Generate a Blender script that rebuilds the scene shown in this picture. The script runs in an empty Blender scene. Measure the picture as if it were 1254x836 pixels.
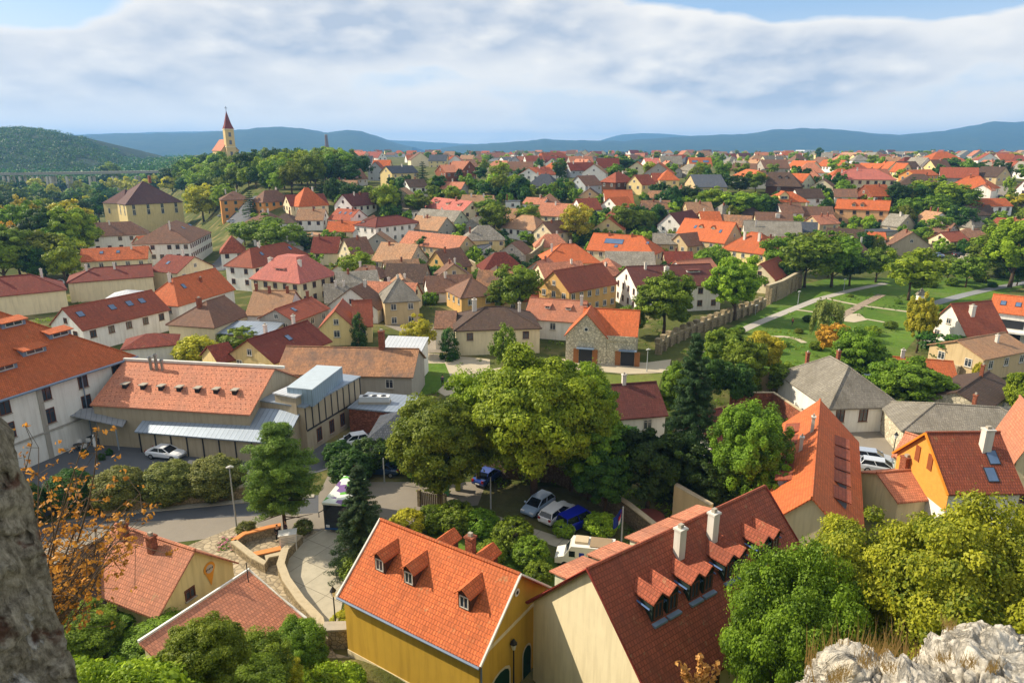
import bpy, math, random
import numpy as np
from mathutils import Vector, Matrix, noise
rnd = random.Random(7)
COL = bpy.context.scene.collection
F, CX, CY, CZ = 836.0, 627.0, 418.0, 36.0
PIT = math.atan((418-182)/F); CP, SP = math.cos(PIT), math.sin(PIT)

# ---------------- camera maths: a pixel of the photo <-> a place in the world ----------------
def ray(x, y):
    a, b = (x-CX)/F, (y-CY)/F
    return a, CP-b*SP, -SP-b*CP
def proj(X, Y, Z):
    dz = CZ-Z; z = Y*CP+dz*SP
    return CX+F*X/z, CY+F*(dz*CP-Y*SP)/z, z
def pz(x, y, Z=0.0):
    a, b, c = ray(x, y); s = (Z-CZ)/c
    return a*s, b*s
def lerp(v, tab):
    if v <= tab[0][0]: return tab[0][1]
    for (a, p), (b, q) in zip(tab, tab[1:]):
        if v <= b:
            t = (v-a)/(b-a); return p+(q-p)*t
    return tab[-1][1]
def sst(a, b, v):
    t = min(1, max(0, (v-a)/(b-a))); return t*t*(3-2*t)
MAIN = [(0,0),(195,0),(209,.6),(230,3),(250,6),(265,9),(275,12.5),(286,15.3),(301,17.8),(335,19.6),(415,20.8),(590,21.8),(900,23),(1400,24),(2600,0),(6000,-20),(40000,-30)]
LEFT = [(0,0),(250,0),(330,-5),(520,-9),(800,-8),(1000,2),(1500,12),(2600,0),(6000,-20),(40000,-30)]
NL = [(-20,33),(6,30),(22,16),(30,9),(36,3.5),(42,0)]
NR = [(-20,33),(6,28),(12,20),(20,8),(26,0)]
def terr(X, Y):
    t = -X/max(Y, 60.0)
    m, l = lerp(Y, MAIN), lerp(Y, LEFT)
    th = lerp(Y, [(300, .345), (560, .43)])
    s = sst(th, th+.12, t)
    z = m*(1-s)+l*s
    if Y < 44:
        w = sst(-14, -4, X)
        z = lerp(Y, NL)*(1-w)+lerp(Y, NR)*w
        if X > 1 and Y < 12: z += sst(1, 3, X)*sst(12, 8, Y) if 0 else sst(1, 3, X)*(1-sst(7.5, 12, Y))*max(0, lerp(Y, [(-20,33),(5,29.9),(8,28.2),(12,20)])-z)
    return z
def pg(x, y, dz=0.0):
    a, b, c = ray(x, y)
    s, st = 40.0, 4.0
    if CZ+c*s < terr(a*s, b*s)+dz: s = 3.0
    while s < 9000:
        st = max(1.0, s*.01)
        s2 = s+st
        if CZ+c*s2 <= terr(a*s2, b*s2)+dz:
            lo, hi = s, s2
            for _ in range(18):
                m = (lo+hi)/2
                if CZ+c*m <= terr(a*m, b*m)+dz: hi = m
                else: lo = m
            return a*hi, b*hi, CZ+c*hi
        s = s2
    return a*s, b*s, CZ+c*s

# ---------------- materials ----------------
def lin(c):
    return tuple((v/12.92 if v <= .04045 else ((v+.055)/1.055)**2.4) for v in (k/255 for k in c))+(1,)
MATS = {}
class NT:
    def __init__(s, m):
        m.use_nodes = True; s.t = m.node_tree; s.t.nodes.clear()
        s.out = s.n('ShaderNodeOutputMaterial')
    def n(s, typ, **kw):
        nd = s.t.nodes.new(typ)
        for k, v in kw.items():
            if k[0] == '_': setattr(nd, k[1:], v)
            else:
                key = k.replace('__', ' ')
                if key not in nd.inputs: key = key.title()
                if isinstance(v, bpy.types.NodeSocket): s.t.links.new(v, nd.inputs[key])
                else: nd.inputs[key].default_value = v
        return nd
    def l(s, a, b): s.t.links.new(a, b)
    def mix(s, f, a, b, mode='MIX'):
        nd = s.t.nodes.new('ShaderNodeMix'); nd.data_type = 'RGBA'; nd.blend_type = mode
        for i, v in ((0, f), (6, a), (7, b)):
            if isinstance(v, bpy.types.NodeSocket): s.l(v, nd.inputs[i])
            else: nd.inputs[i].default_value = v
        return nd.outputs[2]
    def math(s, op, a, b=0.0, c=False):
        nd = s.t.nodes.new('ShaderNodeMath'); nd.operation = op; nd.use_clamp = c
        for i, v in ((0, a), (1, b)):
            if isinstance(v, bpy.types.NodeSocket): s.l(v, nd.inputs[i])
            else: nd.inputs[i].default_value = v
        return nd.outputs[0]
    def noise(s, co, sc, det=3, rough=.55):
        return s.n('ShaderNodeTexNoise', Vector=co, Scale=sc, Detail=det, Roughness=rough).outputs['Fac']
    def ramp(s, f, lo, hi):
        nd = s.t.nodes.new('ShaderNodeMapRange'); s.l(f, nd.inputs[0])
        nd.inputs[1].default_value = lo; nd.inputs[2].default_value = hi
        return nd.outputs[0]
    def bsdf(s, col, rough=.85, bump=None, bstr=.3, bd=.05, metal=0, spec=.3, **kw):
        p = s.n('ShaderNodeBsdfPrincipled', Roughness=rough, Metallic=metal)
        p.inputs['Specular IOR Level'].default_value = spec
        if isinstance(col, bpy.types.NodeSocket): s.l(col, p.inputs['Base Color'])
        else: p.inputs['Base Color'].default_value = col
        if bump is not None:
            b = s.n('ShaderNodeBump', Height=bump, Strength=bstr, Distance=bd); s.l(b.outputs[0], p.inputs['Normal'])
        s.l(p.outputs[0], s.out.inputs[0]); return p
def sc(c, k): return (min(1, c[0]*k), min(1, c[1]*k), min(1, c[2]*k), 1)
def mat(name, rgb, kind='plain', rough=.85, k2=.6, scale=1.0, metal=0, near=False, rgb2=None):
    key = (name, rgb, kind)
    if key in MATS: return MATS[key]
    m = bpy.data.materials.new(name); t = NT(m); c = lin(rgb)
    geo = t.n('ShaderNodeNewGeometry').outputs['Position']
    oi = t.n('ShaderNodeObjectInfo').outputs['Random']
    tc = t.n('ShaderNodeTexCoord')
    if kind == 'plain':
        n = t.noise(geo, 1.3*scale); t.bsdf(t.mix(n, sc(c, .82), sc(c, 1.12)), rough, metal=metal)
    elif kind == 'tile':        # clay or slate roof: courses, single tiles, weathering, darker stains
        uv = tc.outputs['UV']
        br = t.n('ShaderNodeTexBrick', Vector=uv, Scale=1.0, Color1=sc(c, .82 if near else .68), Color2=sc(c, 1.14 if near else 1.3), Mortar=sc(c, .42 if near else .34))
        br.inputs['Mortar Size'].default_value = .022 if near else .03
        br.inputs['Mortar Smooth'].default_value = .4
        br.inputs['Brick Width'].default_value = .22*scale; br.inputs['Row Height'].default_value = .29*scale
        c2 = lin(rgb2) if rgb2 else (c[0]*.62, c[1]*.75, c[2]*.9, 1)
        n1 = t.ramp(t.noise(geo, .35, 4, .65), .42, .72)
        n2 = t.ramp(t.noise(geo, 2.6, 3, .7), .5, .78)
        col = t.mix(t.math('MULTIPLY', n1, k2), br.outputs[0], c2)
        col = t.mix(t.math('MULTIPLY', n2, k2*.7), col, sc(c2, .62))
        mp = t.n('ShaderNodeMapping', Vector=uv); mp.inputs['Scale'].default_value = (1.1, .12, 1)
        col = t.mix(t.math('MULTIPLY', t.ramp(t.noise(mp.outputs[0], 1.0, 5, .7), .48, .72), .42), col, sc(c2, .55))          # rain streaks down the slope
        col = t.mix(t.math('MULTIPLY', t.ramp(t.noise(geo, 1.7, 6, .75), .6, .68), .4), col, lin((150, 142, 104)))              # lichen
        v = t.math('ADD', t.math('MULTIPLY', oi, .3), .88)
        comb = t.n('ShaderNodeCombineColor'); [t.l(v, comb.inputs[i]) for i in range(3)]
        col = t.mix(1.0, col, comb.outputs[0], 'MULTIPLY')
        if near:
            w = t.n('ShaderNodeTexWave', _wave_type='BANDS', _bands_direction='X', Vector=uv, Scale=1/(.26*scale)*1.0/ (2*math.pi)*3.14159*2*.3183*1.0)
            w2 = t.n('ShaderNodeTexWave', _wave_type='BANDS', _bands_direction='Y', _wave_profile='SAW', Vector=uv, Scale=.3183/(.34*scale)*.5)
            h = t.math('ADD', t.math('MULTIPLY', w.outputs['Fac'], .5), w2.outputs['Fac'])
            t.bsdf(col, .8, bump=h, bstr=.55, bd=.05, spec=.25)
        else: t.bsdf(col, .85, spec=.2)
    elif kind == 'wall':        # render / plaster with stains and streaks
        mp = t.n('ShaderNodeMapping', Vector=geo); mp.inputs['Scale'].default_value = (2.4, 2.4, .22)
        n1 = t.ramp(t.noise(mp.outputs[0], 1.0, 4, .6), .45, .8)
        n2 = t.noise(geo, .8, 4)
        col = t.mix(t.math('MULTIPLY', n1, .5), t.mix(n2, sc(c, .9), sc(c, 1.07)), (c[0]*.55, c[1]*.52, c[2]*.48, 1))
        t.bsdf(col, .92, bump=t.noise(geo, 9, 2), bstr=.12, spec=.15)
    elif kind == 'stone':
        vo = t.n('ShaderNodeTexVoronoi', Vector=geo, Scale=1.8*scale, _feature='DISTANCE_TO_EDGE')
        vc = t.n('ShaderNodeTexVoronoi', Vector=geo, Scale=1.8*scale)
        e = t.ramp(vo.outputs['Distance'], .02, .12)
        g = t.n('ShaderNodeRGBToBW', Color=vc.outputs['Color']).outputs[0]
        body = t.mix(g, sc(c, .65), sc(c, 1.3)); body = t.mix(t.math('MULTIPLY', t.noise(geo, 5, 4), .5), body, sc(c, .6))
        t.bsdf(t.mix(e, sc(c, .5), body), .93, bump=e, bstr=.5, bd=.06, spec=.15)
    elif kind == 'metal':
        uv = tc.outputs['UV']
        w = t.n('ShaderNodeTexWave', _wave_type='BANDS', _bands_direction='X', Vector=uv, Scale=.52)
        s_ = t.ramp(w.outputs['Fac'], .93, 1.0)
        n = t.noise(geo, .7, 4)
        t.bsdf(t.mix(s_, t.mix(n, sc(c, .8), sc(c, 1.15)), sc(c, .6)), rough, bump=s_, bstr=.5, bd=.05, metal=metal)
    elif kind == 'wood':
        w = t.n('ShaderNodeTexWave', _wave_type='BANDS', _bands_direction='X', Vector=tc.outputs['UV'], Scale=2.2, Distortion=.6)
        t.bsdf(t.mix(t.ramp(w.outputs['Fac'], .0, .3), sc(c, .5), t.mix(t.noise(geo, 3), sc(c, .8), sc(c, 1.2))), .7)
    elif kind == 'ground':      # gardens and yards: grass, dry grass, soil
        n1 = t.ramp(t.noise(geo, .05*scale, 5, .6), .4, .6); n2 = t.ramp(t.noise(geo, .9*scale, 5, .7), .35, .7); n3 = t.ramp(t.noise(geo, .16*scale, 3), .5, .7)
        c2 = lin(rgb2) if rgb2 else sc(c, .6)
        col = t.mix(n1, c, c2); col = t.mix(t.math('MULTIPLY', n2, .7), col, sc(c, .5)); col = t.mix(t.math('MULTIPLY', n3, .5*k2), col, lin((150, 132, 92)))
        t.bsdf(col, .95, bump=t.noise(geo, 2.5*scale, 4), bstr=.5, bd=.3, spec=.1)
    elif kind == 'asphalt':
        n1 = t.noise(geo, .25, 5, .7); n2 = t.noise(geo, 14, 2)
        col = t.mix(n1, sc(c, .72), sc(c, 1.25)); col = t.mix(t.math('MULTIPLY', n2, .5), col, sc(c, .7))
        t.bsdf(col, .9, bump=n2, bstr=.15, spec=.25)
    elif kind == 'slab':        # concrete slabs with joints
        mp = t.n('ShaderNodeMapping', Vector=geo); mp.inputs['Rotation'].default_value = (0, 0, .55)
        br = t.n('ShaderNodeTexBrick', Vector=mp.outputs[0], Scale=1.0/scale, Color1=sc(c, .9), Color2=sc(c, 1.1), Mortar=sc(c, .45), _offset=0.0)
        br.inputs['Mortar Size'].default_value = .03; br.inputs['Brick Width'].default_value = 2.6; br.inputs['Row Height'].default_value = 2.6
        n = t.ramp(t.noise(geo, 1.2, 4, .7), .4, .8)
        t.bsdf(t.mix(t.math('MULTIPLY', n, .5), br.outputs[0], sc(c, .62)), .92)
    elif kind == 'glass':
        n = t.noise(geo, .9, 2)
        t.bsdf(t.mix(n, sc(c, .6), sc(c, 1.5)), .08, spec=.7)
    elif kind == 'paint':
        p = t.bsdf(c, .28, spec=.5, metal=metal); p.inputs['Coat Weight'].default_value = .5
    elif kind == 'leaf':
        at = t.n('ShaderNodeAttribute', _attribute_name='lv').outputs['Fac']
        c2 = lin(rgb2) if rgb2 else sc(c, 1.5)
        col = t.mix(t.ramp(at, .0, 1.0), sc(c, .7), c2)
        hs = t.n('ShaderNodeHueSaturation', Color=col)
        t.l(t.math('ADD', t.math('MULTIPLY', oi, .035), .472), hs.inputs['Hue'])
        t.l(t.math('ADD', t.math('MULTIPLY', oi, .45), 1.2), hs.inputs['Value'])
        d = t.n('ShaderNodeBsdfPrincipled', Roughness=.55, Base__Color=hs.outputs[0]); d.inputs['Specular IOR Level'].default_value = .25
        tr = t.n('ShaderNodeBsdfTranslucent', Color=hs.outputs[0])
        ms = t.n('ShaderNodeMixShader', Fac=.38); t.l(d.outputs[0], ms.inputs[1]); t.l(tr.outputs[0], ms.inputs[2])
        t.l(ms.outputs[0], t.out.inputs[0])
    elif kind == 'rock':
        n1 = t.noise(geo, 2.2*scale, 9, .7); n2 = t.ramp(t.noise(geo, 7*scale, 6, .72), .5, .68)
        ms_ = t.n('ShaderNodeTexNoise', Vector=geo, Scale=1.6*scale, Detail=8, Roughness=.62, Distortion=1.2).outputs['Fac']
        cr = t.ramp(t.math('ABSOLUTE', t.math('SUBTRACT', ms_, .5)), .0, .035)
        n3 = t.ramp(t.noise(geo, 1.1*scale, 4), .52, .64)
        col = t.mix(t.ramp(n1, .34, .6), sc(c, .66), sc(c, 1.12)); col = t.mix(t.math('MULTIPLY', n2, .5), col, lin((104, 96, 84)))
        col = t.mix(t.math('MULTIPLY', n3, .45), col, lin(rgb2 or (170, 140, 95)))
        h = t.math('ADD', t.noise(geo, 10*scale, 9, .78), t.math('MULTIPLY', cr, .5))
        t.bsdf(t.mix(cr, t.mix(.45, col, sc(c, .25)), col), .95, bump=h, bstr=1.0, bd=.07, spec=.1)
    MATS[key] = m; return m

# ---------------- mesh builder ----------------
class MB:
    def __init__(s): s.v = []; s.f = []; s.mi = []
    def face(s, pts, m=0):
        k = len(s.v); s.v.extend(tuple(p) for p in pts); s.f.append(tuple(range(k, k+len(pts)))); s.mi.append(m); return s
    def box(s, x0, x1, y0, y1, z0, z1, m=0):
        k = len(s.v)
        s.v += [(x0,y0,z0),(x1,y0,z0),(x1,y1,z0),(x0,y1,z0),(x0,y0,z1),(x1,y0,z1),(x1,y1,z1),(x0,y1,z1)]
        for q in ((0,3,2,1),(4,5,6,7),(0,1,5,4),(1,2,6,5),(2,3,7,6),(3,0,4,7)):
            s.f.append(tuple(k+i for i in q)); s.mi.append(m)
        return s
    def prism(s, pts, z0, z1, m=0):          # pts ccw in plan; z0/z1 number or list
        n = len(pts); k = len(s.v)
        a = z0 if hasattr(z0, '__len__') else [z0]*n; b = z1 if hasattr(z1, '__len__') else [z1]*n
        s.v += [(p[0], p[1], a[i]) for i, p in enumerate(pts)]+[(p[0], p[1], b[i]) for i, p in enumerate(pts)]
        s.f.append(tuple(k+n+i for i in range(n))); s.f.append(tuple(k+i for i in reversed(range(n)))); s.mi += [m, m]
        for i in range(n):
            j = (i+1) % n; s.f.append((k+i, k+j, k+n+j, k+n+i)); s.mi.append(m)
        return s
    def slab(s, pts, th=.18, m=0):
        k = len(s.v); n = len(pts)
        s.v += [tuple(p) for p in pts]+[(p[0], p[1], p[2]-th) for p in pts]
        s.f.append(tuple(k+i for i in range(n))); s.f.append(tuple(k+n+i for i in reversed(range(n)))); s.mi += [m, m]
        for i in range(n):
            j = (i+1) % n; s.f.append((k+j, k+i, k+n+i, k+n+j)); s.mi.append(m)
        return s
    def tube(s, p, r, n=8, m=0, cap=True):
        p = [Vector(q) for q in p]; r = r if hasattr(r, '__len__') else [r]*len(p); k = len(s.v)
        for i, q in enumerate(p):
            d = (p[min(i+1, len(p)-1)]-p[max(i-1, 0)]).normalized()
            a = d.orthogonal().normalized() if abs(d.z) < .95 else Vector((1,0,0)).cross(d).normalized(); b = d.cross(a)
            for j in range(n):
                t = 2*math.pi*j/n; s.v.append(tuple(q+(a*math.cos(t)+b*math.sin(t))*r[i]))
        for i in range(len(p)-1):
            for j in range(n):
                jj = (j+1) % n; s.f.append((k+i*n+j, k+i*n+jj, k+(i+1)*n+jj, k+(i+1)*n+j)); s.mi.append(m)
        if cap:
            s.f.append(tuple(k+j for j in reversed(range(n)))); s.f.append(tuple(k+(len(p)-1)*n+j for j in range(n))); s.mi += [m, m]
        return s
    def mesh(s, name, mats, smooth=False):
        me = bpy.data.meshes.new(name); me.from_pydata(s.v, [], s.f)
        for m in (mats if isinstance(mats, (list, tuple)) else [mats]): me.materials.append(m)
        me.polygons.foreach_set('material_index', s.mi)
        if smooth: me.polygons.foreach_set('use_smooth', [True]*len(s.f))
        uv = me.uv_layers.new(name='UVMap'); n = 0; data = [0.0]*(2*len(me.loops)); V = me.vertices
        me.update()
        for pl in me.polygons:
            nr = pl.normal
            t = Vector((-nr.y, nr.x, 0)); t = t.normalized() if t.length > .05 else Vector((1, 0, 0))
            b = nr.cross(t)
            for li in pl.loop_indices:
                q = V[me.loops[li].vertex_index].co; data[2*li] = q.dot(t); data[2*li+1] = q.dot(b)
        uv.data.foreach_set('uv', data)
        return me
    def build(s, name, mats, parent=None, smooth=False, loc=None):
        return link(name, s.mesh(name, mats, smooth), parent, loc)
def link(name, me, parent=None, loc=None):
    o = bpy.data.objects.new(name, me); COL.objects.link(o)
    if parent: o.parent = parent
    if loc: o.location = loc
    return o
ITEMS = []
def tag(o, label=None, cat=None, group=None, kind=None, desc=None, noun=None):
    if kind: o['kind'] = kind
    if cat: o['category'] = cat
    if group: o['group'] = group
    if label: o['label'] = label
    if desc: ITEMS.append([o, desc, noun or cat])
    return o
def empty(name, loc, rz=0):
    o = bpy.data.objects.new(name, None); COL.objects.link(o); o.location = loc; o.rotation_euler = (0, 0, rz); o.empty_display_size = .3
    return o
def structure(name, mb, m, smooth=False):
    o = mb.build(name, m, smooth=smooth); o['kind'] = 'structure'; return o

# colours ------------------------------------------------------------------
RC = dict(orange=(194,102,58), red=(158,84,60), dred=(126,60,46), maroon=(108,60,52), salmon=(194,126,96), pink=(184,106,92),
          brown=(132,96,76), tan=(176,134,100), grey=(150,144,132), slate=(82,86,94), plum=(96,64,58), umber=(92,72,60), mottle=(168,122,88))
RN = dict(orange='orange', red='red', dred='dark red', maroon='maroon', salmon='salmon', pink='pinkish red', brown='brown', tan='tan', grey='grey',
          slate='dark slate', plum='plum-brown', umber='dark brown', mottle='mottled tan')
WC = dict(white=(234,231,224), cream=(228,214,178), yellow=(228,206,148), gold=(208,168,66), ochre=(206,166,104), grey=(172,166,156), stone=(214,204,178), brick=(150,92,70),
          peach=(214,165,120), green=(196,204,176), tanw=(196,174,134), bluegrey=(178,182,186), church=(216,190,134), timber=(88,60,44), orangew=(212,150,86), beige=(178,164,140))
WN = dict(white='white', cream='cream', yellow='yellow', gold='golden yellow', ochre='ochre', grey='grey', stone='stone', brick='brick', peach='peach', green='pale green',
          tanw='tan', bluegrey='pale grey', church='tan', timber='dark timber', orangew='orange', beige='beige')
def roofm(k, near=False):
    if k == 'metal': return mat('sheet_metal', (150,162,176), 'metal', .45, metal=.4)
    if k == 'palemetal': return mat('pale_metal', (196,200,204), 'metal', .5, metal=.2)
    return mat('roof_%s%s' % (k, '_n' if near else ''), RC[k], 'tile', near=near, scale=1 if near else 1.25,
               k2=(.75 if k in ('tan','grey','brown','umber') else .95 if k == 'mottle' else .6),
               rgb2=(96,84,78) if k == 'mottle' else (110,104,92) if k in ('grey',) else None)
def wallm(k):
    if k in ('stone', 'brick'): return mat('wall_'+k, WC[k], 'stone', scale=1.2)
    return mat('wall_'+k, WC[k], 'wall')
GLASS = mat('window_glass', (52,60,70), 'glass'); FRW = mat('frame_white', (214,210,200)); FRB = mat('frame_brown', (110,66,44))
BLUEG = mat('skylight_glass', (80,104,136), 'glass'); DARK = mat('dark_metal', (44,46,50), rough=.5); LEAD = mat('lead_flashing', (120,138,160), rough=.5)
BRK = mat('chimney_brick', (160,98,74), 'stone', scale=2.5); CHW = mat('chimney_white', (216,210,200), 'wall'); CONC = mat('concrete', (168,160,146), 'wall')
# ---------------- houses ----------------
WINM = {}
def winmesh(w, h, fr, kind=0):
    key = (round(w, 1), round(h, 1), fr.name, kind)
    if key in WINM: return WINM[key]
    w, h = key[:2]
    b = MB(); t = .09
    for a in ((-w/2-t, -w/2, -h/2-t, h/2+t), (w/2, w/2+t, -h/2-t, h/2+t), (-w/2, w/2, h/2, h/2+t), (-w/2, w/2, -h/2-t, -h/2), (-.03, .03, -h/2, h/2)):
        b.box(a[0], a[1], -.07, .02, a[2], a[3])
    b.box(-w/2, -.03, -.03, -.012, .28*h-.02, .28*h+.02); b.box(.03, w/2, -.03, -.012, .28*h-.02, .28*h+.02)
    f = b.mesh('window', fr)
    g = MB().box(-w/2, w/2, -.012, .02, -h/2, h/2).mesh('pane', GLASS)
    s = MB().box(-w/2-.15, w/2+.15, -.16, .02, -h/2-.2, -h/2-t-.003).mesh('sill', CONC)
    c = b; c.box(-w/2, w/2, -.012, .02, -h/2, h/2, 1)
    WINM[key] = (f, g, s, c.mesh('window', [fr, GLASS])); return WINM[key]
def window(root, p, ang, w, h, fr, near):
    M = winmesh(w, h, fr)
    o = link('window', M[0] if near else M[3], root, p); o.rotation_euler = (0, 0, ang)
    if near: link('pane', M[1], o); link('sill', M[2], o)
    return o
def house(desc, A=None, B=None, he=4, W=8, ry=None, hr=None, t='g', roof='red', wall='cream', ov=.35, win=True, fr=None, ch=None, sky=(), dor=(),
          label=None, name='house', cat='house', near=False, world=None, floors=None, hips=(1, 1), zr=None, zg=None, rx=None, gw=True, wd=1.0, hw=1.25, gap=2.9, group=None, flat=0, noun='house', cap=None):
    if world:                               # two eave corners given in metres: (x,y),(x,y), eave height
        (x0, y0), (x1, y1), Ze = world
        if zg is None: zg = terr(x0, y0)
    else:
        mx, my = (A[0]+B[0])/2, (A[1]+B[1])/2
        Xm, Ym, Ze = pg(mx, my, he)
        x0, y0 = pz(A[0], A[1], Ze); x1, y1 = pz(B[0], B[1], Ze)
        zg = Ze-he if zg is None else zg
    L = math.hypot(x1-x0, y1-y0); u = ((x1-x0)/L, (y1-y0)/L); v = (-u[1], u[0])
    if t[0] == 'f':                         # ridge runs away from the given edge
        x0, y0, u, v, L, W = x1, y1, v, (-u[0], -u[1]), W, L
        hips = (hips[1], hips[0]) if False else hips
    ang = math.atan2(u[1], u[0])
    base = min(terr(x0+u[0]*a+v[0]*b, y0+u[1]*a+v[1]*b) for a in (0, L) for b in (0, W))
    base = min(base, zg)-.3
    hh = W/2
    cxr, cyr = x0+u[0]*L/2+v[0]*W/2, y0+u[1]*L/2+v[1]*W/2
    if zr: hr = zr-Ze
    if ry is not None:
        rcx, rcy = cxr, cyr
        if rx is not None: pass
        yy = (ry-CY)/F; hr = CZ-rcy*(SP+yy*CP)/(CP-yy*SP)-Ze
        if not .35*hh < hr < 1.25*hh:
            print('RIDGE', (label or desc or roof+' '+wall)[:44], A, B, 'hr %.1f W/2 %.1f' % (hr, hh))
        hr = max(.4*hh, min(1.2*hh, hr))
    if hr is None: hr = hh*.85
    root = empty(name, (x0, y0, base), ang)
    e = Ze-base                             # eave height in local z
    g = t in ('g', 'f'); wm = wallm(wall); rm = roofm(roof, near) if isinstance(roof, str) else roof
    b = MB(); z0 = 0
    # wall body
    if g:
        k = len(b.v)
        b.v += [(0,0,z0),(L,0,z0),(L,W,z0),(0,W,z0),(0,0,e),(L,0,e),(L,W,e),(0,W,e),(0,hh,e+hr-.05),(L,hh,e+hr-.05)]
        b.f += [(0,1,5,4),(1,2,6,9,5),(2,3,7,6),(3,0,4,8,7)]; b.mi += [0]*4
    elif t == 's': b.prism([(0,0),(L,0),(L,W),(0,W)], 0, [e, e, e+hr, e+hr])
    else: b.box(0, L, 0, W, 0, e)
    wl = b.build('wall', wm, root)
    # roof
    r = MB(); o_ = ov; sl = hr/hh; ez = e-o_*sl+.08; th = .16
    rz = e+hr+.08
    if g:
        og = .3
        r.slab([(-og,-o_,ez),(L+og,-o_,ez),(L+og,hh,rz),(-og,hh,rz)], th); r.slab([(L+og,W+o_,ez),(-og,W+o_,ez),(-og,hh,rz),(L+og,hh,rz)], th)
        ends = ((-og, hh, rz), (L+og, hh, rz))
    elif t in ('h', 'fh'):
        ins0 = min(hh, L/2-.05)*hips[0]; ins1 = min(hh, L/2-.05)*hips[1]
        if not hips[0]: ins0 = -.3
        if not hips[1]: ins1 = -.3
        xa, xb = (-o_ if hips[0] else -.3), (L+o_ if hips[1] else L+.3)
        if flat:                            # hipped skirt with a flat deck on top
            f_ = flat; A1, B1, C1, D1 = (hh*f_, hh*f_), (L-hh*f_, hh*f_), (L-hh*f_, W-hh*f_), (hh*f_, W-hh*f_)
            q = [(-o_,-o_),(L+o_,-o_),(L+o_,W+o_),(-o_,W+o_)]; p_ = [A1,B1,C1,D1]
            for i in range(4):
                j = (i+1) % 4; r.slab([(*q[i], ez), (*q[j], ez), (*p_[j], rz), (*p_[i], rz)], th)
            r.slab([(*p, rz) for p in p_], th)
        else:
            R0, R1 = (ins0, hh, rz), (L-ins1, hh, rz)
            r.slab([(xa,-o_,ez),(xb,-o_,ez),R1,R0], th); r.slab([(xb,W+o_,ez),(xa,W+o_,ez),R0,R1], th)
            if hips[0]: r.slab([(xa,W+o_,ez),(xa,-o_,ez),R0], th)
            else: wg = MB(); 
            if hips[1]: r.slab([(xb,-o_,ez),(xb,W+o_,ez),R1], th)
            gm = MB()
            for hp, X in ((hips[0], .001), (hips[1], L-.001)):
                if not hp: gm.face([(X,0,e-.01),(X,W,e-.01),(X,hh,e+hr)])
            if gm.f: gm.build('gable', wm, root)
            ends = (R0, R1)
    elif t == 's':
        k = hr/W; r.slab([(-.2,-o_,e-o_*k+.1),(L+.2,-o_,e-o_*k+.1),(L+.2,W+.2,e+hr+.1+.2*k),(-.2,W+.2,e+hr+.1+.2*k)], th)
    else:
        r.box(-.15, L+.15, -.15, W+.15, e-.02, e+.16)
    ro = r.build('roof', rm, root)
    if (near or cap) and t not in ('s', 'p') and not flat:
        c = MB(); c.tube([(ends[0][0], ends[0][1], rz+.02), (ends[1][0], ends[1][1], rz+.02)], .13, 6)
        if t in ('h', 'fh'):
            for hp, E, X in ((hips[0], ends[0], xa), (hips[1], ends[1], xb)):
                if hp:
                    for Y in (-o_, W+o_): c.tube([(X, Y, ez+.02), (E[0], E[1], rz+.02)], .11, 6)
        c.build('ridge_tiles', cap or rm, ro)
    # facade windows on the walls that face the lookout
    F4 = [((0,0), 0, L), ((L,0), math.pi/2, W), ((L,W), math.pi, L), ((0,W), -math.pi/2, W)]
    if fr is None: fr = FRW if wall not in ('white', 'cream') else rnd.choice((FRW, FRB, FRB))
    nf = floors or max(1, round(e/3.1))
    if e < 2.2: nf = 0
    cnt = 0
    for i, ((fx, fy), fa, fl) in enumerate(F4):
        wa = ang+fa; nx, ny = math.sin(wa), -math.cos(wa)
        px, py = x0+u[0]*fx+v[0]*fy, y0+u[1]*fx+v[1]*fy
        if nx*(-px)+ny*(-py) < .12*math.hypot(px, py): continue
        if not win or (win is not True and i not in win): continue
        n = int((fl-1.0)/gap)
        if n < 1 and fl > 2.2: n = 1
        for q in range(nf):
            zz = e-1.3-q*2.9 if nf > 1 or e < 5 else e-1.9
            if zz < 1.2: continue
            for k in range(n):
                if not near and rnd.random() < .12: continue
                s = fl*(k+.5)/n
                window(root, (fx+math.cos(fa)*s+math.sin(fa)*.0, fy+math.sin(fa)*s, zz), fa, wd, hw, fr, near); cnt += 1
        if g and gw and i in (1, 3) and hr > 2:
            window(root, (fx+math.cos(fa)*fl/2, fy+math.sin(fa)*fl/2, e+hr*.32), fa, .8, .9, fr, near)
    # chimneys
    def rh(fu, fv):
        y = fv*W
        if t == 's': return e+hr*fv
        if t == 'p': return e
        return e+hr*(1-abs(y-hh)/hh)
    if ch is None:
        ch = [(rnd.uniform(.2, .8), rnd.choice((.42, .58)), rnd.uniform(.9, 1.5), rnd.choice('wb')) for _ in range(rnd.choice((0, 1, 1, 2)))]
    for c in ch:
        fu, fv, h = c[:3]; m = CHW if len(c) > 3 and c[3] == 'w' else BRK
        s = .42 if len(c) < 5 else c[4]; z = rh(fu, fv)
        cb = MB().box(fu*L-s*.6, fu*L+s*.6, fv*W-s/2, fv*W+s/2, z-.6, z+h); cb.box(fu*L-s*.6-.07, fu*L+s*.6+.07, fv*W-s/2-.07, fv*W+s/2+.07, z+h+.002, z+h+.14)
        cb.box(fu*L-s*.3, fu*L+s*.3, fv*W-s*.25, fv*W+s*.25, z+h+.14, z+h+.4, 1)
        cb.build('chimney', [m, CONC], ro)
    # skylights lie on the roof planes: (fu, fv, w, l, colour)
    def plane(fu, fv, lift=.1):
        y = fv*W; s = sl if fv < .5 else -sl
        return Vector((fu*L, y, rh(fu, fv)+.08+lift)), math.atan(s)
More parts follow.
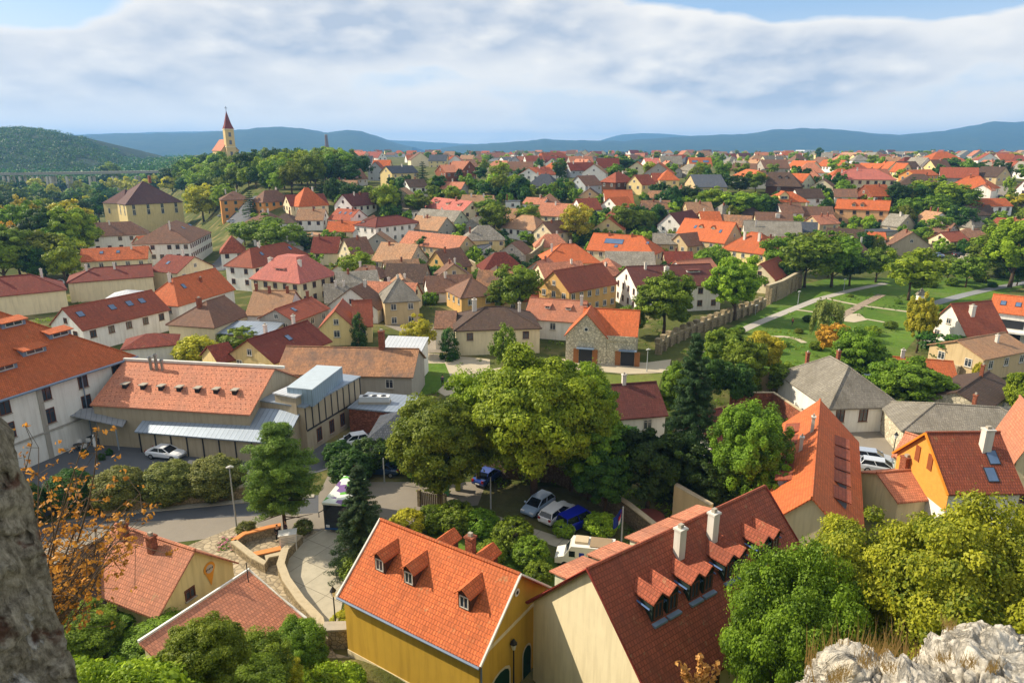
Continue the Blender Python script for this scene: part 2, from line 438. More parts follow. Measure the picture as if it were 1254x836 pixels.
    for s_ in sky:
        p, a = plane(s_[0], s_[1], .02); w, l = (s_[2], s_[3]) if len(s_) > 3 else (.8, 1.1)
        sb = MB().box(-w/2-.08, w/2+.08, -l/2-.08, l/2+.08, -.05, .06, 0); sb.box(-w/2, w/2, -l/2, l/2, .062, .075, 1)
        so = sb.build('skylight' if w < 2.5 else 'solar_panel', [DARK, BLUEG], ro, loc=p); so.rotation_euler = (a, 0, 0)
    # dormers: (fu, fv, w, h, kind) kind g gabled, s shed
    for d in dor:
        fu, fv, w, h, kd = d[:5]; back = fv > .5
        do = empty('dormer', (fu*L, fv*W, rh(fu, fv)+.08), math.pi if back else 0); do.parent = root
        dl = h/sl
        dwm = d[5] if len(d) > 5 else wm; drm = (d[6] if len(d) > 6 else None) or rm
        x = w/2; bb = MB()
        if kd == 'g':
            gh = w*.42; dl2 = (h+gh)/sl
            bb.face([(-x,0,-.1),(x,0,-.1),(x,0,h),(0,0,h+gh),(-x,0,h)]); bb.face([(x,0,-.1),(x,dl,h),(x,0,h)]); bb.face([(-x,0,-.1),(-x,0,h),(-x,dl,h)])
            bb.build('dormer_wall', dwm, do)
            q = MB(); oo = .18; g_ = gh/x
            q.slab([(x+oo,-.25,h-oo*g_+.06),(x+oo,dl-oo*g_/sl,h-oo*g_+.06),(0,dl2,h+gh+.06),(0,-.25,h+gh+.06)], .1)
            q.slab([(0,-.25,h+gh+.06),(0,dl2,h+gh+.06),(-x-oo,dl-oo*g_/sl,h-oo*g_+.06),(-x-oo,-.25,h-oo*g_+.06)], .1)
            q.build('dormer_roof', drm, do)
        else:
            k = sl*.25; dl3 = h/(sl-k)
            bb.face([(-x,0,-.1),(x,0,-.1),(x,0,h),(-x,0,h)]); bb.face([(x,0,-.1),(x,dl3,h+k*dl3),(x,0,h)]); bb.face([(-x,0,-.1),(-x,0,h),(-x,dl3,h+k*dl3)])
            bb.build('dormer_wall', dwm, do)
            q = MB().slab([(-x-.2,-.35,h-.35*k+.08),(x+.2,-.35,h-.35*k+.08),(x+.2,dl3+.05,h+k*dl3+.08),(-x-.2,dl3+.05,h+k*dl3+.08)], .1)
            q.build('dormer_roof', drm, do)
        fw = MB(); ww, wh = w*.72, h*.72
        for a in ((-ww/2,-ww/2+.07,.12,wh+.12),(ww/2-.07,ww/2,.12,wh+.12),(-ww/2+.07,ww/2-.07,wh+.05,wh+.12),(-ww/2+.07,ww/2-.07,.12,.19),(-.03,.03,.19,wh+.05)):
            fw.box(a[0], a[1], -.06, -.005, a[2], a[3])
        fw.box(-ww/2+.07, -.03, -.03, -.006, .19, wh+.05, 1); fw.box(.03, ww/2-.07, -.03, -.006, .19, wh+.05, 1)
        fw.build('dormer_window', [FRW if len(d) < 8 else d[7], GLASS], do)
    if label: tag(root, label, cat, group)
    else:
        tn = {'g': 'gabled', 'f': 'gabled', 'h': 'hipped', 'fh': 'hipped', 's': 'lean-to', 'p': 'flat'}[t]
        d = desc or '%s house with %s %s roof' % (WN[wall], RN.get(roof, 'metal'), tn)
        tag(root, None, cat, group or 'houses of the town', desc=d, noun=noun)
    root['pxc'] = [float(q) for q in proj(cxr, cyr, Ze)[:2]]
    HB.append((cxr, cyr, max(L, W)/2))
    root.name = name
    H = dict(root=root, L=L, W=W, e=e, hr=hr, roof=ro, wall=wl, x0=x0, y0=y0, u=u, v=v, ang=ang, base=base, rh=rh, Ze=Ze)
    return H
HB = []

# ---------------- trees ----------------
def crownmesh(shape, lod, seed, m):
    r = np.random.default_rng(seed*17+lod*3+len(shape)+5)
    nc, nl, ls = {-2: (560, 400, .0072), -1: (420, 300, .0120), 0: (230, 180, .0195), 1: (110, 62, .030), 2: (34, 34, .066)}[lod]
    C = []; R = []; A = None
    if shape in ('round', 'tall', 'wide'):
        z0 = .2; nlobe = {-2: 34, -1: 26, 0: 20, 1: 14, 2: 9}[lod]; lob = []
        for i in range(nlobe):          # limbs end in lobes; clumps of leaves sit on the lobes, gaps stay between them
            u = (i+.5)/nlobe; ph = i*2.399+seed; zz = -.85+1.75*u; q = math.sqrt(max(0, 1-min(1, abs(zz))**2)); rr = r.uniform(.72, 1.05)
            k = .33*rr*max(q, .12); lob.append((math.cos(ph)*k, math.sin(ph)*k, z0+.4+zz*.31*rr, r.uniform(.10, .17)))
        lob.append((0, 0, .55, .2))
        for i in range(nc):
            l = lob[r.integers(len(lob))]; d = r.normal(size=3); d /= np.linalg.norm(d); rr = r.uniform(.2, 1)**.4
            C.append((l[0]+d[0]*l[3]*rr*1.15, l[1]+d[1]*l[3]*rr*1.15, l[2]+d[2]*l[3]*rr*.85)); R.append(r.uniform(.03, .06) if lod == -2 else r.uniform(.035, .075)*(1.0 if lod < 1 else 1.3 if lod < 2 else 1.9))
    elif shape == 'ball':
        nc = int(nc*1.5)
        for i in range(nc):
            d = r.normal(size=3); d /= np.linalg.norm(d); rr = r.uniform(.3, 1)**.25; d[2] = max(d[2], -.75)
            C.append((d[0]*rr*.43, d[1]*rr*.43, .46+d[2]*rr*.44)); R.append(r.uniform(.06, .1)*(1 if lod < 2 else 1.6))
    elif shape in ('spruce', 'pine'):
        nw = {-1: 30, 0: 22, 1: 14, 2: 9}[lod]; nb = {-1: 13, 0: 11, 1: 9, 2: 7}[lod]; sp = shape == 'spruce'
        for w in range(nw):
            z = (.05 if sp else .24)+(.93 if sp else .74)*w/nw
            L = .5*(1-z)**.85+.02 if sp else .5*(1-((z-.24)/.78)**1.7)**.7*r.uniform(.62, 1.05)
            if not sp and z < .36: L *= .75
            for b in range(max(4, int(nb*(1 if sp else .8)*(1-.4*z)))):
                a = r.uniform(0, 6.28); l = L*r.uniform(.7, 1.08)
                for k in range(5):
                    f = (k+.7)/5; 
                    if not sp and f < .4 and r.uniform() < .6: continue
                    C.append((math.cos(a)*l*f, math.sin(a)*l*f, z+(-.10*f*l*2+.03*f*f if sp else .10*f*l+r.uniform(-.01, .01)))); R.append((.016+.03*(1-z)*(1-.4*f)) if sp else .034+.012*r.uniform())
    elif shape == 'cyp':
        for i in range(nc):
            z = r.uniform(.03, .97); k = .36*math.sin(min(1, (1-z)*1.8+.08)*1.57)*r.uniform(.6, 1); a = r.uniform(0, 6.28)
            C.append((math.cos(a)*k, math.sin(a)*k, z)); R.append(.08)
    elif shape == 'willow':
        for i in range(nc):
            a = r.uniform(0, 6.28); k = .46*r.uniform(.3, 1)**.5; z = .95-.5*(k/.46)**2*r.uniform(.4, 1.5)-.1*r.uniform()
            C.append((math.cos(a)*k, math.sin(a)*k, max(.12, z))); R.append(.08)
    C = np.array(C); R = np.array(R); n = len(C)
    nl2 = max(5, int(nl*nc/n*(1.0 if shape not in ('pine',) else .8))); idx = np.repeat(np.arange(n), nl2); N = len(idx)
    d = r.normal(size=(N, 3)); d /= np.linalg.norm(d, axis=1)[:, None]
    rad = r.uniform(.3, 1, N)**.4; rad *= np.where(r.uniform(size=N) < .12, r.uniform(1, 1.5, N), 1)
    sq = np.array([1.35, 1.35, .75]) if shape in ('round', 'wide') else np.array([1.5, 1.5, .5]) if shape in ('pine', 'spruce') else np.array([1, 1, 1.0]) if shape != 'willow' else np.array([.7, .7, 2.4])
    P = C[idx]+d*(R[idx]*rad)[:, None]*sq
    out = P-np.array([0, 0, .5]); out /= (np.linalg.norm(out, axis=1)[:, None]+1e-6)
    nn = d*.7+out*.55+r.normal(size=(N, 3))*.5+np.array([0, 0, .2]); nn /= np.linalg.norm(nn, axis=1)[:, None]
    t = np.cross(nn, r.normal(size=(N, 3))); t /= np.linalg.norm(t, axis=1)[:, None]; b = np.cross(nn, t)
    s = (ls*r.uniform(.6, 1.3, N))[:, None]
    if shape in ('spruce', 'pine'): t *= 1.35; b *= .5
    asp = {'tall': 1.6, 'spruce': 1.7, 'cyp': 2.0, 'pine': 1.3}.get(shape, 1.1); t[:, 2] /= asp; b[:, 2] /= asp
    V = np.stack([P-t*s, P-b*s*.62, P+t*s, P+b*s*.62], 1).reshape(-1, 3)
    me = bpy.data.meshes.new('crown'); me.vertices.add(4*N); me.vertices.foreach_set('co', V.ravel())
    me.loops.add(4*N); me.loops.foreach_set('vertex_index', np.arange(4*N)); me.polygons.add(N)
    me.polygons.foreach_set('loop_start', np.arange(N)*4); me.polygons.foreach_set('loop_total', np.full(N, 4))
    me.update(calc_edges=True)
    cv = r.uniform(0, 1, n)[idx]*.5+r.uniform(0, 1, N)*.5
    at = me.attributes.new('lv', 'FLOAT', 'FACE'); at.data.foreach_set('value', cv.astype(np.float32))
    me.materials.append(m); return me
LEAF = dict(green=((56,88,20),(118,148,38)), bright=((70,108,20),(146,170,42)), dark=((28,58,20),(66,104,32)), maple=((70,96,20),(160,160,42)), yel=((112,124,26),(190,182,50)),
            olive=((58,86,22),(128,142,40)), autumn=((150,124,36),(210,176,60)), spruce=((28,54,32),(68,100,56)), pinec=((54,86,30),(116,142,54)),
            willow=((84,112,44),(140,160,78)), catalpa=((56,78,32),(136,142,68)), deep=((24,48,18),(56,88,28)))
LDESC = dict(maple='yellow-green', green='green', bright='bright green', dark='dark green', yel='yellow-green', olive='olive green', autumn='orange autumn', spruce='dark green', pinec='green',
             willow='pale green', catalpa='olive green', deep='deep green')
def leafm(k): return mat('leaves_'+k, LEAF[k][0], 'leaf', rgb2=LEAF[k][1])
CRN = {}; TRN = {}
BARK = mat('bark', (84,68,52), 'plain', scale=3)
def trunkmesh(shape, lod, seed):
    key = (shape in ('spruce', 'cyp', 'pine'), lod, seed)
    if key in TRN: return TRN[key]
    r = random.Random(seed); b = MB(); lod = max(lod, 0); n = (10, 6, 5)[lod]
    if key[0]:
        b.tube([(0,0,0),(0,0,.5),(0,0,.94)], [.022,.014,.003], n)
        for i in range((26, 8, 0)[lod]):
            z = .15+.75*i/26 if lod == 0 else .2+.08*i; a = r.uniform(0, 6.28); k = .32*(1-z)+.04
            b.tube([(0,0,z),(math.cos(a)*k,math.sin(a)*k,z+.01)], [.006,.002], 4, cap=False)
    else:
        b.tube([(0,0,0),(.01,.006,.16),(.0,.01,.3),(.015,0,.6)], [.034,.025,.02,.006], n)
        for i in range((12, 6, 3)[lod]):
            a = i*2.4+r.uniform(-.4, .4); z = .2+.22*r.random(); k = r.uniform(.18, .34)
            b.tube([(0,0,z),(math.cos(a)*k*.5,math.sin(a)*k*.5,z+.12),(math.cos(a)*k,math.sin(a)*k,z+r.uniform(.2,.38))], [.013,.009,.003], max(4, n-3), cap=False)
    TRN[key] = b.mesh('trunk', BARK, True); return TRN[key]
SHN = dict(round='broad round', tall='tall', ball='ball-shaped', wide='spreading', spruce='tall narrow', cyp='columnar', pine='tall open', willow='weeping')
SHT = dict(spruce='spruce', cyp='cypress', pine='pine tree', willow='willow')
def tree(x=0, yt=0, yb=0, w=0, col='green', shape='round', world=None, h=None, name=None, label=None, cat='tree', lod=None, desc=None, group=None, seed=None, noun=None, bush_near=False):
    """x, crown top and foot rows and crown width in photo pixels, or world=(X,Y) with height h and width w in metres"""
    if world: X, Y = world; Z = terr(X, Y); z = proj(X, Y, Z)[2]; pxh = h*F/z
    else:
        X, Y, Z = pg(x, yb); z = proj(X, Y, Z)[2]
        yy = (yt-CY)/F; h = CZ-Y*(SP+yy*CP)/(CP-yy*SP)-Z if h is None else h
        h = max(1.0, h); w = w/F*z; pxh = h*F/z
    if lod is None: lod = -1 if pxh > 125 or bush_near else 0 if pxh > 70 else 1 if pxh > 26 else 2
    seed = seed if seed is not None else rnd.randrange(3)
    key = (shape, lod, seed, col)
    if key not in CRN: CRN[key] = crownmesh(shape, lod, seed, leafm(col))
    bush = shape == 'ball' and h < 3.2
    nm = name or ('bush' if bush else {'spruce': 'spruce_tree', 'cyp': 'cypress_tree', 'pine': 'pine_tree', 'willow': 'willow_tree'}.get(shape, 'tree'))
    root = empty(nm, (X, Y, Z-.1), rnd.uniform(0, 6.28))
    k = 1.0 if shape not in ('cyp',) else 1.25
    for nmm, me in (('trunk', trunkmesh(shape, lod, seed)), ('crown', CRN[key])):
        c = link(nmm, me, root); c.scale = (w*k, w*k, h)
        if nmm == 'trunk': tw = min(w, h*.9); c.scale = (tw, tw, h) if not bush else (w*.6, w*.6, h)
    root['pxc'] = [float(q) for q in proj(X, Y, Z+h*.5)[:2]]
    ct = 'bush' if bush else cat
    if label: tag(root, label, ct, group)
    else: tag(root, None, ct, group or ('bushes in the gardens' if bush else 'trees of the town'), desc=desc or '%s %s %s' % (LDESC[col], SHN[shape] if not bush else 'rounded', SHT.get(shape, ct)), noun=noun or SHT.get(shape, ct))
    return root
def foliage_mass(name, pts, size, m, label=None, cat=None, n=22, ls=.35, seed=3, kind='stuff'):
    """one mass of leaves: a clump of leaf faces at each (x, y, z, radius)"""
    r = np.random.default_rng(seed); P = np.array(pts, dtype=float); N = len(P)*n
    idx = np.repeat(np.arange(len(P)), n); d = r.normal(size=(N, 3)); d[:, 2] = np.abs(d[:, 2])*.9-.1; d /= np.linalg.norm(d, axis=1)[:, None]
    Q = P[idx, :3]+d*(P[idx, 3]*r.uniform(.4, 1, N)**.5)[:, None]*np.array([1, 1, .9])
    nn = d+r.normal(size=(N, 3))*.4; nn /= np.linalg.norm(nn, axis=1)[:, None]
    t = np.cross(nn, r.normal(size=(N, 3))); t /= np.linalg.norm(t, axis=1)[:, None]; b = np.cross(nn, t)
    s = (ls*P[idx, 3]*r.uniform(.6, 1.3, N))[:, None]
    V = np.stack([Q-t*s, Q-b*s*.65, Q+t*s, Q+b*s*.65], 1).reshape(-1, 3)
    me = bpy.data.meshes.new(name); me.vertices.add(4*N); me.vertices.foreach_set('co', V.ravel())
    me.loops.add(4*N); me.loops.foreach_set('vertex_index', np.arange(4*N)); me.polygons.add(N)
    me.polygons.foreach_set('loop_start', np.arange(N)*4); me.polygons.foreach_set('loop_total', np.full(N, 4)); me.update(calc_edges=True)
    at = me.attributes.new('lv', 'FLOAT', 'FACE'); at.data.foreach_set('value', (r.uniform(0, 1, len(P))[idx]*.7+r.uniform(0, 1, N)*.3).astype(np.float32))
    me.materials.append(m); o = link(name, me); tag(o, label, cat, kind=kind); return o
# ---------------- ground, hills, sky, light, camera ----------------
def grid_mesh(name, rows, m, smooth=True):
    nr, nc = len(rows), len(rows[0]); me = bpy.data.meshes.new(name)
    me.from_pydata([p for r in rows for p in r], [], [(i*nc+j, i*nc+j+1, (i+1)*nc+j+1, (i+1)*nc+j) for i in range(nr-1) for j in range(nc-1)])
    me.materials.append(m)
    if smooth: me.polygons.foreach_set('use_smooth', [True]*len(me.polygons))
    return link(name, me)
Ys = []; y = -120.0
while y < 12500:
    Ys.append(y); y += 8 if y < -20 else 2.0 if y < 340 else max(3, y*.02)
TS = [-1.5, -1.3]+[-1.1+2.2*i/240 for i in range(241)]+[1.3, 1.5]
def gt(X, Y):
    z = terr(X, Y)
    if Y > 1500: z += 14*noise.noise(Vector((X*.0012, Y*.0008, 0)))*min(1, (Y-1500)/1500)
    return z
g = grid_mesh('ground', [[(t*max(Y, 60.0), Y, gt(t*max(Y, 60.0), Y)) for t in TS] for Y in Ys],
              mat('garden_ground', (92,98,50), 'ground', rgb2=(70,82,36), k2=1.2))
g['kind'] = 'structure'
FOREST = mat('forest_hill', (34,54,38), 'ground', rgb2=(48,66,38), scale=.12, k2=.15)
def ridge(pts, D, wid, base, rough, nx=160, ny=26, m=FOREST, off=0):
    xs = [pts[0][0]+(pts[-1][0]-pts[0][0])*i/nx for i in range(nx+1)]
    rows = []
    for j in range(ny+1):
        s = -1+2*j/ny; row = []
        for x in xs:
            yy = lerp(x, pts); a, b, c = ray(x, yy); Y = D+s*wid*(1 if s < 0 else .8); X = a/b*D
            top = CZ+c/b*D; k = (math.cos(s*math.pi/2))**.85 if abs(s) < 1 else 0
            if s < 0: X *= Y/D
            z = base+(top-base)*k
            n = noise.fractal(Vector((X*rough, Y*rough, off)), 1.0, 2.0, 5)
            z += n*(top-base)*.16*(1-k*.75)*k+ (noise.noise(Vector((X*rough*9, Y*rough*9, off)))*(3 if D < 2500 else 8))*k
            row.append((X, Y, max(z, base-4) if 0 < j < ny else base-6))
        rows.append(row)
    o = grid_mesh('hills', rows, m); o['kind'] = 'structure'; return o
ridge([(60,176),(90,167),(150,164.5),(200,163.5),(240,162.8),(290,159),(320,156.5),(345,156),(370,158),(390,162.5),(402,163.5),(425,160.5),(440,161.5),(460,168),(480,175),(505,181)], 5600, 1500, -22, .0011)
ridge([(540,181),(600,176),(640,173.5),(666,170.5),(690,172),(763,173),(790,170),(840,167.5),(885,165),(912,165.5),(945,160),(985,158.7),(1023,159.5),(1077,164),(1104,165.5),(1145,162),(1186,158),(1205,152),(1218,150.2),(1254,151),(1330,158),(1420,170)], 6000, 1700, -22, .0010, nx=240, off=5)
ridge([(-150,172),(60,166),(200,162),(300,161),(420,169),(560,176),(640,178),(730,174),(760,165),(785,163.2),(820,164),(900,172),(1000,176)], 8500, 1400, -24, .0008, off=9)
ridge([(-330,172),(-150,162),(-40,158.5),(10,158),(35,158.6),(64,164.5),(102,175),(128,186),(150,194),(175,202)], 1500, 520, -6, .004, nx=120, off=2)

def sheet(name, pts, m, dz=.02, Z=None, px=True, th=0):
    """flat patch on level ground given by photo pixels (or metres)"""
    P = [pz(*p) for p in pts] if px else pts
    z = dz if Z is None else Z
    b = MB()
    if th: b.prism(P[::-1] if area(P) < 0 else P, z-th, z)
    else: b.face([(q[0], q[1], z) for q in (P if area(P) > 0 else P[::-1])])
    o = structure(name, b, m); return o
def area(P): return sum(P[i][0]*P[(i+1) % len(P)][1]-P[(i+1) % len(P)][0]*P[i][1] for i in range(len(P)))
def path(name, pts, w, m, dz=.06, px=True, n=3):
    """strip draped on the ground along a line of photo pixels"""
    P = [pg(*p)[:2] for p in pts] if px else pts
    w = w if hasattr(w, '__len__') else [w]*len(P)
    Q = []; Wd = []
    for i in range(len(P)-1):
        L = math.hypot(P[i+1][0]-P[i][0], P[i+1][1]-P[i][1]); k = max(1, int(L/2.0))
        for j in range(k):
            t = j/k; Q.append((P[i][0]+(P[i+1][0]-P[i][0])*t, P[i][1]+(P[i+1][1]-P[i][1])*t)); Wd.append(w[i]+(w[i+1]-w[i])*t)
    Q.append(P[-1]); Wd.append(w[-1])
    for _ in range(3):
        Q = [Q[0]]+[((Q[i-1][0]+2*Q[i][0]+Q[i+1][0])/4, (Q[i-1][1]+2*Q[i][1]+Q[i+1][1])/4) for i in range(1, len(Q)-1)]+[Q[-1]]
    b = MB(); pr = None
    for i, q in enumerate(Q):
        d = (Q[min(i+1, len(Q)-1)][0]-Q[max(i-1, 0)][0], Q[min(i+1, len(Q)-1)][1]-Q[max(i-1, 0)][1]); l = math.hypot(*d) or 1; nx, ny = -d[1]/l, d[0]/l
        row = []
        for j in range(n+1):
            s = (j/n-.5)*Wd[i]; X, Y = q[0]+nx*s, q[1]+ny*s; row.append((X, Y, max(terr(X, Y), gt(X, Y))+dz))
        if pr:
            for j in range(n): b.face([pr[j+1], pr[j], row[j], row[j+1]])
        pr = row
    return structure(name, b, m)

# sky: Nishita air with broken cloud, sun low on the far left
SUN = Vector((-.89, .26, 0)).normalized(); EL = math.radians(36)
SV = Vector((SUN.x*math.cos(EL), SUN.y*math.cos(EL), math.sin(EL)))
sn = bpy.context.scene
w = bpy.data.worlds.new('World'); sn.world = w; w.use_nodes = True
class WT(NT):
    def __init__(s, w): s.t = w.node_tree; s.t.nodes.clear(); s.out = s.n('ShaderNodeOutputWorld')
t = WT(w)
sk = t.n('ShaderNodeTexSky'); sk.sky_type = 'NISHITA'; sk.sun_disc = False; sk.sun_elevation = EL; sk.sun_rotation = math.atan2(SV.x, SV.y)
sk.air_density = 1.0; sk.dust_density = 1.2; sk.ozone_density = 1.5
dirn = t.n('ShaderNodeTexCoord').outputs['Generated']
def mapped(scl, loc):
    m = t.n('ShaderNodeMapping', Vector=dirn); m.inputs['Scale'].default_value = scl; m.inputs['Location'].default_value = loc; return m.outputs[0]
sep = t.n('ShaderNodeSeparateXYZ', Vector=dirn); ex, ey, ez = sep.outputs
az = t.math('DIVIDE', ex, t.math('MAXIMUM', t.math('ABSOLUTE', ey), .2))
def rmp(v, a, b): return t.math('MULTIPLY', t.ramp(v, a, b), 1.0, c=True)
def fb(dx, dz):
    m = t.n('ShaderNodeMapping', Vector=dirn); m.inputs['Scale'].default_value = (3.4, 3.4, 8.5); m.inputs['Location'].default_value = (2.3+dx, .4, .7+dz)
    n_ = t.n('ShaderNodeTexNoise', Vector=m.outputs[0], Scale=1.0, Detail=10, Roughness=.55).outputs['Fac']
    v_ = t.n('ShaderNodeTexVoronoi', Vector=m.outputs[0], Scale=2.2, Detail=2, Roughness=.5, _normalize=True).outputs['Distance']
    return t.math('ADD', t.math('MULTIPLY', n_, .62), t.math('MULTIPLY', t.math('SUBTRACT', .78, v_), .42))
na, nb_ = fb(0, 0), fb(-.07, .12)
def blob(a, e, sa, se):
    q1 = t.math('POWER', t.math('DIVIDE', t.math('SUBTRACT', az, a), sa), 2.0); q2 = t.math('POWER', t.math('DIVIDE', t.math('SUBTRACT', ez, e), se), 2.0)
    return t.math('SUBTRACT', 1.0, t.math('ADD', q1, q2), c=True)
B_ = t.math('ADD', t.math('MAXIMUM', blob(-.13, .155, .46, .062), blob(.33, .092, .30, .062)), t.math('MULTIPLY', blob(-.5, .09, .35, .07), .5))
gapR = blob(.56, .19, .42, .05); gapL = blob(-.70, .17, .22, .05); gapM = blob(.13, .05, .12, .04)
gaps = t.math('MAXIMUM', t.math('MAXIMUM', gapR, gapL), t.math('MULTIPLY', gapM, .6))
D_ = t.math('SUBTRACT', t.math('ADD', na, t.math('MULTIPLY', B_, .15)), t.math('MULTIPLY', gaps, .34))
fac = rmp(D_, .43, .51)
rel = t.math('ADD', t.math('MULTIPLY', t.math('SUBTRACT', na, nb_), 6.0), .46, c=True)
dk = t.math('MULTIPLY', t.math('MULTIPLY', rmp(D_, .47, .60), t.math('SUBTRACT', 1.0, rel), c=True), t.math('ADD', .62, t.math('MULTIPLY', B_, .75)), c=True)
dk = t.math('MULTIPLY', dk, t.math('ADD', rmp(ez, .015, .07), .12, c=True))
K = 7.3
cl = t.mix(dk, (K*1.0, K*.97, K*.92, 1), (K*.52, K*.59, K*.70, 1))
skyc = t.mix(.45, sk.outputs[0], (3.4, 5.2, 7.8, 1))
hz = rmp(ez, .17, .02)
skyc = t.mix(t.math('MULTIPLY', hz, .85), skyc, (K*1.02, K*1.0, K*.98, 1))
cl = t.mix(t.math('MULTIPLY', rmp(ez, .05, .0), .7), cl, (K*1.6, K*1.4, K*1.12, 1))
zen = t.math('SUBTRACT', 1.0, t.math('MULTIPLY', rmp(ez, .2, .5), .08)); zc_ = t.n('ShaderNodeCombineColor'); [t.l(zen, zc_.inputs[i]) for i in range(3)]
bg = t.n('ShaderNodeBackground', Strength=.1, Color=t.mix(1.0, t.mix(fac, skyc, cl), zc_.outputs[0], 'MULTIPLY')); t.l(bg.outputs[0], t.out.inputs[0])
sun = bpy.data.objects.new('sun', bpy.data.lights.new('sun', 'SUN')); COL.objects.link(sun)
sun.data.energy = 5.0; sun.data.angle = math.radians(.53); sun.data.color = (1, .87, .67); sun.rotation_euler = SV.to_track_quat('Z', 'Y').to_euler()
cam = bpy.data.objects.new('camera', bpy.data.cameras.new('camera')); COL.objects.link(cam); sn.camera = cam
cam.data.sensor_width = 36; cam.data.lens = 24.0; cam.data.clip_end = 40000; cam.data.clip_start = .1
cam.location = (0, 0, CZ); cam.rotation_euler = (math.pi/2-PIT, 0, 0)
sn.view_settings.view_transform = 'Standard'; sn.view_settings.look = 'None'; sn.view_settings.exposure = .5; sn.view_settings.gamma = 1
sn.cycles.max_bounces = 5; sn.cycles.diffuse_bounces = 3; sn.cycles.transmission_bounces = 2; sn.cycles.volume_bounces = 1
sn.cycles.use_adaptive_sampling = True; sn.cycles.use_denoising = True
# air
hb = MB().box(-9500, 9500, -400, 12600, -62, 285); hm = bpy.data.materials.new('haze'); ht = NT(hm)
pv = ht.n('ShaderNodeVolumePrincipled'); pv.inputs['Color'].default_value = (.23, .52, 1, 1); pv.inputs['Density'].default_value = .00013; pv.inputs['Anisotropy'].default_value = .1
ht.l(pv.outputs[0], ht.out.inputs[1]); ho = hb.build('haze', hm); ho['kind'] = 'stuff'

# paving and roads
ASPH = mat('asphalt', (92,94,98), 'asphalt'); ASPH2 = mat('worn_asphalt', (140,132,120), 'asphalt'); SLAB = mat('concrete_slabs', (178,170,150), 'slab'); COB = mat('stone_paving', (184,168,140), 'stone', scale=1.0)
LAWN = mat('lawn', (96,126,44), 'ground', rgb2=(78,108,38), k2=.35); PAV = mat('park_path', (176,170,160), 'asphalt'); KERB = mat('kerb_stone', (170,164,150), 'wall')
GRAV = mat('pale_gravel', (186,174,150), 'asphalt'); DRYG = mat('dry_lawn', (128,134,66), 'ground', rgb2=(96,112,48), k2=.4)
sheet('road', [(-60,690),(60,640),(130,628),(300,612),(390,606),(405,575),(432,548),(448,560),(440,590),(475,590),(560,590),(600,590),(640,610),(560,622),(520,636),(495,660),(440,705),(392,650),(345,652),(290,655),(150,672),(60,720),(-60,800)], ASPH2, .02)
sheet('road', [(-60,690),(60,640),(130,628),(300,612),(390,606),(390,628),(300,632),(150,640),(50,668),(-60,740)], ASPH, .026)
sheet('courtyard', [(-60,640),(-20,560),(80,545),(110,505),(170,530),(345,556),(350,548),(420,540),(400,575),(330,598),(150,610),(20,640)], ASPH, .03)
sheet('pavement', [(130,628),(300,612),(385,606),(385,609.5),(300,616),(130,632)], KERB, .12, th=.12)
sheet('driveway', [(395,648),(425,655),(500,690),(420,735),(412,775),(385,765),(350,700),(352,672)], SLAB, .034)
sheet('plaza', [(230,668),(300,640),(350,650),(392,650),(375,668),(352,684),(352,705),(372,740),(392,768),(410,800),(560,836),(560,900),(300,900),(210,800)], COB, .03)
sheet('lane', [(432,548),(448,560),(470,540),(500,505),(480,500),(452,520),(430,535)], ASPH, .024)
sheet('parking_lawn', [(596,590),(720,600),(770,640),(760,690),(690,690),(580,632)], mat('parking_grass', (104,100,66), 'ground', rgb2=(84,92,48)), .028)
path('footpath', [(592,632),(640,650),(700,668),(760,690)], 1.7, SLAB, .05)
sheet('garden_lawn', [(480,625),(560,615),(600,634),(690,672),(740,700),(700,740),(560,690),(480,650)], LAWN, .018)
# barn forecourt and the museum garden
sheet('forecourt', [(600,452),(700,438),(790,444),(822,440),(818,456),(770,458),(700,452),(650,470),(600,470),(545,485),(520,470),(505,440),(520,432),(600,440)], GRAV, .03)
sheet('dry_lawn', [(695,455),(770,460),(812,457),(806,476),(760,480),(690,484)], DRYG, .034)
sheet('lawn', [(508,445),(545,445),(552,462),(535,480),(505,488)], LAWN, .036)
sheet('yard', [(470,398),(560,396),(560,412),(600,432),(520,432),(508,470),(495,470),(505,412)], ASPH2, .02)
# park
b = MB(); P = [(840,440),(870,415),(925,385),(975,350),(1020,340),(1090,338),(1180,332),(1254,345),(1254,352),(1190,372),(1140,392),(1100,440),(1040,480),(960,470),(900,470),(850,470)]
sheet('park_lawn', P, LAWN, .022)
path('park_path', [(850,433),(880,418),(930,395),(1000,367),(1045,355),(1085,347)], 2.1, PAV, .07)
path('park_path', [(1262,345),(1240,349),(1213,354),(1178,362),(1140,373),(1118,390)], 2.7, mat('grey_lane', (140,142,144), 'asphalt'), .08)
path('park_path', [(1005,364),(1044,373),(1113,382),(1135,385)], 1.3, GRAV, .065)
path('park_path', [(972,379),(998,382),(1030,389)], 1.1, GRAV, .066)
path('park_path', [(1031,387),(1056,373),(1080,361)], 2.0, mat('boardwalk', (150,134,116), 'slab', scale=.35), .09)
path('park_path', [(1056,390),(1090,396)], .9, GRAV, .064)
sheet('park_square', [(1026,393),(1034,385),(1052,384),(1062,392),(1046,395)], GRAV, .075)
path('park_path', [(912,432),(925,419),(941,411),(975,412),(985,420)], 1.3, GRAV, .07)
path('park_path', [(1150,336),(1130,333),(1180,322),(1215,318)], 2.2, GRAV, .07)
sheet('square', [(1136,325),(1150,306),(1190,308),(1200,318),(1170,336),(1138,338)], ASPH2, .03) if False else None
path('street', [(1140,326),(1170,322),(1205,322)], 7, ASPH2, .10)
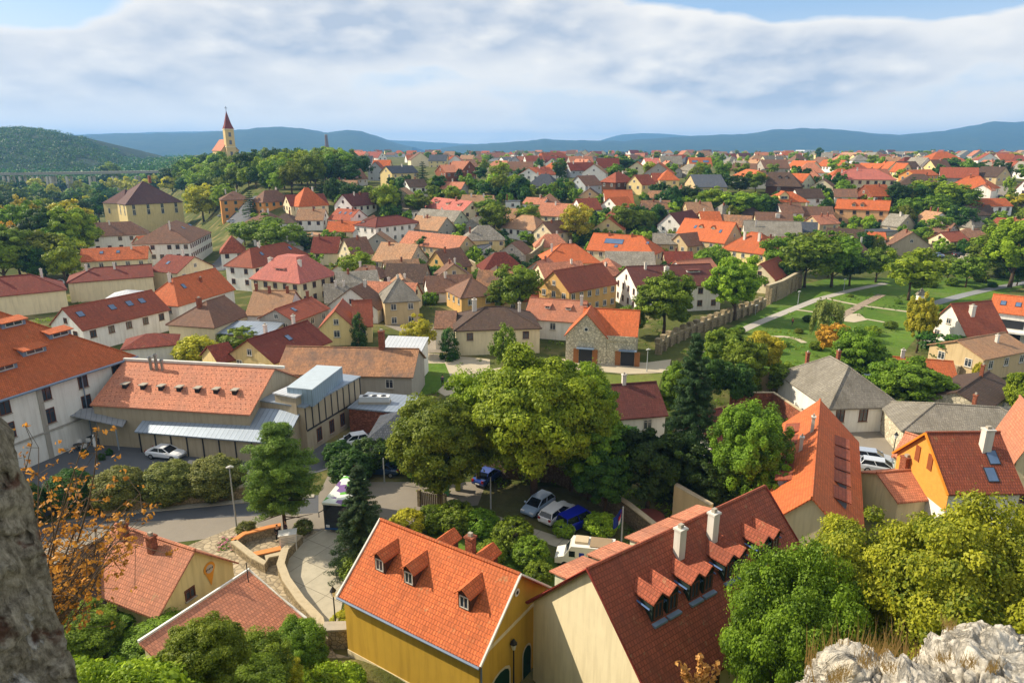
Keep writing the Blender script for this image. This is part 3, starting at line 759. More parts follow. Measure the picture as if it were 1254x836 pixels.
# lane on the right and the square with the parked cars
path('street', [(1205,372),(1203,392),(1198,420),(1190,445),(1170,475),(1140,500)], [5,5,4.6,4.4,5,6], mat('lane_asphalt', (120,122,126), 'asphalt'), .05)
sheet('square', [(1040,530),(1080,505),(1150,500),(1135,530),(1110,545),(1100,600),(1040,600),(1030,560)], ASPH2, .035)
# streets in the town
path('street', [(262,332),(276,318),(286,302),(296,290),(318,278),(300,266),(285,258),(345,252),(372,240)], [6,6,5.5,5.5,6,9,8,5,5], ASPH, .10)
path('street', [(1218,256),(1222,242),(1226,228),(1225,214),(1216,206)], 6, ASPH2, .12)
path('street', [(508,232),(520,240),(500,252),(488,262)], 4, GRAV, .12)
path('street', [(1096,268),(1010,262),(1000,270),(1030,292),(1058,300)], 3, GRAV, .12)
from mathutils.bvhtree import BVHTree
_h = [o for o in bpy.data.objects if o.name.startswith('hills')][-1]
_b = BVHTree.FromPolygons([v.co[:] for v in _h.data.vertices], [p.vertices[:] for p in _h.data.polygons])
def HILLZ(X, Y):
    h = _b.ray_cast(Vector((X, Y, 900)), Vector((0, 0, -1)))[0]
    return h.z if h else None
# ---------------- hero buildings near the lookout ----------------
O = dict(near=True)
def hero_yellow():
    p0, p1 = (-9.7,45.8), (.3,39.2); d = Vector((p1[0]-p0[0], p1[1]-p0[1])).normalized(); f = Vector((d.y, -d.x))
    A = (p0[0]+f.x*4.3, p0[1]+f.y*4.3); B = (p1[0]+f.x*4.3, p1[1]+f.y*4.3); tm = wallm('timber')
    H = house(None, world=(A, B, 5.35), W=8.6, zr=9.0, roof='orange', wall='gold', ov=.3, zg=0, near=True, win=False, gw=False, ch=[(.62,.62,1.5,'p',.5)],
        dor=[(.17,.2,1.0,1.25,'g',tm,None,FRW),(.40,.2,1.0,1.25,'g',tm,None,FRW),(.80,.2,1.0,1.25,'g',tm,None,FRW),(.38,.8,1.1,1.2,'g',tm),(.68,.8,1.1,1.2,'g',tm)],
        label='golden yellow house with orange roof, three timber dormers and green arched doors')
    r = H['root']; L, W, e, hr = H['L'], H['W'], H['e'], H['hr']
    # white verge boards and gutter
    v = MB(); s = hr/(W/2); wh = mat('white_trim', (222,220,212))
    for x in (-.34, L+.34):
        z0 = e-.3*s+.1; MB().tube([(x, -.32, z0), (x, W/2, e+hr+.12), (x, W+.32, z0)], .1, 5).build('verge_board', wh, H['roof'])
    MB().tube([(-.3,-.4,e-.3*s-.02),(L+.3,-.4,e-.3*s-.02)], .09, 6).build('gutter', LEAD, H['roof'])
    for y in (.06, W-.06): pass
    MB().box(L+.002, L+.05, .05, W-.05, e-.12, e+.12).box(-.0, L, -.045, -.003, .3, .9).build('cornice', wallm('cream'), r)
    gd = mat('green_door', (36,84,62), 'wood')
    for y, w_, h_ in ((2.3, 2.1, 2.7), (5.6, 1.0, 2.5)):
        m = MB(); pts = [(-w_/2, 0), (w_/2, 0), (w_/2, h_*.75)]+[(w_/2*math.cos(a), h_*.75+h_*.25*math.sin(a)) for a in (.5, 1.05, 1.57, 2.1, 2.64)]+[(-w_/2, h_*.75)]
        fr = MB(); 
        m.face([(L+.06, y+a, .3+b) for a, b in pts]); fr.face([(L+.035, y+a*1.18, .3+b*1.06) for a, b in pts])
        m.face([(L+.06, y+a, .3+b) for a, b in pts][::-1])
        d_ = fr.build('door_surround', wallm('cream'), r); m.build('door', gd, r); MB().box(L+.06, L+.1, y+.08, y+.14, 1.2, 1.32).build('handle', DARK, d_)
    MB().tube([(L+.04, W/2, e+hr*.62), (L+.07, W/2, e+hr*.62)], .28, 14).build('round_vent', [wh], r)
    MB().tube([(L+.071, W/2, e+hr*.62), (L+.09, W/2, e+hr*.62)], .13, 12).build('vent_hole', [DARK], r)
    MB().tube([(L+.1,.1,e-.3),(L+.1,.1,.3)], .06, 6).build('downpipe', LEAD, r)
    return H
hero_yellow()
def hero_long():
    u = Vector((13.4, 9.7)).normalized(); f = Vector((u.y, -u.x)); R0 = Vector((4.7, 35.4)); L = 16.9; R1 = R0+u*L; W = 11.0
    A = R0+f*W/2; B = R1+f*W/2; dk = mat('dormer_green', (40,54,48)); g2 = wallm('green'); bl = LEAD; rn = roofm('red', True)
    dor = []
    for k in (.16,.235,.355,.43,.555,.63,.775,.85): dor.append((k,.23,.98,1.5,'g',dk,roofm('red', True),FRB))
    for k in (.03,.115,.22,.30,.43,.52,.61,.71,.80): dor.append((k,.80,1.05,1.15,'s',g2,roofm('salmon', True)))
    H = house(None, world=(tuple(A), tuple(B), 6.5), W=W, zr=12.0, roof='red', wall='cream', near=True, zg=0, dor=dor, gw=False, win=(0,), floors=2, gap=3.1, fr=FRB, ov=.35,
        ch=[(.39,.40,1.9,'w',.5),(.585,.40,1.9,'w',.5)], label='long cream house with dark red roof, paired front dormers and two white chimneys')
    r = H['root']; L, W, e, hr = H['L'], H['W'], H['e'], H['hr']; s = hr/(W/2)
    v = MB()
    for x in (-.34, L+.34):
        MB().tube([(x, -.37, e-.35*s+.1), (x, W/2, e+hr+.12), (x, W+.37, e-.35*s+.1)], .1, 5).build('verge_tiles', mat('verge_red', (140,58,46)), H['roof'])
    a = MB().slab([(-1.3,2.2,3.5),(-.03,2.2,4.0),(-.03,4.6,4.0),(-1.3,4.6,3.5)], .12); a.build('porch_roof', LEAD, r)
    MB().box(-.06,-.003,2.5,4.3,.3,3.2).build('doorway', [DARK], r)
    for o in r.children:
        if o.name.startswith('dormer') and o.location.y < W/2:
            m = MB()
            for sx in (-1, 1):
                m.tube([(sx*.72,.0,.95),(sx*.72,1.35,1.0)], .06, 5); 
            m.build('flashing', mat('blue_flashing', (84,112,160), rough=.5), o)
            MB().box(-.55,.55,-.38,-.03,-.2,-.06).build('sill', LEAD, o)
    return H
hero_long()
# small yellow inn and its brown-roofed neighbour at the lower left
P0, P1 = Vector((-31,47.7)), Vector((-23.6,44.3)); d = (P1-P0).normalized(); f = Vector((d.y,-d.x)); A = P0+f*3.4; B = P1+f*3.4
H = house(None, world=(tuple(A), tuple(B), 4.5), W=6.8, zr=7.5, roof='salmon', wall='yellow', near=True, zg=0, win=False, gw=False, ch=[(.18,.42,1.2,'b',.5),(.58,.40,1.2,'b',.5)],
    label='small yellow inn with pale tiled roof and an ice cream emblem on its gable')
r = H['root']; L, W, e = H['L'], H['W'], H['e']
window(r, (L, 2.7, e-.2), math.pi/2, .7, .7, FRB, True)
lg = MB(); lg.tube([(L+.02, 4.6, e+.75), (L+.05, 4.6, e+.75)], .52, 20); lg.face([(L+.045,4.2,e+.4),(L+.045,5.0,e+.4),(L+.045,4.6,e-.75)]); lg.build('emblem', mat('emblem_orange', (226,150,44)), r)
lg = MB(); lg.tube([(L+.05, 4.6, e+.72), (L+.075, 4.6, e+.72)], .34, 16); lg.build('emblem_face', mat('emblem_pale', (190,176,160)), r)
lg = MB(); [lg.box(L+.075, L+.085, 4.25+i*.14, 4.33+i*.14, e+.66+.03*(i % 2), e+.8) for i in range(5)]; lg.build('emblem_lettering', [DARK], r)
P0, P1 = Vector((-36.2,36.2)), Vector((-32.0,47.4)); d = (P1-P0).normalized(); f = Vector((d.y,-d.x)); A = P0+f*4.2; B = P1+f*4.2
house(None, world=(tuple(A), tuple(B), 3.4), W=8.4, zr=6.6, roof='umber', wall='tanw', near=True, zg=0, win=False, gw=False, ch=[], label='low house with dark brown tiled roof half behind orange autumn leaves')
P0, P1 = Vector((-23.9,37.4)), Vector((-19.9,44.9)); d = (P1-P0).normalized(); f = Vector((d.y,-d.x)); A = P0+f*4.9; B = P1+f*4.9
H = house(None, world=(tuple(A), tuple(B), 2.9), W=5.0, zr=5.0, t='s', roof='salmon', wall='cream', near=True, zg=0, win=False, gw=False, ch=[], ov=.4, label='low house with salmon corrugated tile roof edged by a white verge board')
L, W, e, hr = H['L'], H['W'], H['e'], H['hr']; v = MB(); s = hr/(W/2)
v.tube([(L+.28,-.4,e-.4*hr/W+.14),(L+.28,W+.2,e+hr+.22),(-.2,W+.22,e+hr+.22)], .12, 4); v.build('verge_board', mat('white_trim', (232,230,224)), H['roof'])
MB().tube([(L-.5,W-.6,e+hr-.3),(L-.5,W-.6,e+hr+1.5)], .04, 5).build('roof_pipe', DARK, H['roof'])
# big orange roof with rows of dormers, right of centre
A, B = Vector((27.9,47.8)), Vector((38.0,69.6)); ro = roofm('orange', True)
H = house(None, world=(tuple(A), tuple(B), 5.0), W=8.2, zr=9.0, t='g', roof='orange', wall='cream', near=True, zg=0, win=False, gw=False, ch=[(.64,.56,1.6,'w',.32),(.50,.66,1.4,'w',.3)],
    dor=[(k,.16,2.1,.75,'s',LEAD,roofm('red', True)) for k in (.22,.36,.48,.60,.72)]+[(k,.84,2.1,.75,'s',LEAD,roofm('red', True)) for k in (.30,.42,.66,.80)], label='long building with orange roof and rows of shed dormers beside the square')
# hotel on the left edge
H = house(None, world=((-63,56.2),(-51.2,87.6),9.4), W=24, zr=18.5, t='h', hips=(0,1), roof='orange', wall='white', near=True, zg=0, win=(0,), floors=2, gap=4.6, wd=1.1, hw=1.7, fr=FRB, ov=.5, gw=False,
    ch=[(.56,.30,3.0,'w',2.2)], dor=[(k,f_,2.9,.75,'s',LEAD) for k,f_ in ((.57,.10),(.70,.14),(.83,.19),(.60,.27),(.72,.30))],
    label='large white hotel with rust-red hipped roof, shed dormers and a wide white chimney', noun='hotel')
r = H['root']; L, e = H['L'], H['e']
v = MB(); [v.box(x-.3, x+.3, -.1, -.003, .2, e-.3) for x in (L*.30, L*.62, L-.35)]; v.box(-.1, L+.1, -.16, -.103, e-.5, e-.1); v.box(0, L, -.14, -.104, 3.6, 3.85); v.build('pilaster', wallm('grey'), r)
MB().tube([(-.3,-.62,e-.35),(L+.6,-.62,e-.35)], .16, 6).tube([(L*.78,-.2,e-.5),(L*.78,-.2,.3)], .07, 6).build('gutter', LEAD, r)
# annex with dotted tile roof, metal wing
H = house(None, world=((-52.0,79.4),(-31.5,76.2),5.5), W=13.5, zr=9.0, roof='salmon', wall='beige', near=True, zg=0, win=False, gw=False, ch=[], ov=.2, label='annex with salmon tile roof dotted by snow guards and a row of small vents', noun='annex')
r = H['root']; L, W, e, hr = H['L'], H['W'], H['e'], H['hr']
for i in range(7):
    fx = .13+.12*i; y = 2.6; z = H['rh'](fx, y/W)
    m = MB().box(fx*L-.26, fx*L+.26, y-.2, y+.4, z-.1, z+.55); m.box(fx*L-.4, fx*L+.4, y-.4, y+.6, z+.552, z+.66, 1); m.build('roof_vent', [DARK, CONC], H['roof'])
m = MB()
for j in range(9):
    for i in range(30):
        x, y = .6+i*(L-1.2)/29+(.3 if j % 2 else 0), .5+j*.68; z = e+hr*y/(W/2); m.box(x-.035, x+.035, y-.03, y+.03, z+.05, z+.15)
m.build('snow_guards', mat('snow_guard', (104,52,42)), H['roof'])
m = MB()
for x, h_, r_ in ((4.4,2.2,.2),(5.2,2.6,.2),(6.0,1.9,.18)): m.tube([(x,5.6,e+hr*.7),(x,5.6,e+hr*.7+h_)], r_, 12); m.tube([(x,5.6,e+hr*.7+h_-.25),(x,5.6,e+hr*.7+h_)], r_*1.35, 12)
m.build('flue', mat('steel_flue', (176,176,178), rough=.35, metal=.8), H['roof'])
MB().box(-.3, L+1.5, W/2-.15, W/2+.2, e+hr+.1, e+hr+.42).build('parapet', mat('white_trim', (222,220,212)), H['roof'])
BEI = wallm('beige')
house(None, world=((-45.6,77.3),(-26.6,73.7),3.1), W=3.9, hr=2.0, t='s', roof='metal', wall='beige', zg=0, win=False, ch=[], ov=.5, label='long beige low wing under a ribbed grey metal lean-to roof', noun='wing')
r = [o for o in bpy.data.objects if o.get('label', '').startswith('long beige low wing')][0]
L = math.hypot(19, 3.6); m = MB(); [m.box(i*L/9-.07, i*L/9+.07, -.09, -.003, .3, 3.0) for i in range(10)]; m.build('pilaster', DARK, r)
# metal-clad wing on the annex: walls on the street side and a raised box
p0, p1 = Vector(pz(373,499,6.0)), Vector(pz(440,462,6.0)); 
H = house(None, world=(tuple(p0), tuple(p1), 6.0), W=6.5, t='p', roof='metal', wall='beige', zg=0, win=False, near=True, ch=[], label='beige modern wing with flat grey metal roof behind the pine tree', noun='wing')
r = H['root']; L = H['L']; e = H['e']
m = MB(); [m.box(i*L/9-.06, i*L/9+.06, -.08, -.003, 3.4, e-.1) for i in range(10)]; m.box(0, L, -.12, -.082, 3.2, 3.4); m.build('metal_fins', DARK, r)
for k in (.2,.42,.62): window(r, (L*k, 0, 1.9), 0, .8, 1.6, FRB, True)
q = [pz(351,473,8.2), pz(382,476,8.2), pz(419,448,8.2), pz(388,446,8.2)]
bx = MB().prism([(a,b) for a,b in q][::1] if area(q) > 0 else q[::-1], 5.9, 8.0); o = bx.build('roof_plant_room', mat('zinc_cladding', (150,172,190), 'metal', .5, metal=.3)); tag(o, 'pale blue zinc box on top of the flat metal roofed wing', 'plant room')
bx = MB().prism([(p if area(q) > 0 else p) for p in (q if area(q) > 0 else q[::-1])], 8.002, 8.12); bx.build('lid', mat('zinc_light', (176,188,196), rough=.5), o)
house(None, world=(pz(336,482,7.2), pz(362,487,7.2), 7.2), W=3.2, t='p', roof='palemetal', wall='beige', zg=0, win=False, ch=[], label='beige stair tower with flat pale roof between tile annex and zinc box', noun='tower')
# canopy over the hotel terrace
c0 = [pz(64,504,4.4), pz(150,521,3.6), pz(156,513,3.9), pz(108,500,4.5)]
t0 = empty('terrace_canopy', (*pz(146,551), 0)); tag(t0, 'grey sloping canopy over the white terrace chairs', 'canopy')
bx0 = t0.location
m = MB(); k = [(64,504,4.6),(150,522,3.5),(156,513,3.7),(112,499,4.7)]; m.slab([(pz(*a)[0]-bx0.x, pz(*a)[1]-bx0.y, a[2]) for a in k], .12); m.build('canopy_roof', mat('canopy_grey', (150,154,160), 'metal', .5, metal=.2), t0)
for a in ((146,551),(124,536),(78,536)):
    X, Y = pz(*a); MB().tube([(X-bx0.x, Y-bx0.y, 0), (X-bx0.x, Y-bx0.y, 3.6)], .09, 6).build('post', mat('post_grey', (150,160,170)), t0)
# building with mottled tile roof and its neighbours
house(None, (340,456), (504,460), 4.5, 9, ry=426, roof='mottle', wall='grey', near=True, win=(0,), gap=6, ch=[(.73,.5,2.6,'b',.7)], label='long grey barn with mottled tan tile roof and tall brick chimney')
house(None, (463,434), (512,436), 4.5, 6, hr=1.3, t='s', roof='palemetal', wall='white', win=False, ch=[], label='narrow white outbuilding with pale sheet metal roof behind the mottled tile barn', noun='outbuilding')
house(None, (335,443), (404,417), 4.5, 9.5, ry=404, roof='dred', wall='yellow', near=True, ch=[(.35,.6,1.7,'w'),(.8,.55,1.7,'w')], sky=[(.5,.3)], win=(3,), label='yellow house with large dark red tiled roof and two white chimneys')
house(None, (360,393), (402,377), 4.0, 8, ry=371, roof='red', wall='grey', near=True, sky=[(.3,.3),(.6,.62),(.7,.62)], ch=[(.9,.5,1.4,'b')], label='grey house with rust-red roof and a white balcony in its gable')
house(None, (391,401), (433,400), 3.6, 10, t='f', hr=3.2, roof='red', wall='yellow', near=True, ch=[], label='bright yellow gabled house with red roof and ivy round its door')
house(None, (433,398), (455,397), 3.6, 7, ry=368, roof='red', wall='yellow', near=True, ch=[], label='yellow wing with red roof joined to the bright yellow gabled house', noun='wing')
house(None, (471,369), (513,366.5), 5.2, 9, ry=341, t='h', roof='grey', wall='tanw', near=True, ch=[(.5,.6,1.2,'w')], gap=2.6, label='two-storey beige house with steep grey hipped roof', floors=2)
house(None, (558,404), (661,401), 4.8, 12, ry=376, t='h', roof='umber', wall='cream', near=True, ch=[(.25,.55,1.6,'w',.7),(.8,.45,1.0,'w')], gap=4.2, label='wide cream house with weathered brown hipped roof behind the slender trees')
house(None, (533,401), (556,401), 4.2, 8, hr=2.2, roof='brown', wall='white', ch=[], win=False, label='white wing with brown roof on the end of the wide cream house', noun='wing')
# stone barn museum
H = house(None, (712,406.5), (779,410.5), 5.0, 9, ry=379, roof='orange', wall='stone', near=True, win=(1,), ch=[], gap=4, label='stone barn museum with orange roof, open timber doors and a stone balcony')
r = H['root']; L, W, e, hr = H['L'], H['W'], H['e'], H['hr']
m = MB(); x0, x1 = -2.4, 4.6; xm = (x0+x1)/2; zp = e+3.9; D = -2.2
m.face([(x0,D,.2),(x1,D,.2),(x1,D,e),(xm,D,zp),(x0,D,e)]); m.face([(x1,D,.2),(x1,0,.2),(x1,0,e),(x1,D,e)]); m.face([(x0,0,.2),(x0,D,.2),(x0,D,e),(x0,0,e)])
m.build('gable_wing', wallm('stone'), r)
q = MB(); q.slab([(x1+.3,D-.3,e-.2),(x1+.3,W*.35,e-.2),(xm,W*.5,zp+.1),(xm,D-.3,zp+.1)], .16); q.slab([(xm,D-.3,zp+.1),(xm,W*.5,zp+.1),(x0-.3,W*.35,e-.2),(x0-.3,D-.3,e-.2)], .16); q.build('wing_roof', roofm('orange', True), r)
MB().box(x1+.002, L, -2.0, -.002, .2, 4.6).box(x1+.002, L, -2.15, -2.002, 4.6, 5.5).build('balcony', wallm('stone'), r)
wd_ = mat('timber_door', (160,104,60), 'wood')
for x, Y in ((xm, D), (8.3, -2.0)):
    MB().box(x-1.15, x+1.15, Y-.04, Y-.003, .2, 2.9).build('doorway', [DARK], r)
    for s_ in (-1, 1): MB().box(x+s_*1.2-(.9 if s_ < 0 else 0), x+s_*1.2+(.9 if s_ > 0 else 0), Y-.16, Y-.05, .25, 2.9).build('door', wd_, r)
    MB().box(x-1.5, x+1.5, Y-.9, Y-.003, 3.05, 3.2).build('door_hood', LEAD, r)
MB().tube([(xm, D-.05, e+1.1), (xm, D-.02, e+1.1)], .45, 14).build('round_window', [FRW], r); MB().tube([(xm, D-.08, e+1.1), (xm, D-.051, e+1.1)], .28, 12).build('pane', GLASS, r)
house(None, (643,389), (712,394), 4.0, 9, ry=367, roof='salmon', wall='white', near=True, dor=[(.35,.25,1.1,.6,'s'),(.72,.25,1.1,.6,'s')], ch=[(.93,.4,1.8,'w')], win=(0,), gap=8, label='white wing with long salmon roof joined to the stone barn museum', noun='wing')
house(None, (697,357), (755,346), 6.0, 9.5, ry=327, roof='red', wall='ochre', near=True, ch=[], gap=2.4, label='ochre timber chalet house with steep red roof and balcony')
house(None, (780,352), (884,348), 6.0, 14, ry=325, roof='maroon', wall='white', near=True, ch=[(.2,.42,1.5,'w'),(.42,.3,1.5,'w',.8)], dor=[(.75,.3,3.2,.5,'s')], gap=3, label='large white house with maroon roof and an arcaded ground floor behind the castle wall')
house(None, (846,345), (888,341), 5.5, 12, ry=318, roof='salmon', wall='white', near=True, ch=[], label='salmon-roofed rear wing of the large maroon-roofed house', noun='wing')
house(None, (949,342), (970,332.5), 4.0, 8, ry=319, roof='red', wall='cream', near=True, ch=[], label='small cream house with red roof standing on the buttressed stone wall')
# right-hand side
house(None, (955,456), (1016,498), 3.7, 9.5, ry=443, t='h', roof='grey', wall='white', near=True, win=(1,), gap=2.4, hw=1.6, ch=[(.15,.3,1.3,'b'),(.42,.55,1.5,'b')], label='white house with weathered grey hipped roof and three shuttered windows')
H = house(None, (1138,396), (1184,409), 4.2, 9, t='f', hr=4.6, roof='red', wall='white', near=True, ch=[(.35,.3,1.6,'w',.7)], gap=2.4, label='whitewashed folk house with steep red roof and square chimney by the lane')
house(None, (1133,407), (1180,414), 2.6, 3.5, hr=1.4, t='s', roof='orange', wall='white', near=True, ch=[], win=False, label='low white porch with orange lean-to roof on the front of the folk house', noun='porch')
house(None, (1098,455), (1170,461), 3.0, 6, ry=440, roof='orange', wall='white', near=True, ch=[(.15,.5,1.2,'w')], win=False, label='low white shed with plain orange roof hidden by garden trees', noun='shed')
H = house(None, (1213,380), (1280,388), 6.0, 8, ry=364, roof='orange', wall='white', near=True, ch=[], win=False, sky=[(.2,.25),(.48,.25)], label='white terrace house with bright orange roof, skylights and open ground-floor bays')
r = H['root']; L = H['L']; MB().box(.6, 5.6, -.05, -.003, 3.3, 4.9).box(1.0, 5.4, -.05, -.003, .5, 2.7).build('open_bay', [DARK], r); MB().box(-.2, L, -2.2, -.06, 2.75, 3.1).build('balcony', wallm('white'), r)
house(None, (1205,439), (1262,428), 4.0, 9, ry=415, roof='tan', wall='tanw', near=True, ch=[(.6,.3,1.2,'w')], label='low house with tan tiled roof and satellite dish at the edge of the lane')
house(None, (1208,501), (1243,474), 3.5, 7, ry=467, roof='umber', wall='stone', near=True, ch=[(.75,.5,1.6,'b'),(-.25,.1,2.2,'b')], gw=True, label='stone-gabled cottage with blackened roof and brick chimneys')
house(None, (1107,526), (1300,540), 3.5, 9.5, ry=499, t='h', roof='grey', wall='stone', near=True, ch=[], win=False, label='long low house with pale grey-brown shingle roof beside the square')
H = house(None, (1163,600), (1250,599), 5.5, 8.4, ry=530, roof='red', wall='white', near=True, ch=[(.72,.35,2.0,'w',.7)], sky=[(.78,.27,.9,1.3),(.66,.12,.9,1.3)], win=False, label='house with ribbed bright red roof, orange timber gable and two blue skylights')
r = H['root']; W, e, hr = H['W'], H['e'], H['hr']; og = mat('orange_boards', (226,158,72), 'wood')
MB().face([(-.04,0,e-2.2),(-.04,0,e-.05),(-.04,W/2,e+hr-.1),(-.04,W,e-.05),(-.04,W,e-2.2)]).build('timber_gable', og, r)
for y in (W*.38, W*.62): MB().box(-.12,-.045,y-.35,y+.35,e+.5,e+2.1).build('shutter', mat('shutter_brown', (140,76,40)), r)
s = hr/(W/2); v = MB(); [v.tube([(-.36,y,e-.35*s),(-.36,W/2,e+hr+.02)], .12, 4) for y in (-.36, W+.36)]; v.build('verge_board', mat('verge_orange', (226,140,40)), r)
house(None, (1246,560), (1290,566), 5.5, 8, t='f', hr=4, roof='salmon', wall='cream', near=True, ch=[], label='cream gabled cross wing with salmon roof behind the yellow-green maple', noun='wing')
house(None, (1100,612), (1152,607), 3.2, 6, ry=577, roof='salmon', wall='cream', near=True, ch=[(.75,.6,1.4,'b',.8)], win=False, label='low outbuilding with salmon tile roof and squat brick chimney', noun='outbuilding')
house(None, (1097,556), (1118,563), 3.4, 4.5, ry=534, roof='salmon', wall='green', near=True, ch=[], win=False, label='tiny pale green outhouse with worn salmon tiles by the square', noun='outhouse')
# houses half hidden by the central trees
house(None, (728,513), (815,506), 3.4, 8, ry=471, roof='maroon', wall='white', near=True, ch=[(.55,.5,1.3,'w')], gap=3, label='white cottage with maroon tiled roof left of the tall dark spruce')
house(None, (873,547), (935,530), 3.2, 6, ry=500, roof='maroon', wall='white', near=True, ch=[], label='white cottage with dark maroon roof among the trees right of the tall spruce')
# modern porch with grey roof by the lane
house(None, (452,536), (520,537), 3.4, 7, ry=503, t='h', roof='slate', wall='white', ch=[], win=False, label='white pavilion with grey sheet roof between the lane and the big trees', noun='pavilion')
house(None, (427,500), (492,506), 3.2, 6, t='p', roof='metal', wall='brick', ch=[], win=False, label='low rust-red building with flat metal roof and air conditioning units', noun='building')
# gabled long white house, far side of the hotel
house(None, (101,403), (206,378), 4.5, 9, ry=366, roof='red', wall='white', near=True, win=(0,3), fr=FRB, gap=3.4, sky=[(.1,.3,1.1,1.2),(.45,.3,1.1,1.2),(.65,.3,1.1,1.2),(.8,.3,1.1,1.2)], ch=[], label='long white house with red roof, four skylights and brown windows')
house(None, (128,367), (172,365), 4, 8, t='h', hr=1.2, roof='palemetal', wall='white', ch=[], win=False, label='low building with pale sheet metal hipped roof behind the long white house', noun='building')
house(None, (-20,364), (80,354), 5, 12, ry=337, t='h', hips=(0,1), roof='dred', wall='cream', near=True, ch=[(.2,.45,1.2,'w'),(.75,.6,1.4,'w')], win=False, label='cream house with dark red hipped roof on the left edge below the forest')
house(None, (218,373), (286,353), 5, 9, ry=337, t='h', hips=(1,0), roof='orange', wall='white', near=True, ch=[(.2,.5,1.2,'w'),(.6,.3,.9,'b')], sky=[(.3,.3)], win=(3,), label='white house with plain rust-orange roof and blunt hipped end')
house(None, (262,400), (303,384.5), 4, 10, ry=369, t='h', hips=(1,0), roof='brown', wall='cream', near=True, ch=[(.35,.55,1.2,'b',.7)], win=False, label='house with patched brown hipped roof pointing at the pale metal courtyard')
house(None, (302,385), (352,385), 4, 11, ry=356, roof='tan', wall='white', near=True, ch=[(.05,.5,1.3,'b'),(.4,.45,1.3,'b'),(.85,.45,1.3,'b')], win=False, label='lit tan-brown tiled roof house with three brick chimneys casting long shadows')
house(None, (268,408), (330,410), 2.6, 6, hr=.8, t='s', roof='metal', wall='tanw', ch=[], win=False, label='lean-to sheet metal roof in the courtyard below the tan-brown roofs', noun='shed')
house(None, (150,427), (215,421), 3, 7, ry=411, t='h', roof='dred', wall='white', ch=[], win=False, label='low dark red hipped roof squeezed between the hotel and the long white house')
house(None, (268,443), (290,438), 4, 6, hr=2, roof='dred', wall='yellow', ch=[], win=False, label='small dark red roof beside the round window of the yellow gable')
# pink-roofed and white houses
house(None, (307,340), (367,346), 6.0, 13, ry=313, t='h', flat=.72, roof='pink', wall='cream', near=True, ch=[(.2,.3,1.4,'w',.8),(.8,.3,1.4,'w',.6)], dor=[(.5,.15,3.0,1.0,'s')], win=(0,1), gap=2.6, label='cream house with pink mansard roof and a wide red dormer')
house(None, (309,327), (378,312), 6.5, 9, ry=301, t='h', roof='red', wall='white', near=True, ch=[(.35,.5,1.2,'w')], sky=[(.3,.3),(.8,.3)], label='white house with hipped red roof directly behind the pink mansard roof')
house(None, (270,309), (300,307.5), 5, 11, ry=288, t='fh', roof='red', wall='white', ch=[], label='white house with red pyramid roof beside the cobbled street')
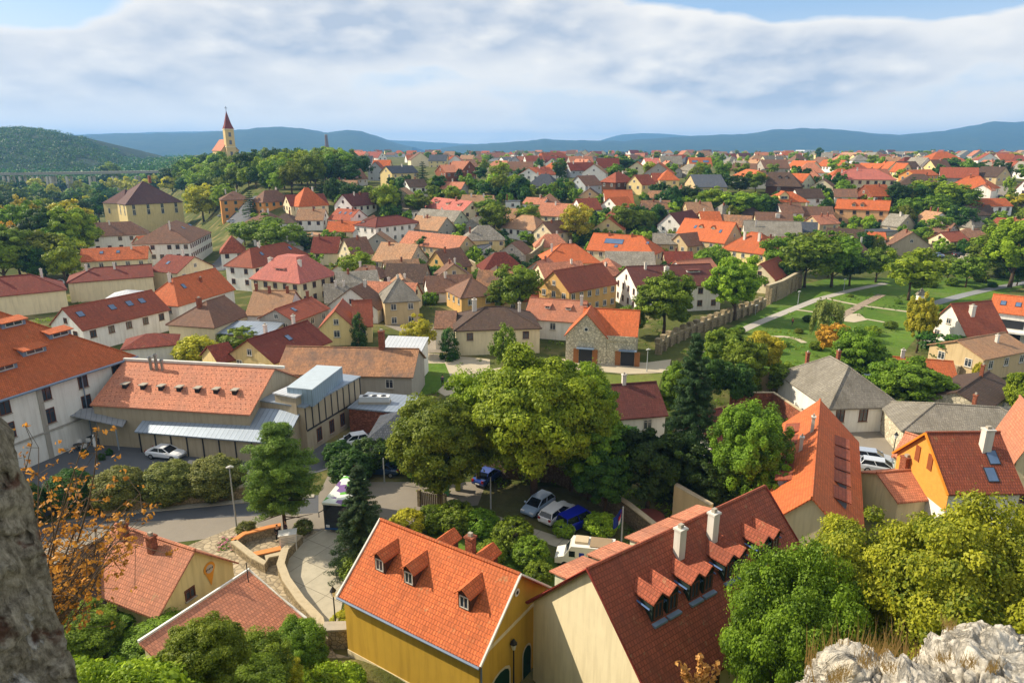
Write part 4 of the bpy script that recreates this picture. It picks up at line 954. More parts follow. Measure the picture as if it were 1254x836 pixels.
# ---------------- the rest of the town: (A, B, eave, depth, ridge row, type, roof, wall[, options]) ----------------
TOWN = [
 # left cluster
 ((154,250.5),(223,247),14.5,27,222,'fh','plum','yellow',dict(label='large yellow school with plum-brown pyramid roof', near=True, floors=2, gap=5.5, wd=1.3, hw=2.4, ch=[(.1,.5,3,'b',1.2)], sky=[(.6,.2)])),
 ((126,248),(152,249),14.5,16,232,'h','plum','yellow',dict(label='lower yellow wing on the side of the school, plum-brown roof', floors=2, gap=5.5, wd=1.3, hw=2.4, ch=[], noun='wing')),
 ((96,290),(181,286),7,10,272,'h','brown','white',dict(label='white balcony house with brown roof in front of the school', hips=(0,1), ch=[(.1,.4,1,'w'),(.45,.4,1.3,'w')], floors=2)),
 ((98,320),(180,316),5.5,10,303,'g','orange','cream',dict(label='long orange-roofed house in front of the balcony house', ch=[(.75,.4,1.3,'w')], sky=[(.3,.3),(.55,.3)])),
 ((178,302),(207,299),6,10,288,'g','orange','cream',dict(ch=[])),
 ((83,346),(187,338),5,11,327,'h','dred','cream',dict(label='cream house with long dark red roof and two white chimneys', hips=(1,0), near=True, ch=[(.22,.4,1.5,'w'),(.55,.4,1.5,'w')], win=False)),
 ((184,331),(217,334),5,12,313,'g','dred','cream',dict(label='cream gabled house with dark red roof at the bend of the street', ch=[(.6,.5,1.5,'w')], sky=[(.35,.25)])),
 ((232,297),(258,284),7.5,17,272,'h','brown','white',dict(label='long white house with brown roof and a row of many windows along the street', floors=2, gap=2.2, ch=[(.2,.4,2,'w')], sky=[(.5,.3),(.8,.3)])),
 ((381,309),(413,309),4,9,290,'g','dred','cream',{}),
 ((431,312),(457,309),5,8,291,'g','brown','cream',{}),
 ((400,283),(443,283),4,8,271,'g','orange','cream',{}),
 ((402,268),(428,270),4,10,256,'g','red','white',dict(sky=[(.3,.3),(.55,.3),(.8,.3)], label='house with three bright skylights in its rust-red roof')),
 ((362,269),(395,269),4,9,256,'g','tan','white',{}),
 ((356,252),(402,250),4,11,238,'g','dred','cream',dict(label='long dark red barn-like house below the church hill')),
 ((352,250),(366,252),5,12,230,'fh','orange','cream',{}),
 ((270,245),(306,244),5,12,234,'h','brown','orangew',dict(label='orange-walled house with brown tiled hipped roof beside the dark cedar', fr=mat('teal_shutter',(30,130,120)))),
 ((308,246),(322,247),5,13,233,'fh','brown','orangew',dict(label='orange house with teal shutters and brown pyramid roof', fr=mat('teal_shutter',(30,130,120)))),
 ((298,273),(330,274),4,12,258,'h','brown','grey',{}), ((328,273),(362,273),4,11,261,'h','umber','white',{}),
 ((368,287),(398,289),3,6,None,'p','tan','white',dict(ch=[])), ((310,290),(330,292),3,6,None,'p','metal','white',dict(ch=[])),
 ((432,285),(460,285),4,18,266,'f','salmon','white',{}), ((460,278),(514,272),6.5,11,265,'h','dred','white',dict(label='big whitewashed house with dark red hipped roof in the middle of the town', near=True, floors=2, ch=[])),
 ((431,252),(461,249),5,9,237,'g','maroon','white',dict(label='white gabled house with maroon roof and small balcony on the slope', floors=2)),
 ((450,208),(469,208),5.5,9,None,'f','red','bluegrey',dict(label='pale grey gabled villa with red roof', hr=4)),
 ((432,219),(450,218),3.5,8,207,'g','brown','bluegrey',{}), ((456,204),(477,204),6,9,196,'g','orange','yellow',{}),
 ((480,212),(512,211),6,9,203,'g','slate','yellow',dict(label='yellow two-storey house with dark slate roof above the ramp')),
 ((533,210),(546,211),5,10,202,'f','salmon','brick',{}), ((551,208),(566,208),5,10,200,'g','salmon','brick',{}), ((566,208),(583,207),6,9,None,'f','salmon','brick',dict(hr=4)),
 ((435,199),(455,199),5,9,191,'g','slate','white',{}), ((425,191),(444,192),5,9,184,'g','red','cream',{}), ((446,192),(463,193),5,9,184,'g','dred','white',{}),
 ((521,253),(566,259),4.5,9,244,'g','pink','cream',dict(label='house with pinkish red roof and three lean-to dormers', dor=[(.2,.2,1.6,.9,'s'),(.5,.2,1.6,.9,'s'),(.8,.2,1.6,.9,'s')])),
 ((508,268),(556,271),5,9,257,'g','grey','green',dict(label='long pale green house with grey roof')),
 ((500,279),(536,282),4,10,265,'g','tan','grey',{}), ((477,259),(506,260),3,8,None,'p','grey','white',dict(ch=[])),
 ((456,318),(500,322),4,10,298,'g','tan','stone',dict(label='stone-gabled house with lit tan tile roof')),
 ((490,297),(560,305),4,9,286,'g','salmon','tanw',dict(label='long salmon roof behind the tan stone-gabled house', ch=[])),
 ((565,304),(590,306),3,6,None,'s','slate','white',dict(hr=1,ch=[])),
 ((548,329),(577,324),4,9,305,'g','brown','ochre',dict(label='ochre gabled cottage with brown roof and turquoise shutters', fr=mat('teal_shutter',(30,130,120)))),
 ((565,364),(608,360),4,10,340,'h','brown','ochre',dict(label='ochre cottage with brown hipped roof near the walled garden', near=True)),
 ((569,294),(620,293),5,10,276,'h','grey','yellow',dict(label='yellow house with two-tone grey hipped roof', ch=[(.15,.3,1.3,'b')])),
 ((562,252),(600,253),4,9,239,'g','tan','cream',dict(ch=[(.3,.4,1.3,'w'),(.7,.4,1.3,'w')])),
 ((655,263),(692,265),4,12,249,'g','salmon','cream',{}), ((662,248),(686,248),4,9,237,'h','brown','cream',{}), ((640,249),(664,250),4,8,242,'g','salmon','white',{}),
 ((619,247),(637,247),4,6,None,'p','slate','white',dict(ch=[(.1,.5,2.4,'b')])),
 ((613,278),(657,282),4,11,264,'h','tan','white',dict(label='white house with large tan hipped roof above the rubble wall', near=True)),
 ((676,285.5),(701,282),5,8,271,'g','brown','cream',dict(label='cream gabled house with brown roof joined to the tan hipped roof', near=True)),
 ((664,322),(735,321),4,13,299,'h','orange','cream',dict(label='cream house with broad rust-orange hipped roof and two pale chimneys', near=True, ch=[(.2,.35,1.6,'w'),(.55,.55,1.4,'w')])),
 ((668,341),(720,337),4,9,321,'g','salmon','cream',{}), ((728,340),(760,336),3.5,6,328,'g','salmon','brick',{}),
 ((719,305),(800,311),4.5,11,288,'h','orange','cream',dict(label='long orange roof with a wide solar panel', hips=(0,1), near=True, sky=[(.36,.28,6,1.9),(.42,.14,1,1),(.86,.3,.8,.9)], ch=[(.25,.45,1,'b'),(.6,.45,1,'b')])),
 ((742,326),(803,327),3,8,311,'s','grey','white',dict(hr=1.4, ch=[], label='low grey sheet roof below the solar-panelled roof')),
 ((713,257),(737,256),5,9,243,'g','red','white',{}), ((735,252),(757,254),5,10,None,'f','orange','white',dict(hr=3.4, label='modern white house with orange roof and dark timber gable')),
 ((742,249),(776,249),5,13,233,'g','orange','white',dict(label='large modern house with wide orange roof and dark gable end', near=True, win=(1,0))),
 ((717,227),(737,226),5,9,215,'g','brown','bluegrey',{}), ((660,214),(680,212),5,10,205,'g','orange','white',{}), ((647,213),(661,214),5,8,None,'f','red','white',dict(hr=3.2, label='white twin-gabled house with small green balcony')),
 ((607,200),(621,201),4.5,9,None,'f','slate','white',dict(hr=4.5)), ((622,201),(640,201),5,9,None,'f','slate','bluegrey',dict(hr=5)),
 ((680,207),(696,206),5,8,199,'h','orange','white',{}), ((698,203),(713,204),5,8,195,'g','salmon','white',{}), ((712,205),(726,204),5,8,None,'f','salmon','white',dict(hr=3)),
 ((754,223),(778,222),4.5,9,211,'h','red','timber',{}), ((786,226),(803,225),4,8,214,'g','red','yellow',{}), ((784,202),(793,203),6,8,None,'f','pink','white',dict(hr=4)),
 ((666,196),(700,195),5,12,187,'h','orange','cream',{}), ((658,194),(680,193),5,9,185,'h','grey','white',{}), ((596,193),(622,192),4,8,187,'g','green' if 0 else 'salmon','white',{}),
 # right cluster
 ((808,220),(832,220),5,10,208,'h','orange','yellow',dict(label='yellow house with orange pyramid roof on the slope')), ((800,222),(812,222),4,8,212,'g','red','cream',{}),
 ((814,235),(838,237),3,7,229,'g','brown','white',{}), ((838,225),(853,229),5,12,None,'f','slate','tanw',dict(hr=4.3, label='tan gabled house with steep slate roof')),
 ((810,201),(836,201),5,12,191,'g','grey','ochre',{}), ((830,208),(847,209),4,8,201,'h','grey','grey',{}),
 ((845,203),(872,203),5,9,193,'g','orange','yellow',dict(label='yellow house with blue solar panels on its orange roof', sky=[(.25,.25,3.4,1.6),(.75,.25,3.4,1.6)], ch=[])),
 ((886,205),(912,206),4,9,197,'h','grey','white',{}), ((910,205),(930,206),4,9,196,'g','tan','cream',{}), ((897,215),(918,218),4,10,208,'h','orange','white',{}),
 ((928,219),(940,219),4,8,209,'g','brown','cream',{}), ((938,227),(981,228),4.5,11,211,'h','umber','timber',dict(label='large dark timber house with umber hipped roof', hips=(0,1), dor=[(.35,.25,1.2,.8,'g'),(.55,.25,1.2,.8,'g')])),
 ((982,224),(998,223),4.5,12,None,'f','orange','green',dict(hr=3.6)), ((945,247),(991,247),5,10,235,'h','orange','yellow',dict(label='bright yellow house with orange hipped roof and arched dormer', dor=[(.35,.1,3.6,1.6,'g')])),
 ((926,273),(971,274),4,9,260,'g','brown','cream',dict(ch=[(.6,.3,.9,'w',1.2)])), ((912,288),(982,290),4,14,271,'g','grey','white',dict(label='long pale grey slate roof behind the orange roof with white chimneys', near=True, ch=[(.2,.3,2,'w')])),
 ((975,283),(1000,284),4,9,272,'g','slate','white',{}),
 ((884,304),(938,311),5,12,285,'h','orange','yellow',dict(label='yellow house with bright orange hipped roof and two tall white chimneys', near=True, ch=[(.35,.3,2.2,'w',.6),(.68,.3,2.2,'w',.6)])),
 ((826,290),(887,297),5,11,270,'g','orange','tanw',dict(label='house with bright orange roof and two eyebrow dormers', near=True, dor=[(.42,.28,1.6,.6,'g'),(.66,.28,1.6,.6,'g')], sky=[(.3,.3),(.82,.25)], ch=[])),
 ((834,277),(860,272),4.5,9,259,'g','maroon','white',{}), ((860,272),(884,272),4.5,9,259,'g','orange','cream',{}),
 ((800,298),(845,299),4,9,286,'g','grey','tanw',dict(label='old tan barn with grey roof and open bays')), ((842,301),(868,298),4,8,285,'g','brown','tanw',{}),
 ((1020,219),(1098,220),6,15,207,'h','pink','cream',dict(label='wide cream guesthouse with pinkish red hipped roof', near=True, floors=2, ch=[(.15,.3,1.2,'w'),(.4,.4,1.2,'w')])),
 ((1022,208),(1050,209),5,9,None,'f','red','white',dict(hr=3)), ((1046,206),(1075,207),5,9,200,'g','orange','cream',{}), ((1000,203),(1027,204),4,10,196,'g','orange','white',{}),
 ((1046,238),(1069,240),4,10,None,'f','orange','brick',dict(hr=4, label='brick gabled cottage with bright orange roof')),
 ((1023,255),(1088,257.5),6,10,245,'g','orange','peach',dict(label='wide peach two-storey house with orange roof, balconies and twin dormers', near=True, floors=2, gap=3.5, dor=[(.34,.12,1.5,1,'g'),(.5,.12,1.5,1,'g')], ch=[(.7,.5,.8,'w')], fr=FRB)),
 ((1118,269),(1137,272),3.5,9,259,'g','tan','white',dict(label='small white house with tan roof and two brick chimneys', ch=[(.3,.5,1.3,'b'),(.75,.5,1.3,'b')])),
 ((1062,292),(1085,293),4,5,None,'s','orange','white',dict(hr=1.6, ch=[], label='small white house with flat-pitched orange roof beside the bare earth bank')),
 ((1060,285),(1100,283),3.5,7,None,'p','slate','grey',dict(ch=[])), ((1035,308),(1066,309),3,9,292,'h','umber','white',{}),
 ((1164,295.5),(1187,294),3.5,8,284,'g','red','cream',dict(label='cream gabled house with red-brown roof by the parking square', near=True)),
 ((1158,229),(1213,231),5,12,216,'h','orange','white',dict(label='long white house with orange roof and gabled porch', near=True)),
 ((1190,232),(1214,233),5.5,4,None,'f','salmon','white',dict(hr=2, noun='porch')),
 ((1122,215),(1149,214),5,8,208,'g','orange','orangew',{}), ((1190,252.5),(1240,252),4.5,9,243,'g','orange','white',{}), ((1188,263),(1218,263),3,8,251,'g','umber','grey',{}),
 ((1190,278),(1210,277),4,11,262,'fh','grey','cream',dict(label='cream house with pale grey-brown hipped roof')), ((1244,231),(1264,232),5,9,None,'f','red','white',dict(hr=4)),
 ((1243,273),(1268,275),4,10,262,'h','salmon','cream',{}), ((1190,209),(1221,210),5,11,199,'g','grey','white',{}), ((1236,209),(1262,210),4,10,198,'g','grey','white',{}),
 ((1105,204),(1125,205),5,9,193,'g','grey','white',{}), ((1086,208),(1104,208),5,11,None,'f','orange','cream',dict(hr=4)), ((1104,210),(1118,210),5,11,None,'f','orange','yellow',dict(hr=4)),
 ((1140,196),(1182,196),8,16,186,'h','orange','cream',dict(label='tall cream villa with orange hipped roof on the skyline', floors=2)), ((1178,205),(1196,205),4,9,197,'g','salmon','white',{}),
 ((963,205),(990,206),5,9,197,'g','orange','cream',{}), ((1028,193),(1060,194),4,9,187,'g','tan','white',{}),
]
for a in TOWN:
    A, B, he, W, ry, t, rf, wl, o = a; o = dict(o); ds = o.pop('desc', None)
    house(ds, A, B, he, W, ry=ry, t=t, roof=rf, wall=wl, **o)
# plateau beyond: houses row after row towards the plain, wherever none stands yet
R2 = random.Random(11)
def free(X, Y, r): return all(math.hypot(X-a, Y-b) > r+c for a, b, c in HB)
SK = [c for c in 'orange orange red dred salmon salmon tan brown brown umber tan grey grey slate maroon'.split()]
INF = []
for y in (240,250,258,265,272,279,286,293,301,310,320,331,343,354,366,378,390):
    x = 395 if y < 300 else 250
    while x < 1250:
        x += R2.uniform(20, 34)
        if (x > 850 and y > 318) or (y > 345 and x > 640) or (y > 385 and x > 500) or (x < 430 and y > 325) or (x > 1040 and x < 1190 and 240 < y < 276): continue
        if 600 < x < 715 and 232 < y < 248 or 810 < x < 950 and 240 < y < 268: continue
        X, Y, Z = pg(x, y)
        if (y < 345 and R2.random() < .4) or not free(X, Y, 4.6 if y < 345 else 3.4) or (262 < x < 320 and 266 < y < 332): continue
        L = R2.uniform(8, 12); W = R2.uniform(6.5, 8.5); an = R2.uniform(-.6, .6); t = R2.choice('gghf'); c, s = math.cos(an)*L/2, math.sin(an)*L/2
        rf = R2.choice('salmon brown tan tan grey orange red brown dred umber salmon mottle'.split()); wc = R2.choice(('white','cream','grey','tanw','beige','yellow'))
        nx, ny = -s/(L/2)*W/2, c/(L/2)*W/2
        house('%s outbuilding with %s roof' % (WN[wc], RN[rf]), world=((X-c-nx, Y-s-ny), (X+c-nx, Y+s-ny), Z+R2.choice((2.8,3.2,4.0))), W=W, hr=W*R2.uniform(.33,.5) if t != 'f' else L*.36, t=t, roof=rf, wall=wc, gap=3.4, zg=Z, noun='outbuilding'); INF.append(1)
print('infill', len(INF))
rows = [(188.5,430,1200,14),(190.5,425,1254,15),(193,420,1254,17),(196,500,1254,20),(200,480,1254,24),(205,470,1254,30),(211,480,1254,36),(218,600,1254,42),(226,600,1254,52),(236,600,1254,60)]
FAR = []
for y, xa, xb, st in rows[::-1]:
    x = xa
    while x < xb:
        x += st*R2.uniform(.6, 1.15); yy = y+R2.uniform(-1.2, 1.2)
        X, Y, Z = pg(x, yy)
        if not free(X, Y, 6.2) or Y > 1500: continue
        if y > 192 and R2.random() < .22: continue
        FAR.append((X, Y, Z)); HB.append((X, Y, 6))
def join_as(name, roots, label):
    V = []; Fc = []; MI = []; mats = []; kill = []
    def walk(o, M):
        M = M @ o.matrix_basis
        if o.type == 'MESH':
            k = len(V); V.extend((M @ v.co)[:] for v in o.data.vertices); ms = [m for m in o.data.materials]
            for m in ms:
                if m not in mats: mats.append(m)
            for p in o.data.polygons: Fc.append(tuple(k+i for i in p.vertices)); MI.append(mats.index(ms[p.material_index]))
        for c in o.children: walk(c, M)
        kill.append(o)
    for r in roots: walk(r, Matrix.Identity(4))
    b = MB(); b.v, b.f, b.mi = V, Fc, MI
    for o in kill: bpy.data.objects.remove(o)
    o = b.build(name, mats); tag(o, label, kind='stuff'); return o
FAR.sort(key=lambda q: q[1]); nind = max(0, 296-len([1 for h in HB])+len(FAR)); mass = []
for i, (X, Y, Z) in enumerate(FAR):
        L = R2.uniform(10, 17); W = R2.uniform(8.5, 11.5)
        an = R2.uniform(-.5, .5); t = R2.choice(('g','g','h','f')); c, s = math.cos(an)*L/2, math.sin(an)*L/2
        he = R2.choice((3.2,4,5.2)); rf = R2.choice(SK); wc = R2.choice(('white','white','cream','grey','yellow','bluegrey','tanw'))
        H = house('%s house with %s roof' % (WN[wc], RN[rf]), world=((X-c, Y-s), (X+c, Y+s), Z+he), W=W, hr=W*R2.uniform(.36,.5) if t != 'f' else L*.36, t=t, roof=rf, wall=wc, win=Y < 560, gap=3.6, zg=Z,
              ch=[] if Y > 700 else None, group='houses on the plateau')
        if i >= nind: mass.append(H['root']); ITEMS.pop()
if mass: join_as('distant_houses', mass, 'small distant houses crowded along the edge of the plateau')
nfar = len(FAR)
print('far houses', nfar, 'total', len(HB))
# church
def church():
    X, Y, Z = pg(285, 207); r = empty('church', (X, Y, Z-1), .62); z = proj(X, Y, Z)[2]; k = z/F
    H = lambda y: CZ-Y*(SP+(y-CY)/F*CP)/(CP-(y-CY)/F*SP)-Z+1
    cr = wallm('church'); e, tw, ts = H(184), 3.1, H(158)
    MB().box(-6, 6, 2, 30, 0, e).face([(-6,2.0,e),(6,2.0,e),(0,2.0,e+7.5)]).build('nave', cr, r)
    MB().slab([(-6.5,1.6,e-.4),(0,1.6,e+7.8),(0,30.5,e+7.8),(-6.5,30.5,e-.4)], .3).slab([(0,1.6,e+7.8),(6.5,1.6,e-.4),(6.5,30.5,e-.4),(0,30.5,e+7.8)], .3).build('nave_roof', roofm('salmon'), r)
    t = MB().box(-tw, tw, -2, 2*tw-2, 0, ts).build('tower', cr, r)
    c = MB(); [c.box(-tw-.35, tw+.35, -2.35, 2*tw-1.65, a, a+.6) for a in (e+2, ts-.6)]; c.build('cornice', wallm('cream'), t)
    m = MB(); a = tw+.2; cy = tw-2; top = H(135.5)
    ring = [(-a, cy-a), (a, cy-a), (a, cy+a), (-a, cy+a)]; b2 = a*.62; mid = ts+(top-ts)*.28
    r2 = [(-b2, cy-b2), (b2, cy-b2), (b2, cy+b2), (-b2, cy+b2)]
    for i in range(4):
        j = (i+1) % 4; m.face([(*ring[i], ts), (*ring[j], ts), (*r2[j], mid), (*r2[i], mid)]); m.face([(*r2[i], mid), (*r2[j], mid), (0, cy, top)])
    m.build('spire', mat('spire_red', (120,54,46), 'plain'), r)
    MB().tube([(0,cy,top-.5),(0,cy,top+3.0)], .16, 5).box(-.9,.9,cy-.12,cy+.12,top+1.6,top+1.95).build('cross', DARK, r)
    for z_ in (ts-5.5, e+4, e-4): 
        MB().box(-.9,.9,-2.08,-2.003,z_,z_+3).build('window', [GLASS], r)
    MB().box(-1.2,1.2,-2.08,-2.003,.8,4.5).build('door', [FRB], r)
    for i in range(4): MB().box(-6.08,-6.003,6+i*6,7.6+i*6,e-7,e-2).build('window', [GLASS], r)
    r['pxc'] = [284, 180]; tag(r, 'yellow church with slender red spire on the wooded hill', 'church')
church()
# chimney stack, masts, sheds on the plain
X, Y, Z = pg(401, 190); Z2 = CZ-Y*(SP+(165-CY)/F*CP)/(CP-(165-CY)/F*SP)
r = empty('chimney_stack', (X, Y, Z)); h = Z2-Z
MB().tube([(0,0,-1),(0,0,h)], [3.4*Y/1000, 1.7*Y/1000], 14).build('shaft', mat('stack_brick', (120,96,84), 'wall'), r); MB().tube([(0,0,h*.96),(0,0,h+.3)], 2.1*Y/1000, 14).build('rim', CONC, r)
tag(r, 'tall tapering brick chimney stack on the horizon right of the church', 'chimney stack')
for i, (xa, xb, yt, yb, d) in enumerate(((960,986,185.5,190,'long white industrial hall'),(985,1000,184,189,'tall white industrial hall with stepped top'),(1012,1052,186.5,190.5,'low white warehouse far out on the plain'))):
    Y = 1900+i*60; a, b = ray(xa, 190)[0]/ray(xa, 190)[1]*Y, ray(xb, 190)[0]/ray(xb, 190)[1]*Y
    zt = CZ-Y*(SP+(yt-CY)/F*CP)/(CP-(yt-CY)/F*SP); r = empty('warehouse', (a, Y, terr(a, Y)-1)); h = zt-terr(a, Y)+1
    MB().box(0, b-a, 0, 60, 0, h*.9).build('wall', wallm('white'), r); MB().box(-1, b-a+1, -1, 61, h*.9, h).build('roof', mat('white_roof', (226,228,230)), r)
    MB().box(2, b-a-2, -.2, -.05, h*.35, h*.5).build('window_band', [GLASS], r)
    tag(r, d, 'warehouse', 'white halls on the plain')
r = empty('lattice_mast', (*pg(666, 188),)); Z2 = CZ-r.location.y*(SP+(164-CY)/F*CP)/(CP-(164-CY)/F*SP)-r.location.z; m = MB(); k = r.location.y/F
for s in ((-1,-1),(1,-1),(0,1)): m.tube([(s[0]*k*.9,s[1]*k*.9,-1),(0,0,Z2)], .22, 4)
m.build('frame', mat('mast_grey', (130,134,140)), r); MB().box(-.8,.8,-.8,.8,Z2*.7,Z2*.74).build('platform', DARK, r); tag(r, 'thin lattice transmitter mast above the plateau roofs', 'mast')
# viaduct across the valley
def viaduct():
    Y = 690; f = lambda x, y: (ray(x, y)[0]/ray(x, y)[1]*Y, CZ-Y*(SP+(y-CY)/F*CP)/(CP-(y-CY)/F*SP))
    x0, zt = f(-60, 213.0); x1, zt2 = f(196, 209); r = empty('viaduct', (x0, Y, 0), 0); L = x1-x0
    slope = (zt2-zt)/L
    d = MB(); n = 24
    for i in range(n):
        a, b = L*i/n, L*(i+1)/n; za, zb = zt+slope*a, zt+slope*b; d.prism([(a,0),(b,0),(b,11),(a,11)], [za-2.4,zb-2.4,zb-2.4,za-2.4], [za,zb,zb,za])
    d.build('deck', mat('viaduct_concrete', (150,150,140), 'wall'), r)
    p = MB(); [p.box(L*i/60, L*i/60+.25, -.15, .1, zt+slope*L*i/60+.0, zt+slope*L*i/60+1.1) for i in range(60)]; p.box(0, L*.5, -.1, .0, zt+1.0, zt+1.2); p.build('parapet', DARK, r)
    pc = mat('pier_concrete', (206,200,184), 'wall')
    for px in (-30, 7, 13, 27, 43, 49, 60, 64, 84, 112, 140, 168):
        x = f(px, 240)[0]-x0; g = terr(x+x0, Y)-1
        m = MB()
        for s in (0, 1): m.prism([(x-1+s*.0,1+s*7),(x+1,1+s*7),(x+1,3+s*7),(x-1,3+s*7)], g, zt-2.4)
        m.box(x-.8, x+.8, 3, 8, zt-9, zt-7.6); m.build('pier', pc, r)
    r['pxc'] = [70, 215]; tag(r, 'long concrete road viaduct on pale piers across the wooded valley', 'viaduct')
viaduct()
